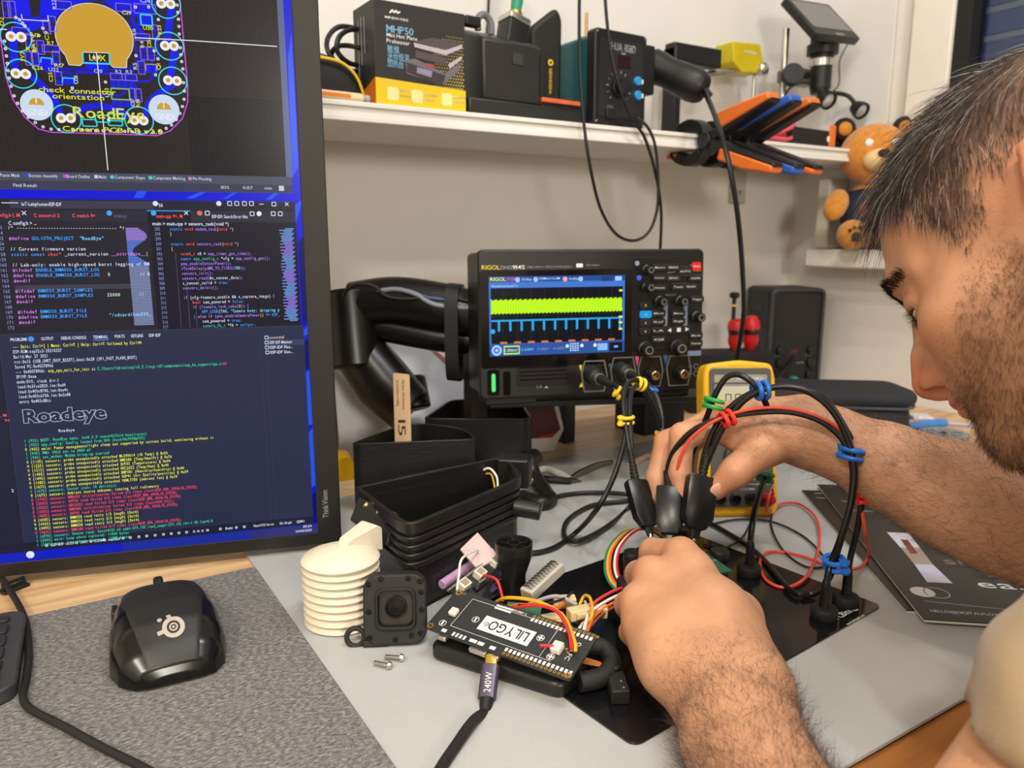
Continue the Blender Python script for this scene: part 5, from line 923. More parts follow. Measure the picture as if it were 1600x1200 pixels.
cable('gun_cable', 'thick black cable hanging from the hot air gun down to the desk', [(0.8407, 0.828, 0.4998), (0.8155, 0.79, 0.4735), (0.7783, 0.735, 0.43), (0.771, 0.71, 0.3839), (0.7898, 0.71, 0.3245), (0.8262, 0.73, 0.2572), (0.868, 0.76, 0.1915), (0.9068, 0.8, 0.1325), (0.9324, 0.83, 0.0859), (0.9342, 0.85, 0.0406), (0.9237, 0.8795, 0.004)], .0036)
cable('thin_wall_cable', 'thin black cable running down the wall above the soldering station', [(0.6233, 1.058, 0.6979), (0.6196, 1.058, 0.6272), (0.6143, 1.055, 0.5902)], .0018)
# ---- plush toy on the sill
pl = thing('plush_toy', 'orange plush animal in a dark vest sitting on the window sill', 'plush toy', (1.292, .862, .2775), -42)
pl.scale = (1.18, 1.18, 1.18)
FUR = mat('plush_orange', '#d0862c', .9, var=.18, scale=120, bump=.9, bscale=700, sheen=.4); FUR2 = mat('plush_cream', '#e8c08a', .9, var=.1, scale=120, bump=.9, bscale=700); FURB = mat('plush_brown', '#2a1c14', .9, var=.1, bump=.6, bscale=700); VST = mat('vest_navy', '#262a3a', .8, bump=.4, bscale=500)
MB().sph((0, 0, .052), .040, (.9, .8, 1.25), 20, 12).build('body', FUR, pl)
MB().sph((0, 0, .054), .0425, (.92, .84, 1.05), 20, 12).build('vest', VST, pl); MB().b2(-.02, .02, -.038, -.034, .050, .066).build('vest_patch', mat('vest_red', '#8a3a26', .8), pl, bevel=.002)
hd_ = MB().sph((0, -.012, .140), .046, (1.05, 1., .95), 22, 14).build('head', FUR, pl)
MB().sph((0, -.050, .128), .022, (1.15, .8, .8), 16, 10).build('muzzle', FUR2, hd_); MB().sph((0, -.067, .136), .007, (1.3, .8, .9), 12, 8).build('nose', FURB, hd_)
for s_ in (-1, 1):
    er = MB().sph((s_ * .042, .0, .178), .017, (1., .5, 1.), 14, 8).build('ear', FURB, pl); MB().sph((s_ * .042, -.006, .178), .010, (1., .4, 1.), 12, 8).build('inner_ear', FUR, er)
    MB().sph((s_ * .018, -.052, .152), .006, (1, .6, 1), 12, 8).build('eye', WHT, pl)
    MB(TR(s_ * .050, -.020, .066, ry=s_ * -28, rx=-38)).sph((0, 0, 0), .017, (1., 1., 1.75), 16, 12).build('arm', FUR, pl)
    lg = MB().sph((s_ * .030, -.048, .022), .022, (1., 1.15, 1.), 16, 10).build('leg', FUR, pl)
    sl_ = MB(TR(s_ * .030, -.0735, .023, rx=90)); sl_.disc(0, -.004, .0075, 0, 14)
    for a in (-.9, -.3, .3, .9): sl_.disc(.0125 * math.sin(a), .0115 * math.cos(a) - .002, .003, 0, 8)
    sl_.build('paw_print', FURB, lg)
tag(MB(TR(1.30, .958, .2775, rz=0)).b2(-.018, .036, -.024, .004, 0, .130).build('white_binder', TRIMW, bevel=.004), 'white box standing in the sill corner beside the plush toy', 'box')
# ------------------------------------------------------------------ printed black enclosures left of centre
PLA = mat('printed_black', '#1c1b1a', .33, var=.1, scale=20, bump=.25, bscale=60, stretch=(1, 1, 14))
PLAM = mat('printed_black_matt', '#1f1e1d', .55, var=.12, bump=.5, bscale=1400)
def cup(name, label, ctrl, rr, zt, wall, cat, org, floor=.003):
    t = thing(name, label, cat, (*org, .003)); o = round_poly([(p[0] - org[0], p[1] - org[1]) for p in ctrl], rr, 6); i = offset_poly(o, -wall)
    mb = MB(); mb.ring(o, i, 0, zt - .003); mb.build('wall', PLA, t, bevel=.0006, angle=50); MB().prism(i, 0, floor).build('bottom', PLA, t)
    return t, o, i
c1, o1, i1 = cup('printed_cup', 'black printed D-shaped cup holding a wooden tag', [(0.2746, 0.7748, 0.08), (0.4054, 0.7183, 0.08), (0.4166, 0.773, 0.08), (0.3743, 0.8331, 0.08)], [.014, .016, .03, .03], .08, .0028, 'cup', (.34, .75))
c2, o2, i2 = cup('printed_cup', 'black printed D-shaped cup standing behind the one with the wooden tag', [(0.3947, 0.8401, 0.08), (0.5092, 0.7645, 0.08), (0.5509, 0.857, 0.08), (0.4823, 0.9296, 0.08)], [.012, .018, .03, .03], .08, .0028, 'cup', (.47, .82))
TAGP = (0.3441, 0.7852, 0.093)
tagm = thing('wooden_tag', 'thin wooden tag with handwriting stuck in the black cup', 'tag', (*TAGP[:2], .0065), -30)
TAGH = (0.3493, 0.7948, 0.1501)[2] - .0065
WT = mat('tag_wood', '#d8b58c', .6, var=.06, scale=40, stretch=(8, 1, 1))
mb = MB(UP.copy()); mb.prism(round_poly([(-.0095, 0), (.0095, 0), (.0092, TAGH - .002), (-.0092, TAGH)], .0025), -.0015, 0); tg_ = mb.build('stick', WT, tagm, bevel=.0003)
INK = mat('tag_ink', '#3a2e26', .7, var=0)
mb = MB(UP @ TR(-.004, TAGH - .060, .0004, rz=-90)); txt(mb, '15', -.006, -.001, .0085, w=.0185); mb.build('ink_number', INK, tagm, smooth=False)
mb = MB(UP @ TR(.0, TAGH - .030, .0004, rz=-90)); txt(mb, 'N2 box 2.0 Amazon', -.022, .0005, .0030, w=.034); txt(mb, 'no moisture sealing', -.022, -.0055, .0026, w=.030); mb.build('ink_text', INK, tagm, smooth=False)
# ---- ribbed enclosure
en = thing('ribbed_enclosure', 'open black printed enclosure with ribbed sides beside the white louvred shield', 'enclosure', (.28, .54, .003))
ctrl = [(0.2292, 0.6346, 0.08), (0.2285, 0.5184, 0.08), (0.3746, 0.5769, 0.08), (0.3974, 0.6484, 0.08)]
ctrl = [(p[0] - .28, p[1] - .54) for p in ctrl]; rr = [.009, .022, .020, .022]
oo = round_poly(ctrl, rr, 7); ii = offset_poly(oo, -.0045); bo_ = offset_poly(oo, -.0035)
mb = MB(); mb.ring(oo, ii, .067, .077); mb.build('rim', PLA, en, bevel=.0008, angle=50)
for k in range(4):
    z = .0595 - k * .0072; MB().ring(offset_poly(oo, -.0006), offset_poly(oo, -.005), z, z + .0050).build('rib', PLA, en, bevel=.0012, angle=50)
MB().ring(bo_, offset_poly(bo_, -.003), 0, .0675).build('wall', PLA, en, angle=50); MB().prism(bo_, 0, .003).build('bottom', PLA, en)
E0 = (.28, .54, .003); er = lambda p: Vector(rel(p, E0))
PQ = [er((0.2246, 0.6115, 0.078)), er((0.2379, 0.5621, 0.0769)), er((0.226, 0.5546, 0.0531)), er((0.2223, 0.5618, 0.0535)), er((0.2134, 0.6051, 0.0612))]
pn = (PQ[1] - PQ[0]).cross(PQ[4] - PQ[0]).normalized(); pn = pn if pn.y < 0 else -pn
kk = len(PQ); MB().add(PQ + [p - pn * .006 for p in PQ], [tuple(range(kk)), tuple(range(2 * kk - 1, kk - 1, -1))] + [(i, kk + i, kk + (i + 1) % kk, (i + 1) % kk) for i in range(kk)]).build('bracket_plate', PLAM, en, bevel=.0012)
for p in (er((0.2263, 0.5982, 0.0742)), er((0.2307, 0.5806, 0.0725))): MB(Matrix.Translation(p) @ pn.to_track_quat('Z', 'Y').to_matrix().to_4x4()).lathe([(.0032, -.001), (.0032, .0004), (.0026, .0018), (.0014, .0026), (0, .0027)], 14).build('screw', mat('screw_brass', '#b9a67a', .25, 1.), en)
q = ctrl[3]; MB(TR(q[0] + .001, q[1] - .018, .050, rz=-38)).prism(round_poly([(-.018, -.012), (.014, -.014), (.016, .012), (-.016, .014)], .003), 0.0, .030).build('corner_block', PLA, en, bevel=.002)
q = ctrl[2]; MB().tube([(q[0] - .012, q[1] - .0, .050), (q[0] + .006, q[1] - .018, .047)], .0085, 16, radii=[.0085, .0082]).build('gland', PLA, en, bevel=.001)
cw = thing('white_connector_lead', 'white plug on short white and yellow wires inside the ribbed enclosure', 'connector', (.325, .575, .092))
e0 = (.325, .575, .092)
ew = lambda p: tuple(p[i] - e0[i] for i in range(3))
pg = ew((0.3573, 0.6493, 0.07))
MB(TR(*pg, rz=-25, ry=20)).b2(-.005, .005, -.003, .003, -.004, .004).build('plug', mat('plug_white', '#e9e2d2', .5), cw, bevel=.0008)
MB().tube(cr([pg, ew((0.366, 0.6438, 0.07)), ew((0.3708, 0.6355, 0.0734)), ew((0.3735, 0.6264, 0.0667)), ew((0.3708, 0.6196, 0.0559))], 6), .0011, 6).build('white_wire', mat('wire_white', '#e8e4da', .5), cw)
MB().tube(cr([pg, ew((0.3673, 0.6423, 0.0668)), ew((0.3718, 0.6335, 0.0671)), ew((0.3685, 0.6206, 0.0541))], 6), .0009, 6).build('yellow_wire', mat('wire_yellow', '#e0a81c', .5), cw)
# ---- white louvred radiation shield
rs_ = thing('radiation_shield', 'cream white louvred radiation shield beside the monitor foot', 'radiation shield', (.1850, .5485, .003), 0)
CRM = mat('cream_plastic', '#e0d6bf', .5, var=.02, sss=.0)
for k in range(8):
    MB().lathe([(.022, .0015 + k * .0062), (.0285, .0006 + k * .0062), (.0300, .0012 + k * .0062), (.0296, .0024 + k * .0062), (.0225, .0074 + k * .0062), (.018, .0074 + k * .0062), (.018, .0015 + k * .0062)], 40).build('louvre', CRM, rs_)
MB().lathe([(.0300, .0500), (.0304, .0512), (.0290, .0530), (.016, .0585), (.005, .0605), (0, .0606)], 40).build('cap', CRM, rs_)
MB(TR(0, 0, 0, rz=20)).add([(-.002, -.0045, .056), (-.002, .0045, .056), (.004, -.0055, .0655), (.004, .0055, .0655), (.030, -.009, .0710), (.030, .009, .0710), (.036, -.009, .067), (.036, .009, .067), (.036, -.009, .047), (.036, .009, .047), (.018, -.0055, .050), (.018, .0055, .050)], [(0, 2, 3, 1), (2, 4, 5, 3), (4, 6, 7, 5), (6, 8, 9, 7), (8, 10, 11, 9), (0, 1, 11, 10), (0, 10, 2), (2, 10, 8, 4), (4, 8, 6), (1, 3, 11), (3, 5, 9, 11), (5, 7, 9)]).build('mount_arm', CRM, rs_, bevel=.0015)
# ---- camera housing front leaning on the enclosure
ch = thing('camera_housing', 'black printed square camera housing leaning on the ribbed enclosure', 'camera housing', (0.2021, 0.4852, 0.003), -27, rx=-12)
fr = rrect(.0465, .0520, .011, 6, 0, .0275); MB(UP.copy()).ring(fr, rrect(.0260, .0270, .005, 6, 0.0005, .0285), -.010, 0).build('front_frame', PLAM, ch, bevel=.0015)
MB(UP.copy()).prism(rrect(.046, .0515, .011, 6, 0, .0275), -.014, -.010).build('back_plate', PLAM, ch)
MB(UP.copy()).ring(rrect(.0300, .0310, .006, 6, .0005, .0285), rrect(.0250, .0262, .005, 6, .0005, .0285), 0, .0025).build('gasket', RUB, ch, bevel=.0008)
MB(UP.copy()).prism(rrect(.0250, .0262, .005, 6, .0005, .0285), -.006, -.0045).build('lens_window', mat('window_grey', '#3a3632', .12, var=.05), ch)
MB(UP @ TR(.0005, .0285, -.0045)).lathe([(.0085, 0), (.0082, .0012), (.0068, .0014), (.0062, .0006), (0, .0010)], 26).build('lens', GLOSS, ch)
for x, z in ((-.0185, .008), (-.019, .047), (.0185, .048), (.0195, .040), (.0195, .027), (.0185, .010), (-.019, .027), (-.010, .0505), (.010, .0505), (.0, .006), (.012, .0085)): MB(UP @ TR(x, z, 0)).lathe([(.0022, .0004), (.0014, .0005), (.0013, -.001), (0, -.001)], 10).build('hole', GLOSS, ch)
rg = [(-.0295 + .0065 * math.cos(a), 0.0, .0075 + .0065 * math.sin(a)) for a in [2 * math.pi * i / 20 for i in range(20)]]
MB(TR(0, .005, 0)).tube(rg, .0020, 8, closed=True).build('strap_loop', PLAM, ch); MB().b2(-.024, -.005, .001, .009, .0005, .0055).build('loop_foot', PLAM, ch, bevel=.001)
# ---- two small screws
def screw(name, label, loc, rz):
    t = thing(name, label, 'screw', loc, rz, 'loose screws on the grey mat')
    MB(TR(0, 0, .0026, ry=90)).lathe([(0, -.0022), (.0022, -.0018), (.0029, 0), (.0029, .0004), (.0012, .0006)], 14).build('head', METAL, t)
    pr = []
    for i in range(14): pr += [(.0013, .0006 + i * .0008), (.0017, .0010 + i * .0008)]
    MB(TR(0, 0, .0026, ry=90)).lathe(pr + [(0, .0125)], 10).build('thread', METAL, t, angle=20)
screw('screw', 'loose steel screw on the grey mat, the one nearer the viewer', (0.187, 0.4615, 0.003), 130)
screw('screw', 'loose steel screw on the grey mat, the one nearer the camera housing', (0.1982, 0.4662, 0.003), 140)
# ------------------------------------------------------------------ circuit board stack
PCBK = mat('pcb_black', '#2a2c2e', .38, var=.04); SLK = mat('silk_white', '#dcdcd8', .6, var=.01); GOLD = mat('pad_gold', '#c8a044', .3, .8); TIN = mat('tin', '#c4c0b8', .3, .9)
ln = thing('lid_plate', 'black printed lid lying under the circuit board', 'lid', (.262, .415, .003), 0)
MB(TR(0, 0, 0, rz=-58)).prism(round_poly([(-.062, -.016), (.045, -.022), (.052, .014), (-.055, .022)], .010, 5), 0, .012).build('slab', PLA, ln, bevel=.003)
rgp = [p for p in cr([rel((0.2997, 0.3913, 0.02), (.262, .415, .003)), rel((0.314, 0.3844, 0.018), (.262, .415, .003)), rel((0.3128, 0.3708, 0.014), (.262, .415, .003)), rel((0.2973, 0.3632, 0.012), (.262, .415, .003)), rel((0.2811, 0.3663, 0.012), (.262, .415, .003))], 6)]
MB().tube(rgp, .0065, 12).build('loop_rim', PLAM, ln)
# main board, component side away, print upside down to the viewer
BL3, BR3, TL3, TR3 = Vector((0.2159, 0.4643, 0.025)), Vector((0.2675, 0.3566, 0.023)), Vector((0.244, 0.492, 0.036)), Vector((0.2932, 0.3788, 0.036))
ex = ((BR3 - BL3) + (TR3 - TL3)).normalized(); ey = ((TL3 - BL3) + (TR3 - BR3)); ey = (ey - ex * ey.dot(ex)).normalized(); ez = ex.cross(ey)
LBM = Matrix(((ex.x, ey.x, ez.x, BL3.x), (ex.y, ey.y, ez.y, BL3.y), (ex.z, ey.z, ez.z, BL3.z), (0, 0, 0, 1)))
LW, LH = .1195, .0415
brd = thing('circuit_board', 'dark grey circuit board with white upside-down lettering and plated edge holes', 'circuit board', tuple(BL3)); brd.matrix_world = LBM
MB().prism(rrect(LW, LH, .003, 4, LW / 2, LH / 2), -.0016, 0).build('board', PCBK, brd)
MB(TR(z=.0002)).rect(.0370, .0790, .0135, .0270).build('label_print', SLK, brd, smooth=False)
mb = MB(TR(.0755, .0245, .0003, rz=180)); txt(mb, 'LILYGO', 0, 0, .0085, w=.0320, bold=True); mb.M = TR(.0415, .0200, .0003, rz=180); mb.disc(0, 0, .0018, 0, 14, .0013); txt(mb, 'R', -.0007, -.0008, .0015); mb.build('label_text', PCBK, brd, smooth=False)
mb = MB(TR(z=.0003)); mb.line([(.0175, .0085), (.0175, .0370), (.1000, .0370)], .0003); mb.line([(.0175, .0085), (.1000, .0085)], .0003); mb.line([(.0915, .0085), (.0915, .037)], .0003)
for x, y, pm_ in ((.0105, .0085, 0), (.0315, .0205, 0), (.0840, .0235, 1), (.0985, .0120, 1)):
    mb.disc(x, y, .0028, 0, 20, .0024)
    if pm_: mb.rect(x - .0020, x + .0020, y - .0006, y + .0006, .0001); mb.rect(x - .0006, x + .0006, y - .0020, y + .0020, .0001)
    else: mb.rect(x - .0007, x + .0007, y - .0018, y + .0018, .0001)
m0 = mb.M; mb.M = TR(z=.0003) @ TR(.0640, .0400, 0, rz=180); txt(mb, 'T-SIM7080G-S3', -.0, .0002, .0018, w=.0200)
mb.M = TR(z=.0003); mb.rect(.038, .052, .0352, .0366); mb.rect(.038, .052, .0378, .0392); mb.M = m0
for i in range(15): mb.rect(.0690 + i * .0033, .0710 + i * .0033, .0345, .0375)
for i in range(16): mb.rect(.0665 + i * .0033, .0685 + i * .0033, .0040, .0070)
for i in range(4): mb.rect(.0235 + i * .0032, .0253 + i * .0032, .0012, .0046)
for i, (a, b_) in enumerate(((.0385, .0445), (.0455, .0505), (.014, .018), (.0555, .060))): mb.rect(a, b_, .0016, .0044)
mb.M = TR(.108, .0205, .0003, rz=-90); txt(mb, 'A FC', -.004, 0, .0032, w=.011); mb.disc(-.008, .003, .0016, 0, 12, .001); mb.disc(-.008, -.002, .0016, 0, 12, .001)
mb.build('silk_print', SLK, brd, smooth=False)['kind'] = 'stuff'
mb = MB(TR(z=.0003))
for i in range(16): mb.disc(.0700 + i * .0033, .0392, .0012, 0, 12, .0006); mb.disc(.0675 + i * .0033, .0020, .0012, 0, 12, .0006)
for x, y in ((.0035, .0385), (.0035, .003), (.1165, .0030)): mb.disc(x, y, .0024, 0, 16, .0013)
for x in (.006, .0085): mb.disc(x, .0392, .0010, 0, 10, .0005)
mb.build('plated_hole', GOLD, brd, smooth=False)['kind'] = 'stuff'
MB(TR(.0130, .0195, 0)).b2(-.003, .003, -.0032, .0032, 0, .0035).build('button', mat('button_cream', '#e6dcc6', .45), brd, bevel=.0008)
jc = MB(TR(.1000, .0190, 0)).b2(-.0035, .0035, -.0040, .0040, 0, .0045).build('battery_socket', mat('button_cream', '#e6dcc6', .45), brd, bevel=.0006)
MB().tube(cr([(.0985, .018, .0035), (.094, .015, .0055), (.091, .0125, .0065)], 4), .0011, 8).build('red_stub', mat('wire_red', '#d02c2c', .45), brd)
for x, y, w_ in ((.1055, .0215, .0018), (.1075, .0195, .0016), (.1085, .0235, .002)): MB(TR(x, y, 0)).b2(-w_ / 2, w_ / 2, -.0006, .0006, 0, .0008).build('chip_part', GOLD, brd)
MB(TR(.0600, -.0010, -.0040)).b2(-.0045, .0045, -.001, .0065, -.0016, .0022).build('usb_socket', TIN, brd, bevel=.0008)
MB(TR(.0160, .0010, -.0040)).b2(-.0035, .0035, -.003, .004, -.0016, .0022).build('usb_socket', TIN, brd, bevel=.0008); MB(TR(.0475, .0005, -.0040)).b2(-.007, .007, -.003, .006, -.0016, .0022).build('card_socket', TIN, brd, bevel=.0004)
for x in (.02, .1): MB(TR(x, .022, -.0016)).lathe([(.004, 0), (.004, -.016), (0, -.016)], 10).build('standoff', BLK, brd)
# usb cable with braided sleeve
uc = thing('usb_cable', 'braided black cable plugged into the circuit board, grey plug marked 240W', 'cable', (0.2317, 0.403, 0.0), 0)
u_ = lambda p: rel(p, (0.2317, 0.403, 0.0))
pA, pB = LBM @ Vector((.060, -.003, -.0037)), Vector((0.2297, 0.397, 0.01))
pA = Vector(u_(pA)); pB = Vector(u_(pB)); dq = (pB - pA); dz = dq.normalized(); dx = dz.cross(Vector((0, 0, 1))).normalized(); dy = dx.cross(dz)
UM = Matrix(((dx.x, dy.x, dz.x, pA.x), (dx.y, dy.y, dz.y, pA.y), (dx.z, dy.z, dz.z, pA.z), (0, 0, 0, 1))); L0 = dq.length
MB(UM.copy()).prism(rrect(.0085, .0028, .0013, 4), -.003, .004).build('plug_tip', GOLD, uc)
MB(UM.copy()).prism(rrect(.0122, .0068, .003, 5), .004, .027).build('plug_shell', mat('plug_grey', '#5c5766', .35, .6), uc, bevel=.0006)
mb = MB(UM @ Matrix(((0, 1, 0, -.0022), (0, 0, 1, .0036), (-1, 0, 0, .0240), (0, 0, 0, 1)))); txt(mb, '240W', 0, 0, .0045, w=.0135); pt = mb.build('plug_print', SLK, uc, smooth=False)
MB(UM @ TR(z=.027)).lathe([(.0046, 0), (.0040, .009), (.0036, .012)], 14).build('strain_relief', RUB, uc)
pe = UM @ Vector((0, 0, .036))
MB().tube(cr([pe, Vector(u_((0.2044, 0.3731, 0.007))), Vector(u_((0.1858, 0.3599, 0.006))), Vector(u_((0.1718, 0.349, 0.006))), Vector(u_((0.1535, 0.3334, 0.006)))], 10), .0034, 10).build('sleeve', BRA, uc)
# second board, battery and antenna behind
SBO = (0.277, 0.5063, 0.03)
sb = thing('sensor_board', 'black board with white sockets standing behind the lettered board', 'circuit board', SBO)
QA, QB, QC, QD = [Vector(rel(p, SBO)) for p in ((0.2555, 0.5039, 0.0271), (0.3239, 0.5329, 0.0367), (0.3183, 0.5134, 0.0094), (0.2706, 0.4847, 0.0161))]
sn = (QB - QA).cross(QD - QA).normalized(); sn = sn if sn.z > 0 else -sn
qv = [QA, QB, QC, QD]; MB().add(qv + [p - sn * .0016 for p in qv], [(0, 1, 2, 3), (7, 6, 5, 4)] + [(i, 4 + i, 4 + (i + 1) % 4, (i + 1) % 4) for i in range(4)]).build('board', PCBK, sb)
MB().tube([QA - sn * .0008, QB - sn * .0008], .0011, 6).build('board_edge', mat('board_edge', '#8b8578', .5), sb)
def on_sb(u_, v_): return (QA * (1 - u_) + QB * u_) * (1 - v_) + (QD * (1 - u_) + QC * u_) * v_
sx = (QB - QA).normalized(); sy_ = sn.cross(sx)
def sbm(u_, v_): p = on_sb(u_, v_); return Matrix(((sx.x, sy_.x, sn.x, p.x), (sx.y, sy_.y, sn.y, p.y), (sx.z, sy_.z, sn.z, p.z), (0, 0, 0, 1)))
for u_, v_ in ((.16, .22), (.46, .24), (.78, .22)): k = MB(sbm(u_, v_)).b2(-.0048, .0048, -.0040, .0040, 0, .0066).build('socket', mat('button_cream', '#e6dcc6', .45), sb, bevel=.0006); MB(sbm(u_, v_)).b2(-.0032, .0032, -.0028, .0028, .0066, .0068).build('socket_mouth', mat('socket_shadow', '#9c927c', .6), k)
for i in range(5): MB(sbm(.30 + .03 * i, .52)).b2(-.0007, .0007, -.0007, .0007, 0, .009).build('pin', TIN, sb)
MB(sbm(.36, .52)).b2(-.0075, .0075, -.0022, .0022, 0, .0045).build('pin_header', BLK, sb)
for u_, v_, w_ in ((.62, .5, .007), (.84, .55, .006), (.55, .78, .008)): MB(sbm(u_, v_)).b2(-w_ / 2, w_ / 2, -.003, .003, 0, .0018).build('chip', mat('chip_purple', '#3a3550', .35), sb)
for i in range(9): MB(sbm(.42 + .05 * i, .68)).b2(-.0006, .0006, -.0009, .0009, 0, .0008).build('small_part', TIN, sb)
bt = MB().tube([(0.2633, 0.5307, 0.0186), (0.3275, 0.5588, 0.023)], .0042, 16); tag(bt.build('battery_cell', mat('battery_pink', '#c89ac4', .4), bevel=.001), 'pink wrapped battery cell behind the sensor board', 'battery')
an = thing('patch_antenna', 'square pink ceramic patch antenna with a white lead above the boards', 'antenna', (0.2838, 0.5162, 0.045), 0)
AQ = [Vector(rel(p, (0.2838, 0.5162, 0.045))) for p in ((0.2863, 0.5406, 0.0412), (0.291, 0.5196, 0.0303), (0.3121, 0.5197, 0.0361), (0.3065, 0.5467, 0.0497))]
nn = (AQ[1] - AQ[0]).cross(AQ[2] - AQ[0]).normalized() * -.0025
MB().add(AQ + [p + nn for p in AQ], [(0, 1, 2, 3), (7, 6, 5, 4), (0, 4, 5, 1), (1, 5, 6, 2), (2, 6, 7, 3), (3, 7, 4, 0)]).build('tile', mat('antenna_pink', '#cfb4b0', .45, var=.05), an)
ac = (AQ[0] + AQ[2]) / 2
MB().tube(cr([ac, ac + Vector((-.004, -.002, .004)), Vector(rel((0.2688, 0.5047, 0.05), (0.2838, 0.5162, 0.045))), Vector(rel((0.2598, 0.4935, 0.042), (0.2838, 0.5162, 0.045))), Vector(rel((0.2511, 0.4802, 0.038), (0.2838, 0.5162, 0.045)))], 6), .0010, 8).build('lead', mat('wire_white', '#e8e4da', .5), an)
kn = thing('round_standoff', 'black printed round funnel-shaped standoff behind the boards', 'standoff', (0.3177, 0.5055, 0.003), 0)
MB().lathe([(.0105, 0), (.0098, .022), (.0145, .036), (.0155, .044), (.0155, .050), (.0140, .050), (.0136, .044), (.0060, .043), (.0060, .050), (.0045, .050), (.0045, .040), (0, .040)], 28).build('body', PLA, kn)
for a in range(0, 360, 60): MB(TR(0, 0, 0, rz=a)).b2(.006, .0137, -.0008, .0008, .042, .048).build('spoke', PLA, kn)
# terminal strip and connectors
TA, TB_ = Vector((0.3015, 0.462, 0.024)), Vector((0.3406, 0.4746, 0.034)); td = (TB_ - TA)
tb = thing('terminal_strip', 'grey terminal strip with curled contacts beside the round standoff', 'terminal strip', tuple((TA + TB_) / 2), math.degrees(math.atan2(td.y, td.x)), ry=-math.degrees(math.atan2(td.z, math.hypot(td.x, td.y))))
tb.scale = (td.length / .058,) * 3 if td.length > .03 else (1, 1, 1)
TGR = mat('terminal_grey', '#b5b1a6', .45, var=.05)
MB().b2(-.028, .030, -.0095, .0075, 0, .0125).build('block', TGR, tb, bevel=.0015)
for i in range(11): MB(TR(-.023 + i * .0048, 0, .0125)).tube([(0, -.006 + .012 * t, .0026 * math.sin(math.pi * t)) for t in np.linspace(0, 1, 9)], .0011, 6).build('contact', mat('contact_dark', '#5f5b54', .35, .8), tb)
MB().b2(-.0284, -.0281, -.008, .006, .001, .011).build('end_plate', mat('terminal_tan', '#b39a6c', .5), tb)
gb = thing('sensor_stack', 'green and black boards with tan connectors heaped beside the terminal strip', 'circuit board', (0.2994, 0.4219, 0.018), -40)
MB(TR(.0, .0, .0, ry=8)).b2(-.030, .026, -.016, .016, 0, .0016).build('black_board', PCBK, gb); MB(TR(-.022, .008, .010, rx=10)).b2(-.014, .012, -.007, .007, 0, .0014).build('green_board', mat('pcb_green', '#2f7a52', .4, var=.1), gb)
TAN = mat('connector_tan', '#d6bf8e', .5, var=.04)
for x, y, z, rz in ((.006, .026, .010, 12), (.018, .006, .012, 30), (.000, -.004, .010, 24), (.030, .022, .006, 5)):
    k = MB(TR(x, y, z, rz=rz)).b2(-.0085, .0085, -.0045, .0045, -.004, .004).build('connector', TAN, gb, bevel=.0008); MB(TR(x, y, z, rz=rz)).b2(-.0045, .0045, -.0062, -.0045, -.0015, .002).build('latch', TAN, k)
for i in range(12): MB(TR(-.018 + i * .003, .012, .0016)).b2(-.0010, .0010, -.0025, .0025, 0, .0030).build('header_pin', TIN, gb)
for x, y in ((-.01, -.004), (.012, -.008)): MB(TR(x, y, .0016)).b2(-.005, .005, -.004, .004, 0, .0016).build('chip', BLK, gb)
MB().tube(cr([(-.020, .014, .012), (.0, .018, .018), (.016, .014, .014)], 6), .0016, 8).build('grey_lead', mat('wire_grey', '#9a9a9c', .5), gb)
# wires between the boards and to the clamped board
WR = {'red': '#d0302a', 'yellow': '#e8b01a', 'orange': '#e0641e', 'white': '#ece6da', 'black': '#1b1b1b', 'green': '#2c7a5c', 'brown': '#8a4a2a'}
def wire(col, pts, r=.00105, lab='', k=8): return tag(MB().tube(cr(pts, k), r, 6).build('jumper_wire', mat('wire_' + col, WR[col], .45)), lab, 'wire')
wire('yellow', [(0.275, 0.462, 0.03), (0.2755, 0.4454, 0.04), (0.2856, 0.4225, 0.044), (0.2912, 0.3991, 0.042), (0.2824, 0.3744, 0.038), (0.2787, 0.3679, 0.034)], .0013, 'yellow wire arching from the standoff to the corner of the lettered board')
wire('orange', [(0.2745, 0.4481, 0.032), (0.2861, 0.4316, 0.038), (0.2996, 0.4185, 0.038), (0.3196, 0.4341, 0.03)], .0011, 'orange wire lying between the terminal strip and the lettered board')
wire('red', [(0.2731, 0.4432, 0.032), (0.2826, 0.4222, 0.042), (0.2889, 0.4036, 0.044), (0.2844, 0.3837, 0.04), (0.2764, 0.369, 0.036)], .0013, 'red wire arching over the lettered board beside the yellow wire')
wire('red', [(0.2789, 0.488, 0.04), (0.2813, 0.4734, 0.042), (0.2819, 0.4668, 0.034), (0.2812, 0.4629, 0.028)], .0011, 'short red wire curling from a white socket to the standoff')
wire('black', [(0.2793, 0.4382, 0.036), (0.2893, 0.4238, 0.04), (0.3129, 0.4291, 0.036), (0.3332, 0.4444, 0.03)], .0010, 'black wire lying over the terminal strip')
lp = [((0.3186, 0.4166, 0.02), (0.3328, 0.4199, 0.03), (0.3531, 0.4223, 0.034), (0.3735, 0.4238, 0.034)), ((0.3122, 0.4095, 0.02), (0.3291, 0.415, 0.028), (0.3516, 0.4203, 0.03), (0.3717, 0.4194, 0.032)), ((0.3132, 0.4078, 0.018), (0.3293, 0.4113, 0.026), (0.3507, 0.4169, 0.028), (0.3695, 0.4154, 0.03)), ((0.3117, 0.4034, 0.018), (0.3319, 0.4107, 0.024), (0.3502, 0.4147, 0.026), (0.3682, 0.4122, 0.028))]
for col, p, lb in zip(('red', 'white', 'orange', 'brown'), lp, ('red', 'white', 'orange', 'brown')): wire(col, list(p), .0012, lb + ' wire running from the tan connectors to the clamped board')
wire('yellow', [(0.3135, 0.4044, 0.022), (0.3189, 0.402, 0.034), (0.3305, 0.4193, 0.036), (0.3333, 0.4307, 0.032), (0.3222, 0.4238, 0.026)], .0012, 'small yellow wire loop standing above the tan connectors')
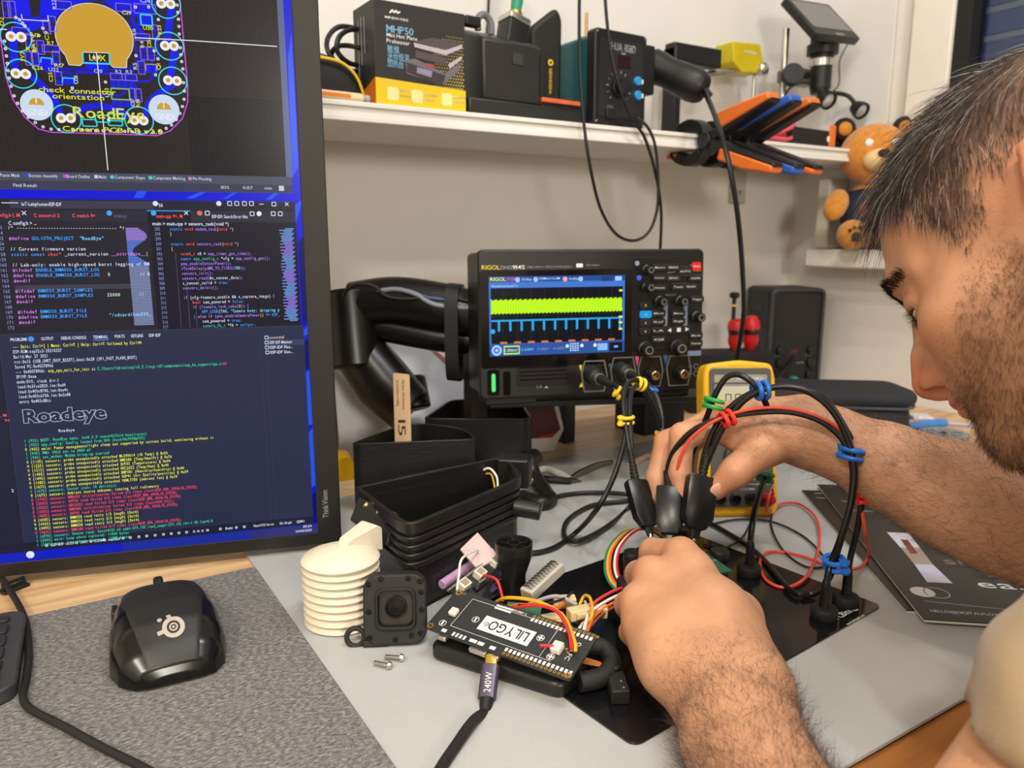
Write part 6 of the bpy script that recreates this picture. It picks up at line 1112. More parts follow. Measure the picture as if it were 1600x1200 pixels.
wire('white', [(0.3008, 0.3914, 0.022), (0.3045, 0.3928, 0.03), (0.3221, 0.4113, 0.03), (0.3364, 0.4331, 0.026)], .0012, 'white wire hooked down at the corner of the lettered board')
wire('orange', [(0.3008, 0.3906, 0.02), (0.3067, 0.3914, 0.03), (0.3245, 0.4076, 0.03), (0.3363, 0.4282, 0.026)], .0012, 'orange-red wire hooked down at the corner of the lettered board')
for i, col in enumerate(('green', 'yellow', 'orange', 'black', 'white', 'red')):
    d = i * .0021; o_ = lambda p: (p[0] + d, p[1] - d * .3, p[2] + .0)
    wire(col, [o_((0.4638, 0.4826, 0.032)), o_((0.4518, 0.4917, 0.04)), o_((0.4298, 0.4959, 0.042)), o_((0.4035, 0.4867, 0.036)), o_((0.3867, 0.4717, 0.028)), o_((0.3787, 0.4557, 0.022)), o_((0.3741, 0.4317, 0.022)), o_((0.3735, 0.4124, 0.026))], .00115, col + ' wire of the looped bundle beside the black board clamp')
# flex camera clip
fx = thing('camera_module', 'small black camera module on an orange flex strip on the black plate', 'camera module', (0.3024, 0.3531, 0.0045), -10)
f_ = lambda p: rel(p, (0.3003, 0.3519, 0.0045))
MB(TR(0, 0, 0, rz=-20)).b2(-.006, .006, -.014, .010, 0, .010).build('body', PLAM, fx, bevel=.001); MB(TR(.004, .012, .006, rz=-20)).lathe([(.005, -.006), (.005, .006), (.003, .007)], 14).build('hinge', BLK, fx)
for y in (-.010, -.003): MB(TR(.002 - y * -.3, y, .010)).lathe([(.001, 0), (.0008, .0004), (0, .0004)], 8).build('screw', METAL, fx)
fb = tag(MB().add([(0.2938, 0.3871, 0.018), (0.2909, 0.3796, 0.016), (0.3041, 0.3732, 0.016), (0.3022, 0.3708, 0.014), (0.3035, 0.3589, 0.016), (0.3012, 0.3587, 0.014)], [(0, 1, 3, 2), (2, 3, 5, 4)]).build('flex_strip', mat('flex_orange', '#b0661c', .35)), 'orange flexible ribbon between the lettered board and the camera module', 'ribbon cable')
# ------------------------------------------------------------------ black steel plate with board clamps and probe stands
PLT = mat('plate_black', '#1a1a1c', .16, var=.03, spec=.5)
PM = TR(.276, .309, .0030, rz=5.5)
pb = thing('steel_plate', 'glossy black steel base plate carrying clamps and probe stands', 'base plate', (.2764, .3055, .0030), 5.5)
MB().prism(rrect(.290, .205, .007, 5, .145, .1025), 0, .0014).build('plate', mat('plate_gloss', '#131315', .14, var=.03), pb, bevel=.0004)
mb = MB(TR(0, 0, .0016)); q0, q1, q2 = (0.2389, 0.0079), (0.2654, 0.0061), (0.2364, -0.0004); txt(mb, 'PCBite', q0[0], q0[1] + .0008, .0062, w=.0215, bold=True); txt(mb, 'www.sensepeek.com', q2[0], q2[1] - .0002, .0029, w=.0255, bold=True); mb.disc(q0[0] + .0262, q0[1] + .0034, .0038, 0, 18); mb.build('logo_print', SLK, pb, smooth=False)
MB(TR(q0[0] + .0262, q0[1] + .0034, .0018)).disc(0, 0, .0024, 0, 14, .0016, 0, 4.).build('logo_eye', mat('plate_gloss', '#131315', .14), pb)
ZPL = .0044
def holder(px, label, h_, r=.0078):
    t = thing('board_clamp', label, 'board clamp', (px[0], px[1], ZPL), 0, 'round black board clamps on the steel plate')
    MB().lathe([(r * 1.05, 0), (r * 1.05, .006), (r, .007), (r, h_ - .011), (r * .9, h_ - .0105), (r * .9, h_ - .0095)], 24).build('post', BLKM, t)
    MB().lathe([(r * 1.0, h_ - .0095), (r * 1.04, h_ - .008), (r * 1.04, h_ - .001), (r * .96, h_), (0, h_)], 24).build('cap', BLK, t)
holder((0.4017, 0.4538, 0.0044), 'round black board clamp in front of the looped wires', .040)
holder((0.4812, 0.4326, 0.0044), 'round black board clamp right of the fist', .031)
holder((0.3718, 0.426, 0.0044), 'round black board clamp half hidden left of the fist', .034)
holder((0.4914, 0.49, 0.0044), 'round black board clamp behind the fist', .030)
gp = thing('green_board', 'small green circuit board held between the black clamps', 'circuit board', (0.4423, 0.4362, 0.03), -14)
MB().b2(-.036, .030, -.026, .022, 0, .0015).build('board', mat('pcb_green_dark', '#1d5a42', .4, var=.12), gp)
for x, y in ((.020, .012), (.024, .004), (.014, .016), (.006, .014), (.026, -.006), (-.01, .01)): MB(TR(x, y, .0015)).b2(-.002, .002, -.0014, .0014, 0, .0012).build('component', TIN, gp)
MB(TR(.010, .004, .0015)).b2(-.005, .005, -.005, .005, 0, .0014).build('chip', BLK, gp)
def pbase(px, label):
    t = thing('probe_stand', label, 'probe stand', (px[0], px[1], ZPL), 0)
    MB().lathe([(.0098, 0), (.0104, .001), (.0104, .0075), (.0096, .0086), (.0050, .0090)], 28).build('magnet_base', BLKM, t)
    MB().lathe([(.0044, .0088), (.0040, .012), (.0036, .026), (.0031, .030), (.0026, .031)], 18).build('socket', BLK, t)
    return t
def stem(t, pts, r=.0030, name='flexible_arm', m=CABLE):
    o = t.location; return MB().tube(cr([tuple(Vector(p) - o) for p in pts], 10), r, 10).build(name, m, t)
ARM = mat('arm_sleeve', '#141415', .3, var=.05)
q1, q2, q3 = (0.519, 0.4318, 0.0044), (0.5402, 0.3498, 0.0044), (0.5073, 0.3462, 0.0044)
s1 = pbase(q1, 'probe stand with an upright arm and green clip beside the multimeter'); s2 = pbase(q2, 'probe stand nearest the brochures with an arched black arm'); s3 = pbase(q3, 'probe stand next to the plate lettering with an arched black arm')
stem(s1, [(q1[0], q1[1], ZPL + .028), (0.5338, 0.4447, 0.025), (0.5509, 0.4567, 0.0454), (0.5699, 0.4666, 0.0622), (0.584, 0.4726, 0.0747)], .0030, m=ARM)
stem(s3, [(q3[0], q3[1], ZPL + .028), (0.5173, 0.3511, 0.0429), (0.5226, 0.3473, 0.0673), (0.5295, 0.3457, 0.0955), (0.5342, 0.3484, 0.1202), (0.5344, 0.3555, 0.1418), (0.5303, 0.3677, 0.1632), (0.5235, 0.382, 0.1759), (0.513, 0.3969, 0.1808), (0.5003, 0.4136, 0.1772), (0.4903, 0.4266, 0.1647), (0.4817, 0.4367, 0.1429), (0.4759, 0.4427, 0.1218), (0.4717, 0.4463, 0.1046)], .0027, m=ARM)
stem(s2, [(q2[0], q2[1], ZPL + .028), (0.5475, 0.3538, 0.043), (0.5508, 0.3514, 0.0735), (0.5538, 0.353, 0.0996), (0.552, 0.3576, 0.1255), (0.5459, 0.3663, 0.1473), (0.5378, 0.3814, 0.1702), (0.5262, 0.3977, 0.1782), (0.5088, 0.4155, 0.177), (0.4947, 0.4294, 0.168), (0.4831, 0.442, 0.1489), (0.4754, 0.4482, 0.1234), (0.4727, 0.4502, 0.1034)], .0026, m=ARM)
cable('probe_arm_cable', 'black probe cable arching low over the bare wrist to the middle probe', [(0.4557, 0.4746, 0.0899), (0.457, 0.473, 0.1076), (0.4596, 0.4656, 0.1244), (0.4678, 0.4523, 0.1415), (0.4818, 0.4339, 0.1523), (0.4992, 0.4125, 0.1587), (0.5148, 0.3935, 0.16), (0.5278, 0.3756, 0.154), (0.5362, 0.3612, 0.1402), (0.5364, 0.3515, 0.119), (0.5306, 0.3478, 0.0867), (0.523, 0.3497, 0.0529), (0.5364, 0.3643, 0.022), (0.5277, 0.3719, 0.008), (0.5178, 0.3865, 0.008), (0.5602, 0.4601, 0.006), (0.5797, 0.5405, 0.006), (0.5744, 0.5777, 0.006)], .0024, ARM)
# ---- probes
PRB = mat('probe_black', '#151516', .3, var=.05)
def probe(name, label, top, tip, wd, rel_top, tw=0, th=.010):
    t = thing(name, label, 'probe', tip); a, b_ = Vector(tip), Vector(top); d = (b_ - a); L = d.length; dz = d.normalized()
    dx = Vector((.848, -.53, 0)); dx = (dx - dz * dx.dot(dz)).normalized(); dy = dz.cross(dx)
    M_ = Matrix(((dx.x, dy.x, dz.x, 0), (dx.y, dy.y, dz.y, 0), (dx.z, dy.z, dz.z, 0), (0, 0, 0, 1))) @ Matrix.Rotation(math.radians(tw), 4, 'Z')
    V = []; sec = [(.12, .26), (.24, .34), (.27, .62), (.42, 1.), (.97, 1.), (1., .93)]
    for z, k in sec:
        for x, y in ((-1, -.8), (-.75, -1), (.75, -1), (1, -.8), (1, .8), (.75, 1), (-.75, 1), (-1, .8)): V.append((x * wd / 2 * k, y * th / 2 * k, z * L))
    n = 8; F = [(i * n + j, i * n + (j + 1) % n, (i + 1) * n + (j + 1) % n, (i + 1) * n + j) for i in range(len(sec) - 1) for j in range(n)] + [tuple(range(n - 1, -1, -1)), tuple(range((len(sec) - 1) * n, len(sec) * n))]
    MB(M_.copy()).add(V, F).build('grip', PRB, t, angle=25)
    MB(M_.copy()).lathe([(0, 0), (.0004, .0002), (.0008, .006), (.0012, .08 * L), (.0018, .10 * L), (.0018, .15 * L)], 10).build('needle', METAL, t)
    pr = []
    rt = Vector(rel_top) - a
    q = M_ @ Vector((0, 0, L)); e = rt - q; n_ = 9
    for i in range(n_): pr += [(q + e * (i / n_), .0042 - .0018 * i / n_), (q + e * ((i + .55) / n_), .0042 - .0018 * i / n_), (q + e * ((i + .6) / n_), .0034 - .0016 * i / n_), (q + e * ((i + .95) / n_), .0034 - .0016 * i / n_)]
    MB().tube([p for p, r in pr], .003, 12, radii=[r for p, r in pr]).build('strain_relief', RUB, t, angle=20)
probe('test_probe', 'black test probe left of the bare fingers, touching the green board', (0.4329, 0.4888, 0.0899), (0.4193, 0.4496, 0.0486), .0200, (0.4367, 0.5021, 0.1163), 20)
probe('test_probe', 'black test probe held upright in the middle of the far hand', (0.4548, 0.4694, 0.0857), (0.4304, 0.4412, 0.0423), .0225, (0.4562, 0.4764, 0.0993), -10, .012)
probe('test_probe', 'black test probe under the thumb with a ribbed cable sleeve', (0.4669, 0.4436, 0.1005), (0.4419, 0.4259, 0.0486), .0250, (0.4795, 0.448, 0.1285), 12, .013)
for p, lb in (((0.4806, 0.4783, 0.0798), 'narrow black test lead plug between the two upright probes'),):
    t = thing('test_lead', lb, 'test lead', p); o = Vector(p); MB().tube([(0, 0, 0), tuple(Vector((0.4838, 0.4791, 0.0922)) - o)], .0045, 12).build('plug', PRB, t); MB().tube(cr([tuple(Vector((0.4838, 0.4791, 0.0922)) - o), tuple(Vector((0.4816, 0.4683, 0.1177)) - o), tuple(Vector((0.483, 0.4564, 0.1488)) - o), tuple(Vector((0.4829, 0.4488, 0.1681)) - o), tuple(Vector((0.4879, 0.4431, 0.1828)) - o), tuple(Vector((0.4922, 0.4354, 0.1874)) - o), tuple(Vector((0.496, 0.4264, 0.1846)) - o), tuple(Vector((0.5016, 0.4171, 0.1748)) - o), tuple(Vector((0.5079, 0.4133, 0.1597)) - o)], 8), .0026, 10).build('lead', ARM, t); MB().tube([(0, 0, 0), (0, 0, -.03), (0, 0, -.034)], .006, 10, radii=[.0075, .0075, .003]).build('body', PRB, t)
# ---- BNC plugs and scope leads
def bncplug(o, dirv, label):
    t = thing('probe_plug', label, 'connector', o); q = Vector(dirv).normalized().to_track_quat('Z', 'Y').to_matrix().to_4x4()
    MB(q).lathe([(.0085, 0), (.0092, .002), (.0092, .014), (.0075, .017), (.0060, .018)], 22).build('collar', BLK, t)
    MB(q).lathe([(.0055, .018), (.0050, .030), (.0035, .046), (.0028, .052)], 16).build('sleeve', RUB, t)
    MB(q).lathe([(.0061, .020), (.0061, .024)], 16).build('band', TIN, t)
b1, b2 = Vector((0.5015, 0.6443, 0.1548)), Vector((0.5385, 0.6399, 0.1577))
bncplug(tuple(b1), Vector((0.4908, 0.5904, 0.1522)) - b1, 'black probe plug in the first oscilloscope socket'); bncplug(tuple(b2), Vector((0.5275, 0.5857, 0.1532)) - b2, 'black probe plug in the second oscilloscope socket')
cable('scope_lead', 'black scope lead falling from the first plug and sweeping left across the mat', [(0.4914, 0.5963, 0.1532), (0.4885, 0.5796, 0.151), (0.4828, 0.5627, 0.1404), (0.4715, 0.5477, 0.1225), (0.4591, 0.5386, 0.1012), (0.4425, 0.5317, 0.0776), (0.4247, 0.5312, 0.053), (0.4386, 0.5813, 0.01), (0.3985, 0.5683, 0.006), (0.3702, 0.5753, 0.006), (0.3528, 0.6116, 0.006), (0.3324, 0.6534, 0.006)], .0026)
cable('scope_lead', 'black scope lead looping twice on the mat behind the jumper wires', [(0.526, 0.5871, 0.1552), (0.5242, 0.5683, 0.1465), (0.5178, 0.5502, 0.1289), (0.5048, 0.5349, 0.1049), (0.4886, 0.5276, 0.0804), (0.5398, 0.6166, 0.008), (0.4832, 0.5858, 0.006), (0.4299, 0.5643, 0.009), (0.4288, 0.5872, 0.006), (0.4592, 0.6224, 0.006), (0.5072, 0.6435, 0.006), (0.5489, 0.6349, 0.006), (0.5759, 0.6308, 0.006), (0.5571, 0.6481, 0.009), (0.5309, 0.6801, 0.006), (0.4913, 0.6889, 0.006), (0.4381, 0.6746, 0.006)], .0026)
cable('probe_lead', 'pair of black probe leads curving over the yellow clips, outer one', [(0.4366, 0.5019, 0.1152), (0.4422, 0.5145, 0.1334), (0.4486, 0.5264, 0.151), (0.4586, 0.5352, 0.164), (0.4718, 0.5398, 0.168), (0.4853, 0.5424, 0.1638), (0.498, 0.5433, 0.1498), (0.5091, 0.5435, 0.1281), (0.5166, 0.5447, 0.101)], .0024)
cable('probe_lead', 'pair of black probe leads curving over the yellow clips, inner one', [(0.4398, 0.5022, 0.1147), (0.4456, 0.5124, 0.1334), (0.4535, 0.5232, 0.1499), (0.4633, 0.5315, 0.1605), (0.4753, 0.5364, 0.1627), (0.4875, 0.5391, 0.1554), (0.4998, 0.5392, 0.1365), (0.5092, 0.5413, 0.1189), (0.5158, 0.5421, 0.103)], .0022)
# ---- coloured clips on the leads
CC = {'yellow': '#f0c81e', 'blue': '#1f6fd0', 'green': '#2aa048', 'red': '#e8382c', 'dark green': '#0f6a3c'}
def clip(col, p, axis, label, s_=1.):
    t = thing('cable_clip', label, 'cable clip', p, 0, 'coloured clips on the probe leads'); ax = Vector(axis).normalized(); q = ax.to_track_quat('Z', 'Y').to_matrix().to_4x4(); m = mat('clip_' + col.replace(' ', '_'), CC[col], .4, var=.03)
    for z in (-.0025, .0025): MB(q @ TR(0, 0, z * s_)).tube([(.0062 * s_ * math.cos(a), .0052 * s_ * math.sin(a), 0) for a in [2 * math.pi * i / 18 for i in range(18)]], .0017 * s_, 8, closed=True).build('ring', m, t)
    MB(q @ TR(.0072 * s_, 0, 0)).lathe([(0, -.0045 * s_), (.0028 * s_, -.0045 * s_), (.0034 * s_, -.003 * s_), (.0022 * s_, 0), (.0034 * s_, .003 * s_), (.0028 * s_, .0045 * s_), (0, .0045 * s_)], 12).build('button', m, t)
def ax(a, b_): return Vector(b_) - Vector(a)
clip('yellow', (0.4875, 0.5793, 0.1472), (.5, -.4, -.5), 'yellow clip just below the first probe plug'); clip('yellow', (0.4798, 0.5398, 0.1635), (.8, -.2, -.3), 'yellow clip at the top of the lead loop'); clip('yellow', (0.4464, 0.5187, 0.1373), (0, 0, 1), 'yellow clip around the leads halfway down the loop'); clip('yellow', (0.5131, 0.5421, 0.1066), (.1, 0, 1), 'yellow clip partly behind the far hand')
clip('blue', (0.5254, 0.5734, 0.1462), (.3, -.2, 1), 'blue clip below the second probe plug'); clip('blue', (0.5018, 0.416, 0.1761), (.8, -.4, .1), 'blue clip at the top of the arched arms in front of the multimeter', 1.25); clip('blue', (0.5391, 0.355, 0.1313), (.2, 0, 1), 'blue clip on the arched arms in front of the forearm', 1.25); clip('blue', (0.5223, 0.3507, 0.0446), (-.3, 0, 1), 'blue clip low on the arched arms above the probe stand', 1.25)
clip('green', (0.4833, 0.4494, 0.1607), (.3, 0, 1), 'bright green clip on the leads in front of the multimeter', 1.15); clip('dark green', (0.5838, 0.4722, 0.0723), (.1, 0, 1), 'dark green clip on the upright probe stand arm', 1.1)
clip('red', (0.4811, 0.4319, 0.1517), (.7, -.3, .3), 'red clip on the lead over the back of the far hand', 1.15); clip('red', (0.5532, 0.352, 0.0935), (0, 0, 1), 'red clip on the arched arm above the brochures', 1.)
cable('red_wire', 'long thin red wire following the arched arms and looping on the mat', [(0.4564, 0.4627, 0.1028), (0.4581, 0.4592, 0.1188), (0.4635, 0.4513, 0.1356), (0.4748, 0.4378, 0.1502), (0.4898, 0.4211, 0.1598), (0.5067, 0.4029, 0.1634), (0.5211, 0.3849, 0.1609), (0.5348, 0.3669, 0.1507), (0.544, 0.3575, 0.1347), (0.5495, 0.3524, 0.1112), (0.5521, 0.3512, 0.0869), (0.5571, 0.348, 0.0596), (0.6302, 0.3895, 0.012), (0.6069, 0.3843, 0.007), (0.5918, 0.3996, 0.006), (0.5887, 0.4317, 0.006), (0.5731, 0.4521, 0.006), (0.5479, 0.4436, 0.006), (0.5203, 0.4146, 0.006), (0.5221, 0.3943, 0.006), (0.5556, 0.3982, 0.008), (0.6193, 0.4338, 0.01), (0.6801, 0.4826, 0.008), (0.7071, 0.5235, 0.006), (0.6895, 0.5337, 0.007), (0.6436, 0.5153, 0.012), (0.6304, 0.5056, 0.0302), (0.6404, 0.5083, 0.0431)], .0014, mat('wire_lead_red', '#e04a38', .45))
cable('thin_black_lead', 'thin black lead looping on the mat beside the red wire', [(0.5694, 0.535, 0.005), (0.6118, 0.5302, 0.005), (0.6389, 0.5066, 0.005), (0.6333, 0.4623, 0.005), (0.601, 0.4145, 0.007), (0.5844, 0.4042, 0.006), (0.572, 0.4153, 0.006), (0.5869, 0.4507, 0.006), (0.6293, 0.4987, 0.006), (0.6833, 0.5392, 0.008), (0.6355, 0.505, 0.0414)], .0011)
cable('thin_grey_lead', 'thin black lead curving on the mat behind the fist', [(0.5315, 0.4999, 0.006), (0.5413, 0.4827, 0.006), (0.5733, 0.4891, 0.006), (0.6136, 0.5129, 0.006), (0.6452, 0.5334, 0.006)], .0011)
# ------------------------------------------------------------------ multimeter
MY = mat('meter_yellow', '#f2b81a', .5, var=.03); MGY = mat('meter_grey', '#5a5a58', .45); LCD = mat('meter_lcd', '#c9cbae', .3, var=.02)
mm = thing('multimeter', 'yellow digital multimeter leaning back behind the far hand', 'multimeter', (0.6277, 0.5354, 0.003), -30, rx=-13)
MWd, MHt = .080, .170
MB(UP.copy()).prism(round_poly([(-.036, 0), (.036, 0), (.0395, .012), (.0395, MHt - .020), (.036, MHt - .004), (.0, MHt), (-.036, MHt - .004), (-.0395, MHt - .020), (-.0395, .012)], .006, 3), -.034, 0).build('holster', MY, mm, bevel=.004, seg=3)
MB(UP.copy()).prism(rrect(.068, .150, .005, 4, 0, .086), 0, .0022).build('face', MGY, mm, bevel=.001)
MB(UP.copy()).prism(rrect(.058, .036, .003, 4, 0, .1255), .0022, .0034).build('display_frame', mat('meter_frame', '#8f8f8a', .4), mm); MB(UP.copy()).prism(rrect(.0535, .0315, .002, 3, 0, .1255), .0034, .0038).build('display', LCD, mm)
MB(UP.copy()).prism(rrect(.058, .0085, .001, 3, 0, .1495), .0022, .0028).build('name_strip', mat('meter_strip', '#9d9b94', .4), mm)
mb = MB(UP.copy()); txt(mb, 'FLUKE 87 V', -.027, .1478, .0034, w=.019, z=.003); mb.build('brand_print', YELP, mm, smooth=False); mb = MB(UP.copy()); txt(mb, 'TRUE RMS MULTIMETER', -.005, .1480, .0028, w=.030, z=.003); mb.build('white_print', WHT, mm, smooth=False)
LI = mat('lcd_ink', '#3a3c34', .5, var=0); mb = MB(UP.copy())
for i, d in enumerate('0000'):
    x = -.017 + i * .0105; 
    for a, b_ in (((0, 0), (.0058, 0)), ((0, 0), (0, .007)), ((0, .007), (0, .014)), ((0, .014), (.0058, .014)), ((.0058, .0), (.0058, .007)), ((.0058, .007), (.0058, .014))): mb.line([(x + a[0], .1185 + a[1]), (x + b_[0], .1185 + b_[1])], .0010, .0040)
mb.rect(.0115, .0123, .118, .1195, .004); txt(mb, 'mV', .0232, .1325, .003, w=.004, z=.004, align='r'); txt(mb, 'AutoRange', -.012, .1125, .0018, w=.009, z=.004); mb.build('digits', LI, mm, smooth=False)['kind'] = 'stuff'
for i in range(4): MB(UP.copy()).prism(rrect(.011, .006, .002, 3, -.021 + i * .014, .0985), .0022, .0045).build('key', mat('meter_key', '#c9c6b4', .5), mm, bevel=.0006)
MB(UP @ TR(0, .062, .0022)).lathe([(.021, 0), (.020, .004), (.016, .006), (0, .006)], 32).build('dial', mat('meter_dial', '#2b2b2b', .45), mm); MB(UP @ TR(0, .062, .0082, rz=35)).box(0, 0, 0, .006, .036, .004).build('dial_grip', MY, mm, bevel=.001)
for x, h_ in ((-.024, '#111111'), (-.008, '#111111'), (.008, '#111111'), (.025, '#b3202c')): MB(UP @ TR(x, .020, .0022)).lathe([(.0062, 0), (.0062, .002), (.0042, .003), (.0040, -.001), (0, -.001)], 20).build('jack', mat('jack' + h_.strip('#'), h_, .35), mm)
mb = MB(UP.copy()); txt(mb, 'A  mA  COM  V', -.028, .029, .0026, w=.05, z=.0025); mb.line([(-.03, .0355), (.03, .0355)], .0006, .0025); mb.line([(.008, .0355), (.008, .046)], .0005, .0025); txt(mb, 'CAT III 1000V', .002, .040, .0024, w=.018, z=.0025); mb.build('jack_print', WHT, mm, smooth=False)['kind'] = 'stuff'
for x, h_, lb in ((.025, 'jackb3202c', 'red'), (.010, 'jack111111', 'black')): MB(UP @ TR(x, .020, .0022)).lathe([(.0040, 0), (.0068, .004), (.0068, .012), (.0045, .016), (.003, .022)], 16).build('test_plug', MATS[h_], mm)
# ------------------------------------------------------------------ soft case, power supply
scs = thing('soft_case', 'dark zipped soft case with a yellow label lying behind the multimeter', 'case', (1.02, .735, .0015), -38)
NV = mat('case_nylon', '#25282e', .75, var=.1, bump=.5, bscale=900)
MB().prism(round_poly([(-.125, -.055), (.105, -.060), (.125, -.035), (.118, .055), (-.12, .06)], .022, 5), 0, .050).build('body', NV, scs, bevel=.012, seg=4)
MB().prism(round_poly([(-.128, -.058), (.112, -.064), (.133, -.036), (.124, .058), (-.124, .064)], .024, 5), .052, .074).build('lid', NV, scs, bevel=.010, seg=4)
zp = offset_poly(round_poly([(-.125, -.055), (.108, -.061), (.129, -.035), (.121, .055), (-.12, .06)], .022, 5), .0008); MB().tube([(*p, .0515) for p in zp], .0022, 6, closed=True).build('zip', mat('zip_grey', '#4a4d55', .5), scs)
MB(TR(-.078, .020, .0745, rz=62)).b2(-.026, .026, -.0075, .0075, 0, .001).build('label', MY, scs); mb = MB(TR(-.078, .020, .0757, rz=62)); txt(mb, 'FLUKE', -.018, -.0028, .0056, w=.036); mb.build('label_print', BLK, scs, smooth=False)
ps = thing('power_supply', 'tall black bench power supply in the corner behind the soft case', 'power supply', (1.225, .945, .0), -24)
PSB = mat('psu_black', '#232323', .5, var=.05)
MB().b2(-.054, .054, 0, .105, 0, .205).build('case', PSB, ps, bevel=.010, seg=4); MB(UP.copy()).ring(rrect(.108, .205, .012, 5, 0, .1025), rrect(.096, .192, .008, 5, 0, .1025), -.002, .006).build('front_frame', mat('psu_frame', '#3b3d42', .4), ps, bevel=.002)
MB(UP.copy()).prism(rrect(.094, .088, .004, 4, 0, .150), 0, .002).build('display', GLOSS, ps); MB(UP.copy()).prism(rrect(.094, .098, .004, 4, 0, .054), 0, .0015).build('panel', BLKM, ps)
for x, z in ((-.030, .088), (-.030, .064), (.032, .088), (.032, .064), (.032, .040)): MB(UP @ TR(x, z, .0015)).lathe([(.0085, 0), (.0085, .008), (.007, .0095), (0, .0095)], 18).build('knob', BLK, ps)
for x, z, h_ in ((-.030, .030, '#8a2030'), (.0, .030, '#1f8a70'), (.032, .020, '#222222')): MB(UP @ TR(x, z, .0015)).lathe([(.0085, 0), (.0085, .012), (.006, .014), (0, .014)], 16).build('terminal', mat('term' + h_.strip('#'), h_, .4), ps)
mb = MB(UP @ TR(0, 0, .002)); txt(mb, 'OUT', -.007, .083, .006, w=.014); mb.build('red_print', mat('psu_red', '#a03428', .5), ps, smooth=False); mb = MB(UP @ TR(0, 0, .002)); txt(mb, 'V SET', -.040, .076, .003, w=.016); txt(mb, 'A SET', .022, .076, .003, w=.016); txt(mb, 'M1 M2', .006, .062, .003, w=.016); mb.build('grey_print', GREYP, ps, smooth=False)
for i in range(4): MB().b2(-.0545, -.0540, .03, .085, .07 + i * .03, .082 + i * .03).build('vent', GLOSS, ps)
cable('psu_lead', 'black lead running from the power supply down behind the soft case', [(1.2609, 0.96, 0.092), (1.2099, 0.94, 0.0676), (1.1512, 0.92, 0.0455), (1.0942, 0.9, 0.0286), (0.991, 0.8375, 0.004)], .003)
# ------------------------------------------------------------------ brochures
def brochure(name, label, o, rz, L_, W_, z):
    t = thing(name, label, 'brochure', (o[0], o[1], z), rz)
    for k in range(3): MB().b2(0, W_, 0, L_ - .0004 * k, k * .0009, k * .0009 + .0007).build('cover' if k == 2 else 'page', mat('paper_black', '#1d1d1f', .3, var=.03) if k == 2 else mat('paper_white', '#d8d2c6', .6), t)
    return t
br2 = brochure('brochure', 'black brochure lying underneath with only its left strip showing', (0.5715, 0.3167, 0.003), -37, .300, .20, .0031)
mb = MB(TR(z=.00265)); txt(mb, 'Rossi', .062, .282, .010, w=.060, bold=True); txt(mb, 'smarter lights', .012, .287, .003, w=.026); txt(mb, 'product', .022, .258, .0034, w=.018); txt(mb, 'overview', .022, .253, .0034, w=.022); mb.line([(.008, .272), (.17, .272)], .0007); mb.add([(.050, .165, 0), (.062, .165, 0), (.062, .205, 0), (.050, .205, 0)], [(0, 1, 2, 3)]); mb.build('white_print', SLK, br2, smooth=False)['kind'] = 'stuff'
br1 = brochure('brochure', 'black brochure on top with a light bar picture and toggle symbol', (.5635, .298), -40, .335, .21, .0060)
Zb = .00265
mb = MB(TR(z=Zb)); txt(mb, 'HELLO@DIGITALFLOW.AT', *(0.0101, 0.0128), .0042, w=.0600); mb.line([(0.0115, 0.0318), (0.0706, 0.0254)], .0006); c0 = (0.0164, 0.0489); mb.disc(c0[0], c0[1], .0095, 0, 26); mb.disc(c0[0] + .011, c0[1], .0100, 0, 26, .0093); txt(mb, 'easy', *(0.068, 0.0647), .0150, w=.060, bold=True)
txt(mb, 'SMART', *(0.0618, 0.1741), .0036, w=.030); txt(mb, 'LIGHTING', *(0.0601, 0.1654), .0036, w=.036); mb.line([(0.0612, 0.1532), (0.0688, 0.1624), (0.0695, 0.1551)], .0010); txt(mb, 'product', *(0.0126, 0.2442), .0036, w=.024); mb.line([(0.0106, 0.2756), (0.0523, 0.269)], .0006)
mb.build('white_print', SLK, br1, smooth=False)['kind'] = 'stuff'
mb = MB(TR(z=Zb)); txt(mb, 'smart', *(0.0587, 0.111), .0150, w=.074, bold=True); txt(mb, 'sign', *(0.0846, 0.0877), .0150, w=.058, bold=True); mb.build('tan_print', mat('print_tan', '#8a7f72', .5), br1, smooth=False)['kind'] = 'stuff'
def bq(name, h_, pts, z): MB(TR(z=Zb + z)).add([(*p, 0) for p in pts], [tuple(range(len(pts)))[::-1]]).build(name, mat('bro' + h_.strip('#'), h_, .4, var=.03), br1, smooth=False)
bq('picture_white', '#d9d8e4', [(0.0311, 0.1844), (0.052, 0.1846), (0.0493, 0.1478), (0.031, 0.1452)], 0); bq('picture_tan', '#a8988a', [(0.031, 0.1452), (0.0493, 0.1478), (0.0464, 0.1076), (0.03, 0.107)], 0); bq('picture_white', '#d0cfe0', [(0.03, 0.107), (0.0464, 0.1076), (0.0481, 0.0697), (0.0273, 0.0691)], 0); bq('picture_red', '#7a3832', [(0.0382, 0.1669), (0.0446, 0.1651), (0.042, 0.1317), (0.0355, 0.1315)], .0002)
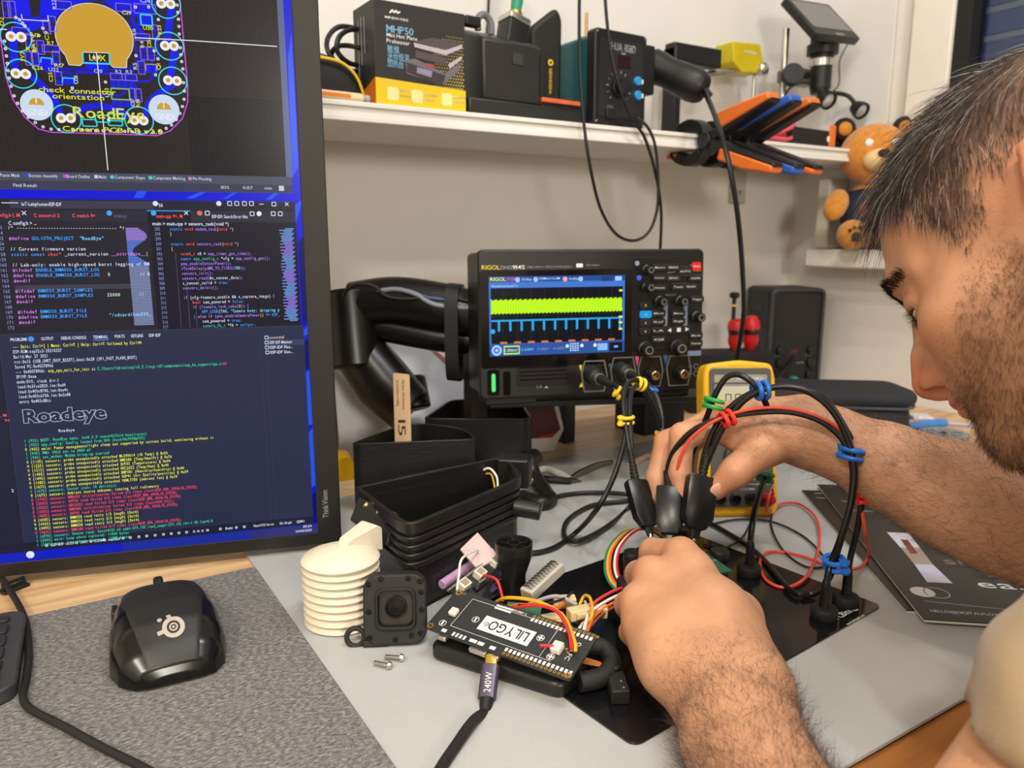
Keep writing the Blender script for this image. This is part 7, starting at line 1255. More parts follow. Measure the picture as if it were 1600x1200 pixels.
# ------------------------------------------------------------------ small things on the far desk
dk = thing('ring_washer', 'grey spoked disc lying on the wood behind the forearm', 'disc', (1.1708, 0.6203, 0.0), 0)
MB().ring([(.036 * math.cos(a), .036 * math.sin(a)) for a in [2 * math.pi * i / 32 for i in range(32)]], [(.026 * math.cos(a), .026 * math.sin(a)) for a in [2 * math.pi * i / 32 for i in range(32)]], 0, .005).build('rim', mat('disc_grey', '#8d8f94', .4), dk, bevel=.001)
for a in (0, 60, 120): MB(TR(0, 0, 0, rz=a)).b2(-.027, .027, -.004, .004, .0005, .004).build('spoke', MATS['disc_grey'], dk)
BLUEC = mat('cable_blue', '#3f86d8', .45)
cable('blue_strap', 'blue strap with a pale cord lying on the wood behind the forearm', [(1.147, 0.6641, 0.006), (1.182, 0.6619, 0.006), (1.2162, 0.6554, 0.005), (1.2334, 0.6546, 0.004)], .0075, BLUEC, cat='strap'); cable('pale_cord', 'pale lilac cord running right from the blue strap', [(1.2308, 0.6562, 0.004), (1.2509, 0.6284, 0.004), (1.2508, 0.5799, 0.004), (1.2507, 0.5086, 0.004)], .0024, mat('cord_lilac', '#b9b6d8', .5), cat='cord'); cable('blue_cable', 'blue cable lying on the wood just behind the hairy forearm', [(1.0887, 0.6268, 0.006), (1.1162, 0.6185, 0.006), (1.112, 0.5825, 0.005), (1.1159, 0.5395, 0.005), (1.1197, 0.4991, 0.005), (1.1278, 0.4477, 0.005)], .0045, BLUEC)
pkx = thing('foil_packet', 'small white and purple foil packet beside the soft case', 'packet', (1.2514, 0.7109, 0.0), -40); MB().b2(-.022, .022, -.016, .016, 0, .004).build('foil', mat('foil_white', '#d9d9e0', .35, var=.25, scale=200), pkx, bevel=.001); MB().b2(-.0222, -.010, -.0162, .0162, .0002, .0043).build('purple_end', mat('foil_purple', '#4a4668', .4), pkx)
tw = thing('tweezers', 'grey steel tweezers lying on the mat behind the loops of lead', 'tweezers', (0.5651, 0.751, 0.003), 0)
w_ = lambda p: rel(p, (0.5651, 0.751, 0.003)); TWM = mat('tweezer_steel', '#6e6c66', .3, .9)
for s_ in (0, .003): MB().tube(cr([w_((0.537, 0.7343, 0.004)), tuple(Vector(w_((0.5647, 0.7438, 0.005))) + Vector((0, 0, s_))), tuple(Vector(w_((0.6002, 0.7566, 0.006))) + Vector((0, 0, s_))), w_((0.6354, 0.7657, 0.005))], 6), .003, 8, radii=None).build('arm', TWM, tw)
pl_ = thing('cutting_pliers', 'small pliers with black and white handles on the mat beside the black cup', 'pliers', (0.5444, 0.7639, 0.003), 0)
p_ = lambda p: rel(p, (0.5444, 0.7639, 0.003))
MB().tube(cr([p_((0.5417, 0.7301, 0.006)), p_((0.5417, 0.7532, 0.008)), p_((0.5368, 0.7787, 0.008)), p_((0.521, 0.78, 0.006))], 6), .0042, 8).build('handle', mat('plier_white', '#d2d0cc', .4), pl_); MB().tube(cr([p_((0.5387, 0.726, 0.006)), p_((0.5247, 0.7334, 0.008)), p_((0.513, 0.7467, 0.008)), p_((0.5128, 0.7663, 0.006))], 6), .0045, 8).build('handle', RUB, pl_); MB().tube([p_((0.5388, 0.7289, 0.006)), p_((0.553, 0.7243, 0.004))], .004, 8, radii=[.005, .001]).build('jaw', TWM, pl_)
cable('bundle_lead', 'striped orange and white lead bundle lying on the mat under the far hand', [(0.6427, 0.7367, 0.006), (0.6828, 0.757, 0.006), (0.7163, 0.762, 0.006), (0.7458, 0.755, 0.006)], .004, mat('lead_striped', '#c8a890', .5, var=.5, scale=300))
cn = thing('black_bracket', 'black printed hook-shaped bracket beside the ribbed enclosure', 'bracket', (0.485, 0.7056, 0.003), 0)
c_ = lambda p: rel(p, (0.485, 0.7056, 0.003))
MB().tube(cr([c_((0.5003, 0.7451, 0.0397)), c_((0.4877, 0.7399, 0.035)), c_((0.4845, 0.7267, 0.0207)), c_((0.4785, 0.6937, 0.01)), c_((0.4731, 0.6781, 0.008)), c_((0.4562, 0.6737, 0.008)), c_((0.4514, 0.7018, 0.008))], 6), .010, 12).build('hook', PLA, cn); MB(TR(*c_((0.4788, 0.7181, 0.0201)))).b2(-.008, .008, -.004, .004, -.003, .003).build('plug', TAN, cn, bevel=.001)
# ------------------------------------------------------------------ person: body grown as one surface from a smooth distance field
v3 = lambda p: np.array(p)
HO = Vector((.4911, .1936, .2925))
HF, HU, HL = Vector((-.08217, .73872, -.66899)), Vector((.26128, .66374, .70084)), Vector((-.96176, .11721, .24755))
HR = np.array([HL[:], HF[:], HU[:]])                      # rows: left, forward, up of the head
HOn = np.array(HO[:])
def h2w(p): return HOn + np.asarray(p) @ HR
def smin(a, b, k):
    h_ = np.clip(.5 + .5 * (b - a) / k, 0, 1); return b * (1 - h_) + a * h_ - k * h_ * (1 - h_)
def cone(p, a, b, ra, rb):
    ba = b - a; L2 = ba @ ba; t = np.clip(((p - a) @ ba) / L2, 0, 1); return np.linalg.norm(p - a - t[:, None] * ba, axis=1) - (ra + (rb - ra) * t)
def ell(p, c_, r):
    q = (p - c_) / r; k0 = np.linalg.norm(q, axis=1); k1 = np.linalg.norm(q / r, axis=1) + 1e-9; return k0 * (k0 - 1) / k1
class Field:
    def __init__(s): s.pr = []
    def add(s, fn, k=.006, mode='u', head=False): s.pr.append((fn, k, mode, head)); return s
    def C(s, a, b, ra, rb, k=.006, mode='u', head=False):
        a, b = np.array(a, float), np.array(b, float); return s.add(lambda p: cone(p, a, b, ra, rb), k, mode, head)
    def E(s, c_, r, k=.006, mode='u', head=False):
        c_, r = np.array(c_, float), np.array(r, float); return s.add(lambda p: ell(p, c_, r), k, mode, head)
    def chain(s, pts, rs, k=.006):
        for i in range(len(pts) - 1): s.C(pts[i], pts[i + 1], rs[i], rs[i + 1], k)
        return s
    def raw(s, p, i, ph):
        fn, k, mode, head = s.pr[i]; return fn(ph if head else p)
    def hp(s, p):
        q = (p - HOn) @ HR.T; q[:, 0] = np.sqrt(q[:, 0] ** 2 + 1e-7); return q
    def ev(s, p, idx=None):
        ph = s.hp(p); d = None
        for i in (range(len(s.pr)) if idx is None else idx):
            v = s.raw(p, i, ph); k, mode = s.pr[i][1], s.pr[i][2]
            if d is None: d = v if mode == 'u' else np.full(len(p), 9.); continue
            if mode == 'u': d = smin(d, v, k)
            elif mode == 's': d = -smin(-d, v, k)
            else: d = -smin(-d, -v, k)
        return d
    def mesh(s, lo, hi, h, B=16):
        lo = np.array(lo); nb = np.ceil((np.array(hi) - lo) / (B * h)).astype(int)
        g = np.stack(np.meshgrid(*[np.arange(n) for n in nb], indexing='ij'), -1).reshape(-1, 3)
        cen = lo + (g + .5) * B * h; ph = s.hp(cen); vals = np.stack([s.raw(cen, i, ph) for i in range(len(s.pr))], 1)
        d = s.ev(cen); rad = B * h * .87 + .004; act = np.abs(d) < rad + .006
        off = np.stack(np.meshgrid(*[np.arange(B + 1)] * 3, indexing='ij'), -1).reshape(-1, 3)
        KV, PV, Q = [], [], []; key = lambda c_: (c_[:, 0] + 8) * 4000 * 4000 + (c_[:, 1] + 8) * 4000 + (c_[:, 2] + 8)
        for bi in np.nonzero(act)[0]:
            base = g[bi] * B; P = lo + (base + off) * h
            um = np.array([m_ == 'u' for _, _, m_, _ in s.pr]); dm = vals[bi][um].min()
            idx = [i for i in range(len(s.pr)) if (vals[bi, i] < max(dm, 0) + 2 * rad + .02) or s.pr[i][2] == 'i']
            if not any(s.pr[i][2] == 'u' for i in idx): continue
            v = s.ev(P, idx).reshape(B + 1, B + 1, B + 1); sg = v < 0
            if sg.all() or not sg.any(): continue
            cnt = np.zeros((B, B, B)); acc = np.zeros((B, B, B, 3))
            for ax_ in range(3):
                for o1 in (0, 1):
                    for o2 in (0, 1):
                        o_ = [0, 0, 0]; oth = [q for q in range(3) if q != ax_]; o_[oth[0]] = o1; o_[oth[1]] = o2
                        sl0 = tuple(slice(o_[q], o_[q] + B) for q in range(3)); o_[ax_] += 1; sl1 = tuple(slice(o_[q], o_[q] + B) for q in range(3))
                        a, b = v[sl0], v[sl1]; cr_ = (a < 0) != (b < 0); t = np.where(cr_, a / (a - b + 1e-12), 0)
                        cnt += cr_
                        for q in range(3):
                            if q == ax_: acc[..., q] += np.where(cr_, t, 0)
                            else: acc[..., q] += np.where(cr_, o_[q], 0)
            m_ = cnt > 0; ci = np.argwhere(m_); KV.append(key(base + ci)); PV.append(lo + (base + ci + acc[m_] / cnt[m_][:, None]) * h)
            for ax_ in range(3):
                oth = [(ax_ + 1) % 3, (ax_ + 2) % 3]
                s0 = [slice(0, B)] * 3; s1 = [slice(0, B)] * 3; s1[ax_] = slice(1, B + 1); a, b = sg[tuple(s0)], sg[tuple(s1)]
                e = np.argwhere(a != b)
                if not len(e): continue
                fl = a[tuple(e.T)]; c0 = base + e; d1 = np.zeros(3, int); d1[oth[0]] = 1; d2 = np.zeros(3, int); d2[oth[1]] = 1
                q = np.stack([key(c0 - d1 - d2), key(c0 - d2), key(c0), key(c0 - d1)], 1); q[~fl] = q[~fl][:, ::-1]; Q.append(q)
        K = np.concatenate(KV); Pn = np.concatenate(PV); o_ = np.argsort(K); K, Pn = K[o_], Pn[o_]; Qn = np.concatenate(Q)
        ix = np.searchsorted(K, Qn); ix = np.clip(ix, 0, len(K) - 1); ok = (K[ix] == Qn).all(1); return Pn, ix[ok]
def field_obj(name, P, Fq, m, parent, origin):
    me = bpy.data.meshes.new(name); me.vertices.add(len(P)); me.vertices.foreach_set('co', (P - np.array(origin)).ravel().astype('f'))
    me.loops.add(Fq.size); me.loops.foreach_set('vertex_index', Fq.ravel().astype('i')); me.polygons.add(len(Fq)); me.polygons.foreach_set('loop_start', np.arange(0, Fq.size, 4, dtype='i'))
    me.update(calc_edges=True); me.validate(); me.polygons.foreach_set('use_smooth', [True] * len(me.polygons)); me.materials.append(m)
    o = bpy.data.objects.new(name, me); C.objects.link(o); o.parent = parent; return o
SK = Field()
# head
hd = dict(head=True)
SK.E((0, -.002, .050), (.0735, .0930, .0720), .01, **hd)
SK.E((0, .034, .050), (.058, .055, .050), .012, **hd)
SK.E((0, .040, -.012), (.0585, .054, .062), .018, **hd)
SK.C((.003, .0852, .041), (.027, .0785, .038), .0108, .0098, .010, **hd); SK.C((.027, .0785, .038), (.046, .0590, .027), .0098, .0080, .010, **hd)                 # brow ridge
SK.E((.044, .056, -.016), (.020, .020, .016), .02, **hd)                                # cheekbone
SK.C((.052, .006, -.044), (.020, .066, -.074), .019, .020, .020, **hd)                 # jaw
SK.E((0, .071, -.074), (.024, .0205, .021), .014, **hd)                                  # chin
SK.E((0, .066, -.040), (.032, .0325, .026), .012, **hd)                                  # mouth barrel
SK.C((.030, .050, -.045), (.044, .040, -.030), .020, .020, .02, **hd)
SK.C((0, .0955, .024), (0, .1045, -.004), .0068, .0080, .007, **hd)                      # nose bridge
SK.C((0, .1035, .000), (0, .1095, -.0145), .0100, .0108, .006, **hd)
SK.C((.006, .096, .000), (.013, .094, -.018), .006, .008, .008, **hd)
SK.E((.0128, .0985, -.0200), (.0072, .0115, .0078), .004, **hd)                          # ala
SK.C((0, .108, -.024), (0, .100, -.028), .0045, .005, .004, **hd)
SK.E((.0098, .1020, -.0265), (.0048, .0075, .0085), .0012, 's', **hd)      # nostril
SK.E((.029, .1015, .016), (.013, .0150, .0115), .012, 's', **hd)                          # eye socket
SK.E((.0300, .0730, .0160), (.0145, .0132, .0122), .005, **hd)                           # lids
SK.C((.0190, .0870, .0105), (.0410, .0785, .0100), .0013, .0013, .0015, 's', **hd)
SK.C((.0190, .0860, .0225), (.0420, .0770, .0205), .0010, .0010, .002, 's', **hd)
SK.C((0, .0975, -.0395), (.011, .0945, -.0400), .0048, .0044, .004, **hd); SK.C((.011, .0945, -.0400), (.0235, .0800, -.0440), .0044, .0024, .004, **hd)
SK.C((0, .0940, -.0500), (.011, .0915, -.0495), .0056, .0052, .004, **hd); SK.C((.011, .0915, -.0495), (.0230, .0790, -.0460), .0052, .0026, .004, **hd)
SK.C((0, .1030, -.0446), (.013, .0985, -.0446), .0011, .0011, .0015, 's', **hd); SK.C((.013, .0985, -.0446), (.0255, .0830, -.0450), .0011, .0010, .0015, 's', **hd)
SK.E((0, .0985, -.0575), (.016, .0065, .0045), .008, 's', **hd)
# ear
SK.E((0.0725, -0.0340, -0.0040), (.0070, .0165, .0290), .005, **hd)
ec = [(0.0725, -0.0160, 0.0100), (0.0760, -0.0230, 0.0230), (0.0790, -0.0370, 0.0260), (0.0810, -0.0480, 0.0140), (0.0800, -0.0500, -0.0040), (0.0760, -0.0430, -0.0240), (0.0725, -0.0310, -0.0340)]
for a, b in zip(ec, ec[1:]): SK.C(a, b, .0036, .0036, .003, **hd)
SK.E((0.0745, -0.0280, -0.0340), (.0050, .0080, .0090), .004, **hd)
SK.E((0.0820, -0.0290, -0.0080), (.0085, .0095, .0140), .004, 's', **hd); SK.E((0.0735, -0.0155, -0.0100), (.0045, .0055, .0075), .003, **hd)
# neck, chest, shoulders
NB = h2w((0, -.058, -.125)); CH = np.array((.47, -.05, .10)); 
SK.C(h2w((0, -.020, -.030)), NB, .058, .062, .02); SK.C(NB, CH, .07, .115, .05)
ShL, ShR = v3((0.3822, 0.0903, 0.1625)), np.array((.635, .005, .200))
SK.C(CH, ShL, .09, .055, .05); SK.C(CH, ShR, .09, .055, .05); SK.C(CH, (.48, -.13, -.18), .11, .12, .05)
# near (left) arm and fist
ElL = v3((0.2106, 0.1071, 0.0279)); WL = v3((0.326, 0.2786, 0.0329))
SK.chain([ShL, ElL], [.042, .038], .02); FM = ElL * .62 + WL * .38
SK.chain([ElL, FM, v3((0.3093, 0.2557, 0.0287)), WL], [.038, .0365, .0305, .0275], .015)
WLa, WLb = v3((0.3224, 0.2876, 0.0309)), v3((0.3353, 0.2736, 0.0366))
SK.C(WLa, WLb, .0225, .0225, .012)
mcp = [v3((0.3971, 0.3948, 0.0636)), v3((0.3631, 0.3908, 0.058)), v3((0.3411, 0.3792, 0.0467)), v3((0.3305, 0.3619, 0.0368))]
SK.chain([WLb, v3((0.3669, 0.3296, 0.0528)), mcp[0]], [.0225, .0200, .0135], .016); SK.chain([(WLa + WLb) / 2, v3((0.35, 0.3356, 0.0433)), mcp[1]], [.022, .0195, .0130], .016)
SK.chain([WLa, v3((0.3304, 0.3319, 0.0417)), mcp[2]], [.0205, .0180, .0122], .016); SK.chain([WLa, v3((0.3197, 0.3224, 0.0341)), mcp[3]], [.0200, .0165, .0115], .016)
SK.C(v3((0.3863, 0.3761, 0.0571)), v3((0.3452, 0.3673, 0.0373)), .014, .013, .016)
kf = .0035
for m_ in mcp: SK.E(m_ + np.array((-.003, -.003, .0055)), (.0095, .0095, .0088), .006)
def fing(a, pts, rs, k=kf): SK.chain([a] + [v3(p) for p in pts], rs, k)
fing(mcp[0], [(0.4003, 0.4289, 0.0536), (0.4041, 0.4383, 0.0366), (0.41, 0.4368, 0.0302)], [.0128, .0105, .0090, .0078]); fing(mcp[1], [(0.3763, 0.4178, 0.0442), (0.3798, 0.4165, 0.0268), (0.3831, 0.4015, 0.0281)], [.0125, .0105, .0090, .0078])
fing(mcp[2], [(0.3511, 0.3999, 0.0336), (0.358, 0.3972, 0.0192), (0.3611, 0.3841, 0.0227)], [.0118, .0100, .0086, .0075]); fing(mcp[3], [(0.3372, 0.3792, 0.0254), (0.3441, 0.3783, 0.0139), (0.3474, 0.3674, 0.0171)], [.0108, .0090, .0078, .0068])
SK.chain([v3((0.3506, 0.2861, 0.0384)), v3((0.3908, 0.3338, 0.0419)), v3((0.4111, 0.3832, 0.0404)), v3((0.4117, 0.4096, 0.0366))], [.0195, .0165, .0120, .0095], .010)
# far (right) arm and hand
ElR = v3((0.6161, 0.2077, 0.0802)); 
SK.chain([ShR, ElR], [.052, .044], .02)
SK.chain([ElR, v3((0.6017, 0.272, 0.0966)), v3((0.5921, 0.306, 0.1036)), v3((0.5779, 0.349, 0.1166)), v3((0.5648, 0.3913, 0.1292)), v3((0.5547, 0.4082, 0.1336))], [.044, .0425, .0390, .0325, .0268, .0262], .015)
mR = [v3((0.5053, 0.4494, 0.1371)), v3((0.5155, 0.468, 0.1412)), v3((0.5252, 0.4829, 0.1382)), v3((0.5375, 0.4923, 0.1286))]
wR = v3((0.5532, 0.4117, 0.1342)); wR2 = v3((0.5699, 0.4279, 0.1354))
for a, m_, r in zip((wR, wR, wR2, wR2), mR, (.0135, .0130, .0122, .0115)): SK.chain([a, a * .45 + m_ * .55, m_], [.0235, .0170, r], .014)
fing(mR[0], [(0.4702, 0.4722, 0.13), (0.4637, 0.4668, 0.0988), (0.4617, 0.459, 0.0799)], [.0132, .0108, .0095, .0080]); fing(mR[1], [(0.4732, 0.4939, 0.1176), (0.4595, 0.4908, 0.0872), (0.451, 0.4847, 0.0684)], [.0130, .0110, .0098, .0082])
fing(mR[2], [(0.4968, 0.5068, 0.1125), (0.4878, 0.5007, 0.0815), (0.4826, 0.49, 0.0626)], [.0120, .0102, .0090, .0076]); fing(mR[3], [(0.5176, 0.5092, 0.1058), (0.5091, 0.5016, 0.0808), (0.5053, 0.4912, 0.0668)], [.0110, .0090, .0080, .0068])
SK.chain([v3((0.5378, 0.4126, 0.1327)), v3((0.509, 0.417, 0.1258)), v3((0.4879, 0.4258, 0.1063)), v3((0.4749, 0.436, 0.0893))], [.0200, .0155, .0122, .0088], .008)
SK.C(v3((0.5188, 0.4234, 0.1285)), v3((0.5056, 0.4431, 0.1258)), .014, .008, .012)
PO = (.47, -.05, .05)
per = thing('person', 'person in a beige T-shirt leaning over the desk, both hands at the probes', 'person', PO)
SKIN = bpy.data.materials.new('skin'); SKIN.use_nodes = True
def skin_nodes(m):
    nt = m.node_tree; N = nt.nodes; L = nt.links; b = N['Principled BSDF']
    at = N.new('ShaderNodeVertexColor'); at.layer_name = 'tone'
    tc = N.new('ShaderNodeTexCoord'); n1 = N.new('ShaderNodeTexNoise'); n1.inputs['Scale'].default_value = 55; n1.inputs['Detail'].default_value = 5; L.new(tc.outputs['Object'], n1.inputs['Vector'])
    mp = N.new('ShaderNodeMapRange'); mp.inputs['To Min'].default_value = .80; mp.inputs['To Max'].default_value = 1.20; L.new(n1.outputs['Fac'], mp.inputs['Value'])
    mx = N.new('ShaderNodeVectorMath'); mx.operation = 'SCALE'; L.new(at.outputs['Color'], mx.inputs[0]); L.new(mp.outputs[0], mx.inputs['Scale']); L.new(mx.outputs[0], b.inputs['Base Color'])
    n2 = N.new('ShaderNodeTexNoise'); n2.inputs['Scale'].default_value = 700; n2.inputs['Detail'].default_value = 4; L.new(tc.outputs['Object'], n2.inputs['Vector'])
    bp = N.new('ShaderNodeBump'); bp.inputs['Strength'].default_value = .4; bp.inputs['Distance'].default_value = .0008; L.new(n2.outputs['Fac'], bp.inputs['Height']); L.new(bp.outputs[0], b.inputs['Normal'])
    b.inputs['Roughness'].default_value = .5; b.inputs['Subsurface Weight'].default_value = .12; b.inputs['Subsurface Radius'].default_value = (.008, .003, .0015); b.inputs['Subsurface Scale'].default_value = .5
skin_nodes(SKIN)
P, Fq = SK.mesh((.16, -.30, -.12), (.80, .62, .47), .0019)
body = field_obj('body', P, Fq, SKIN, per, PO)
# skin tones per vertex (flush on nose, ears, knuckles; lips; shaved and hair-covered areas)
L3 = lambda h_: np.array(lin(h_)[:3])
Hl = (P - HOn) @ HR.T; ax_ = np.abs(Hl[:, 0]); hy, hz = Hl[:, 1], Hl[:, 2]
inh = (np.linalg.norm(Hl - np.array((0, .02, .01)), axis=1) < .16)
tone = np.tile(L3('#c99572'), (len(P), 1))
def blend(mask, col):
    global tone
    m_ = np.clip(mask, 0, 1)[:, None]; tone = tone * (1 - m_) + L3(col) * m_
gs = lambda c_, r: np.exp(-(((ax_ - c_[0]) ** 2 + (hy - c_[1]) ** 2 + (hz - c_[2]) ** 2) / r ** 2)) * inh
blend(.8 * gs((.008, .108, -.016), .017), '#c0694c'); blend(.5 * gs((.045, .07, -.012), .025), '#cc8258'); blend(.75 * gs((.076, -.035, .0), .03), '#d07a55')
blend(.9 * np.exp(-(((hz + .0445) / .0062) ** 2)) * (ax_ < .023) * (hy > .080) * inh, '#a8605a'); blend(.4 * gs((.030, .084, .016), .015), '#a5684c')
def line_f(y, xs, ys): return np.interp(y, xs, ys)
scalp_line = lambda y: np.interp(y, [-.12, -.07, -.050, -.012, .006, .016, .032, .037, .048, .061, .075, .090, .10], [-.045, -.034, .006, .034, .030, .010, .012, .034, .053, .076, .092, .100, .104])
beard_top = lambda y: np.interp(y, [-.02, .012, .035, .055, .072, .080, .090, .105, .12], [-.03, .015, .006, -.022, -.034, -.030, -.030, -.030, -.034])
sc_m = inh & (hz > scalp_line(hy) + .004 * np.sin(hy * 400 + ax_ * 300)) & (ax_ < .0765)
lipz = (np.abs(hz + .0448) < .0085) & (ax_ < .021) & (hy > .082)
bd_m = inh & (hz < beard_top(hy)) & (hy > .008) & ~lipz & (ax_ < .075) & ~((hz > -.034) & (hy > .094) & (ax_ < .013) & (hz > -.030))
blend(.75 * np.clip((hz - scalp_line(hy)) / .014, 0, 1) * sc_m, '#3a2a20'); blend(.38 * np.clip((beard_top(hy) - hz) / .02, .15, 1) * bd_m, '#6a4630')
for k_ in mcp + mR + [v3((0.4702, 0.4722, 0.13)), v3((0.4732, 0.4939, 0.1176)), v3((0.4617, 0.459, 0.0799)), v3((0.451, 0.4847, 0.0684)), v3((0.4749, 0.436, 0.0893)), v3((0.4879, 0.4258, 0.1063))]: blend(.45 * np.exp(-np.sum((P - k_) ** 2, 1) / .016 ** 2), '#cf7d5c')
ca = body.data.color_attributes.new('tone', 'FLOAT_COLOR', 'POINT'); ca.data.foreach_set('color', np.hstack([tone, np.ones((len(P), 1))]).ravel().astype('f'))
# normals of the body surface
nr = np.zeros(len(P) * 3, 'f'); body.data.vertices.foreach_get('normal', nr); Nn = nr.reshape(-1, 3)
# ---- strands: thin tapering three-sided hairs joined into one part
def strands(name, roots, dirs, lens, rad, cols, bend, m, seg=4, clump=None):
    n = len(roots); D = dirs / np.linalg.norm(dirs, axis=1)[:, None]; up = np.cross(D, rng.normal(size=(n, 3))); up /= np.linalg.norm(up, axis=1)[:, None] + 1e-9; sd = np.cross(D, up)
    V = np.zeros((n, seg + 1, 3, 3)); rad = np.broadcast_to(rad, (n,))
    for j in range(seg + 1):
        t = j / seg; c_ = roots + (D * t + bend * t * t) * lens[:, None]; r = rad * (1 - .8 * t)
        for q in range(3):
            a = 2 * math.pi * q / 3; V[:, j, q] = c_ + (up * math.cos(a) + sd * math.sin(a)) * r[:, None]
    base = (np.arange(n) * (seg + 1) * 3)[:, None, None]; jj = np.arange(seg)[None, :, None] * 3; qq = np.arange(3)[None, None, :]
    F = np.stack(np.broadcast_arrays(base + jj + qq, base + jj + (qq + 1) % 3, base + jj + 3 + (qq + 1) % 3, base + jj + 3 + qq), -1).reshape(-1, 4)
    o = field_obj(name, V.reshape(-1, 3), F, m, per, PO); cc = np.repeat(np.hstack([cols, np.ones((n, 1))]), (seg + 1) * 3, 0)
    a_ = o.data.color_attributes.new('tone', 'FLOAT_COLOR', 'POINT'); a_.data.foreach_set('color', cc.ravel().astype('f')); o['kind'] = 'stuff'; return o
HAIR = bpy.data.materials.new('hair'); HAIR.use_nodes = True
nt = HAIR.node_tree; at = nt.nodes.new('ShaderNodeVertexColor'); at.layer_name = 'tone'; nz = nt.nodes.new('ShaderNodeTexNoise'); nz.inputs['Scale'].default_value = 300
mxn = nt.nodes.new('ShaderNodeVectorMath'); mxn.operation = 'SCALE'; mr = nt.nodes.new('ShaderNodeMapRange'); mr.inputs['To Min'].default_value = .7; mr.inputs['To Max'].default_value = 1.3
nt.links.new(nz.outputs['Fac'], mr.inputs['Value']); nt.links.new(at.outputs['Color'], mxn.inputs[0]); nt.links.new(mr.outputs[0], mxn.inputs['Scale']); nt.links.new(mxn.outputs[0], nt.nodes['Principled BSDF'].inputs['Base Color']); nt.nodes['Principled BSDF'].inputs['Roughness'].default_value = .38
def pick(mask, n, jit=.0012):
    ids = np.nonzero(mask)[0]; k = rng.choice(ids, n, replace=True); return k, P[k] + rng.normal(size=(n, 3)) * jit
F_, U_, L_v = HR[1], HR[2], HR[0]
k, rt = pick(sc_m, 21000); q = Hl[k]; topness = np.clip((q[:, 2] - .050) / .05, 0, 1)[:, None]; front = np.clip((q[:, 1] - .0) / .09, 0, 1)[:, None]
side = 1 - topness
dirs = Nn[k] * (.55 * topness + .30 * side) + F_ * (.95 * topness + .35 * side) - U_ * (.75 * side + .15 + .30 * front * topness) + rng.normal(size=(len(k), 3)) * .16
lens = (.010 + .024 * topness[:, 0] + .010 * topness[:, 0] * front[:, 0]) * rng.uniform(.65, 1.15, len(k))
lens *= np.where((q[:, 2] < .02), .6, 1)
gry = rng.uniform(size=len(k)) < .13; cols = np.where(gry[:, None], L3('#b9b2aa') * rng.uniform(.6, 1.1, (len(k), 1)), L3('#2e2119') * rng.uniform(.5, 1.5, (len(k), 1)))
strands('hair', rt - Nn[k] * .0008, dirs, lens, .00018, cols, -U_ * (.18 + .25 * front) - Nn[k] * .12, HAIR, 5)
bm_ = bd_m & (rng.uniform(size=len(P)) < np.clip((beard_top(hy) - hz) / .018 + .10, .1, 1))
k, rt = pick(bm_, 21000, .0009); q = Hl[k]
dirs = Nn[k] * .55 - U_ * .75 + F_ * .15 + rng.normal(size=(len(k), 3)) * .25; dn = np.clip((beard_top(q[:, 1]) - q[:, 2]) / .03, .25, 1)
cols = L3('#55381f') * rng.uniform(.45, 1.6, (len(k), 1)); li = rng.uniform(size=len(k)) < .30; cols[li] = L3('#a07a4a') * rng.uniform(.7, 1.1, (li.sum(), 1))
strands('beard', rt - Nn[k] * .0006, dirs, .0080 * dn * rng.uniform(.5, 1.2, len(k)), .00011, cols, Nn[k] * -.15, HAIR, 3)
br_l = np.interp(ax_, [.004, .016, .032, .050], [.0310, .0372, .0382, .0285]); em = inh & (np.abs(hz - br_l) < np.interp(ax_, [.006, .03, .05], [.0060, .0052, .0028])) & (ax_ > .005) & (ax_ < .052) & (hy > .050)
k, rt = pick(em, 1900, .0006); sgx = np.sign(Hl[k, 0])[:, None]
strands('eyebrow', rt, Nn[k] * .14 + L_v * sgx * .8 + U_ * .22 + rng.normal(size=(len(k), 3)) * .15, rng.uniform(.004, .0075, len(k)), .00015, L3('#20160f') * rng.uniform(.6, 1.4, (len(k), 1)), -U_ * .1 - Nn[k] * .1, HAIR, 3)
lr = []; ld = []
for s_ in (-1, 1):
    for i in range(60):
        t = i / 59; lr.append(h2w((s_ * (.0195 + .022 * t), .0862 - .0090 * t ** 1.5, .0112 - .001 * t))); ld.append(F_ * .85 - U_ * .45 + L_v * s_ * (.1 + .5 * t))
lr, ld = np.array(lr), np.array(ld); strands('eyelash', lr, ld, rng.uniform(.006, .009, len(lr)), .00018, np.tile(L3('#140e0a'), (len(lr), 1)), U_ * .35 + np.zeros((len(lr), 3)), HAIR, 4)
# arm hair on both forearms
def segt(a, b): ba = b - a; return ((P - a) @ ba) / (ba @ ba), np.linalg.norm(np.cross(P - a, ba / np.linalg.norm(ba)), axis=1)
for nm, a, b, cnt, upw in (('arm_hair', ElL, WL, 8500, .2), ('arm_hair', ElR, v3((0.5485, 0.4247, 0.1366)), 6500, .0)):
    t, dd_ = segt(a, b); m_ = (t > .05) & (t < 1.14) & (dd_ < .06) & ~inh & ((Nn[:, 2] > -.15) | (Nn[:, 0] < -.3))
    k, rt = pick(m_, cnt, .001); ax2 = (b - a) / np.linalg.norm(b - a); fade = np.clip((1.14 - t[k]) / .3, .15, 1)
    tang = np.cross(Nn[k], ax2); dirs = Nn[k] * .35 + ax2 * .55 + tang * rng.choice([-1, 1], len(k))[:, None] * .35 + rng.normal(size=(len(k), 3)) * .35
    strands(nm, rt, dirs, rng.uniform(.008, .021, len(k)) * fade, np.float64(.000065), L3('#38261a') * rng.uniform(.5, 2.0, (len(k), 1)), rng.normal(size=(len(k), 3)) * .25 - Nn[k] * .2, HAIR, 4)
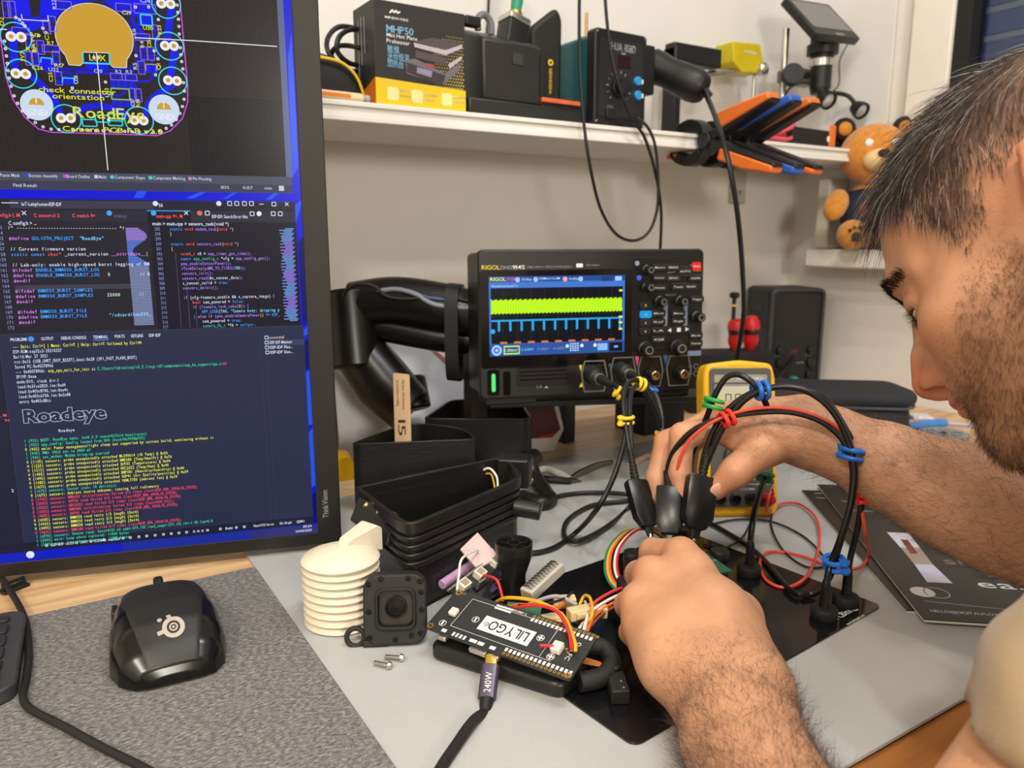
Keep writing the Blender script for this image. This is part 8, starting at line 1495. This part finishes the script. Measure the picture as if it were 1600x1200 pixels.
# eyes
EYW = mat('eye_white', '#e6dcd2', .15, var=.02); IRIS = mat('iris_brown', '#2a1a10', .1)
for s_ in (-1, 1):
    c_ = h2w((s_ * .0300, .0727, .0150)) - np.array(PO); ey = MB().sph(tuple(c_), .0128, (1, 1, 1), 20, 14).build('eye', EYW, per)
    dv_ = (HF * .85 - HU * .5).normalized(); MB(Matrix.Translation(Vector(c_)) @ dv_.to_track_quat('Z', 'Y').to_matrix().to_4x4()).lathe([(.0062, .0113), (.004, .0125), (0, .0130)], 16).build('iris', IRIS, ey)
# thumb and finger nails on the far hand
NAIL = mat('nail', '#d9a58c', .3, var=.03)
for c_, d_, n_ in (((0.4697, 0.4291, 0.0923), Vector((0.4749, 0.436, 0.0893)) - Vector((0.4879, 0.4258, 0.1063)), Vector((-.2, -.9, .3))), ((0.4444, 0.4834, 0.0712), Vector((0.451, 0.4847, 0.0684)) - Vector((0.4595, 0.4908, 0.0872)), Vector((-.85, -.1, -.1)))):
    d_ = d_.normalized(); n_ = (n_ - d_ * n_.dot(d_)).normalized(); sd_ = d_.cross(n_); M_ = Matrix(((sd_.x, d_.x, n_.x, c_[0] - PO[0]), (sd_.y, d_.y, n_.y, c_[1] - PO[1]), (sd_.z, d_.z, n_.z, c_[2] - PO[2]), (0, 0, 0, 1)))
    MB(M_).sph((0, 0, -.0004), 1, (.0052, .0066, .0016), 16, 8).build('nail', NAIL, per)
# ---- T-shirt and trousers
SHM = mat('tshirt_beige', '#937b5c', .9, var=.06, scale=25, bump=.5, bscale=1500, sheen=.2)
SH = Field(); CHn = CH
SH.C(NB + (CH - NB) * .25, CH, .085, .150, .05); SH.C(CH, (.48, -.13, -.20), .150, .155, .06); HL_ = ShL * .42 + ElL * .58
SH.C(CH, ShL, .105, .056, .03); SH.C(ShL, HL_, .052, .051, .02); HR_ = ShR * .55 + ElR * .45; SH.C(CH, ShR, .115, .074, .05); SH.C(ShR, HR_, .072, .069, .03)
aL = (ElL - ShL) / np.linalg.norm(ElL - ShL); aR = (ElR - ShR) / np.linalg.norm(ElR - ShR); aN = (NB - CH) / np.linalg.norm(NB - CH); NC = NB - aN * .025
cutR = HR_ + aR * .012; cutL = v3((0.273, 0.1141, 0.1254)); aL = .43 * np.array((-.848, .53, 0)) + .9 * np.array((-.10, -.16, -.98)); aL /= np.linalg.norm(aL)
def halfs(p):
    wob = .003 * np.sin(p[:, 0] * 160) + .003 * np.sin(p[:, 2] * 130)
    dl = (p - cutL) @ aL + wob; near = np.linalg.norm(p - cutL, axis=1) < .13; d = np.where(near, dl, -1.)
    dr = (p - cutR) @ aR + wob; near = np.linalg.norm(p - cutR, axis=1) < .16; d = np.maximum(d, np.where(near, dr, -1.))
    return np.maximum(d, np.where(np.linalg.norm(p - NC, axis=1) < .12, (p - NC) @ aN, -1.))
SH.add(halfs, .003, 'i')
def folds(p): return .0034 * np.sin(p[:, 0] * 60 + p[:, 2] * 95 + 3 * np.sin(p[:, 1] * 30)) + .0016 * np.sin(p[:, 1] * 110 - p[:, 2] * 60)
ev0 = SH.ev
SH.ev = lambda p, idx=None: ev0(p, idx) + folds(p)
Ps, Fs = SH.mesh((.20, -.36, -.36), (.82, .30, .36), .0042, 12)
field_obj('tshirt', Ps, Fs, SHM, per, PO)
TS = Field(); hip = np.array((.48, -.15, -.26))
TS.E(hip, (.17, .13, .12), .03)
for s_ in (-1, 1): TS.chain([hip + (s_ * .09, 0, -.01), hip + (s_ * .11, .40, -.005), hip + (s_ * .12, .42, -.40)], [.085, .062, .048], .03)
Pt, Ft = TS.mesh((.2, -.36, -.76), (.8, .42, -.10), .008, 12)
field_obj('trousers', Pt, Ft, mat('jeans_navy', '#2a3246', .85, var=.1, bump=.4, bscale=900), per, PO)
for s_ in (-1, 1): MB(TR(.48 + s_ * .12 - PO[0], -.15 + .46 - PO[1], -.739 - PO[2])).add(*loft([(-.12, .03, 0, .06, 0, .6), (-.06, .04, 0, .085, 0, .6), (.03, .043, 0, .06, 0, .6), (.12, .042, 0, .04, 0, .6), (.15, .03, 0, .025, 0, .6)], 24)).build('shoe', mat('shoe_grey', '#4a4a4c', .7), per, angle=70)
stl = thing('stool', 'black stool the person sits on', 'stool', (.48, -.17, -.74))
MB().lathe([(0, .29), (.17, .29), (.185, .305), (.185, .335), (.17, .348), (0, .348)], 32).build('seat', RUB, stl); MB().cyl((0, 0, .04), (0, 0, .295), .025, n=16).build('column', METAL, stl)
for a in range(0, 360, 72): MB(TR(0, 0, 0, rz=a)).b2(0, .25, -.02, .02, .02, .05).build('foot', BLK, stl, bevel=.005)
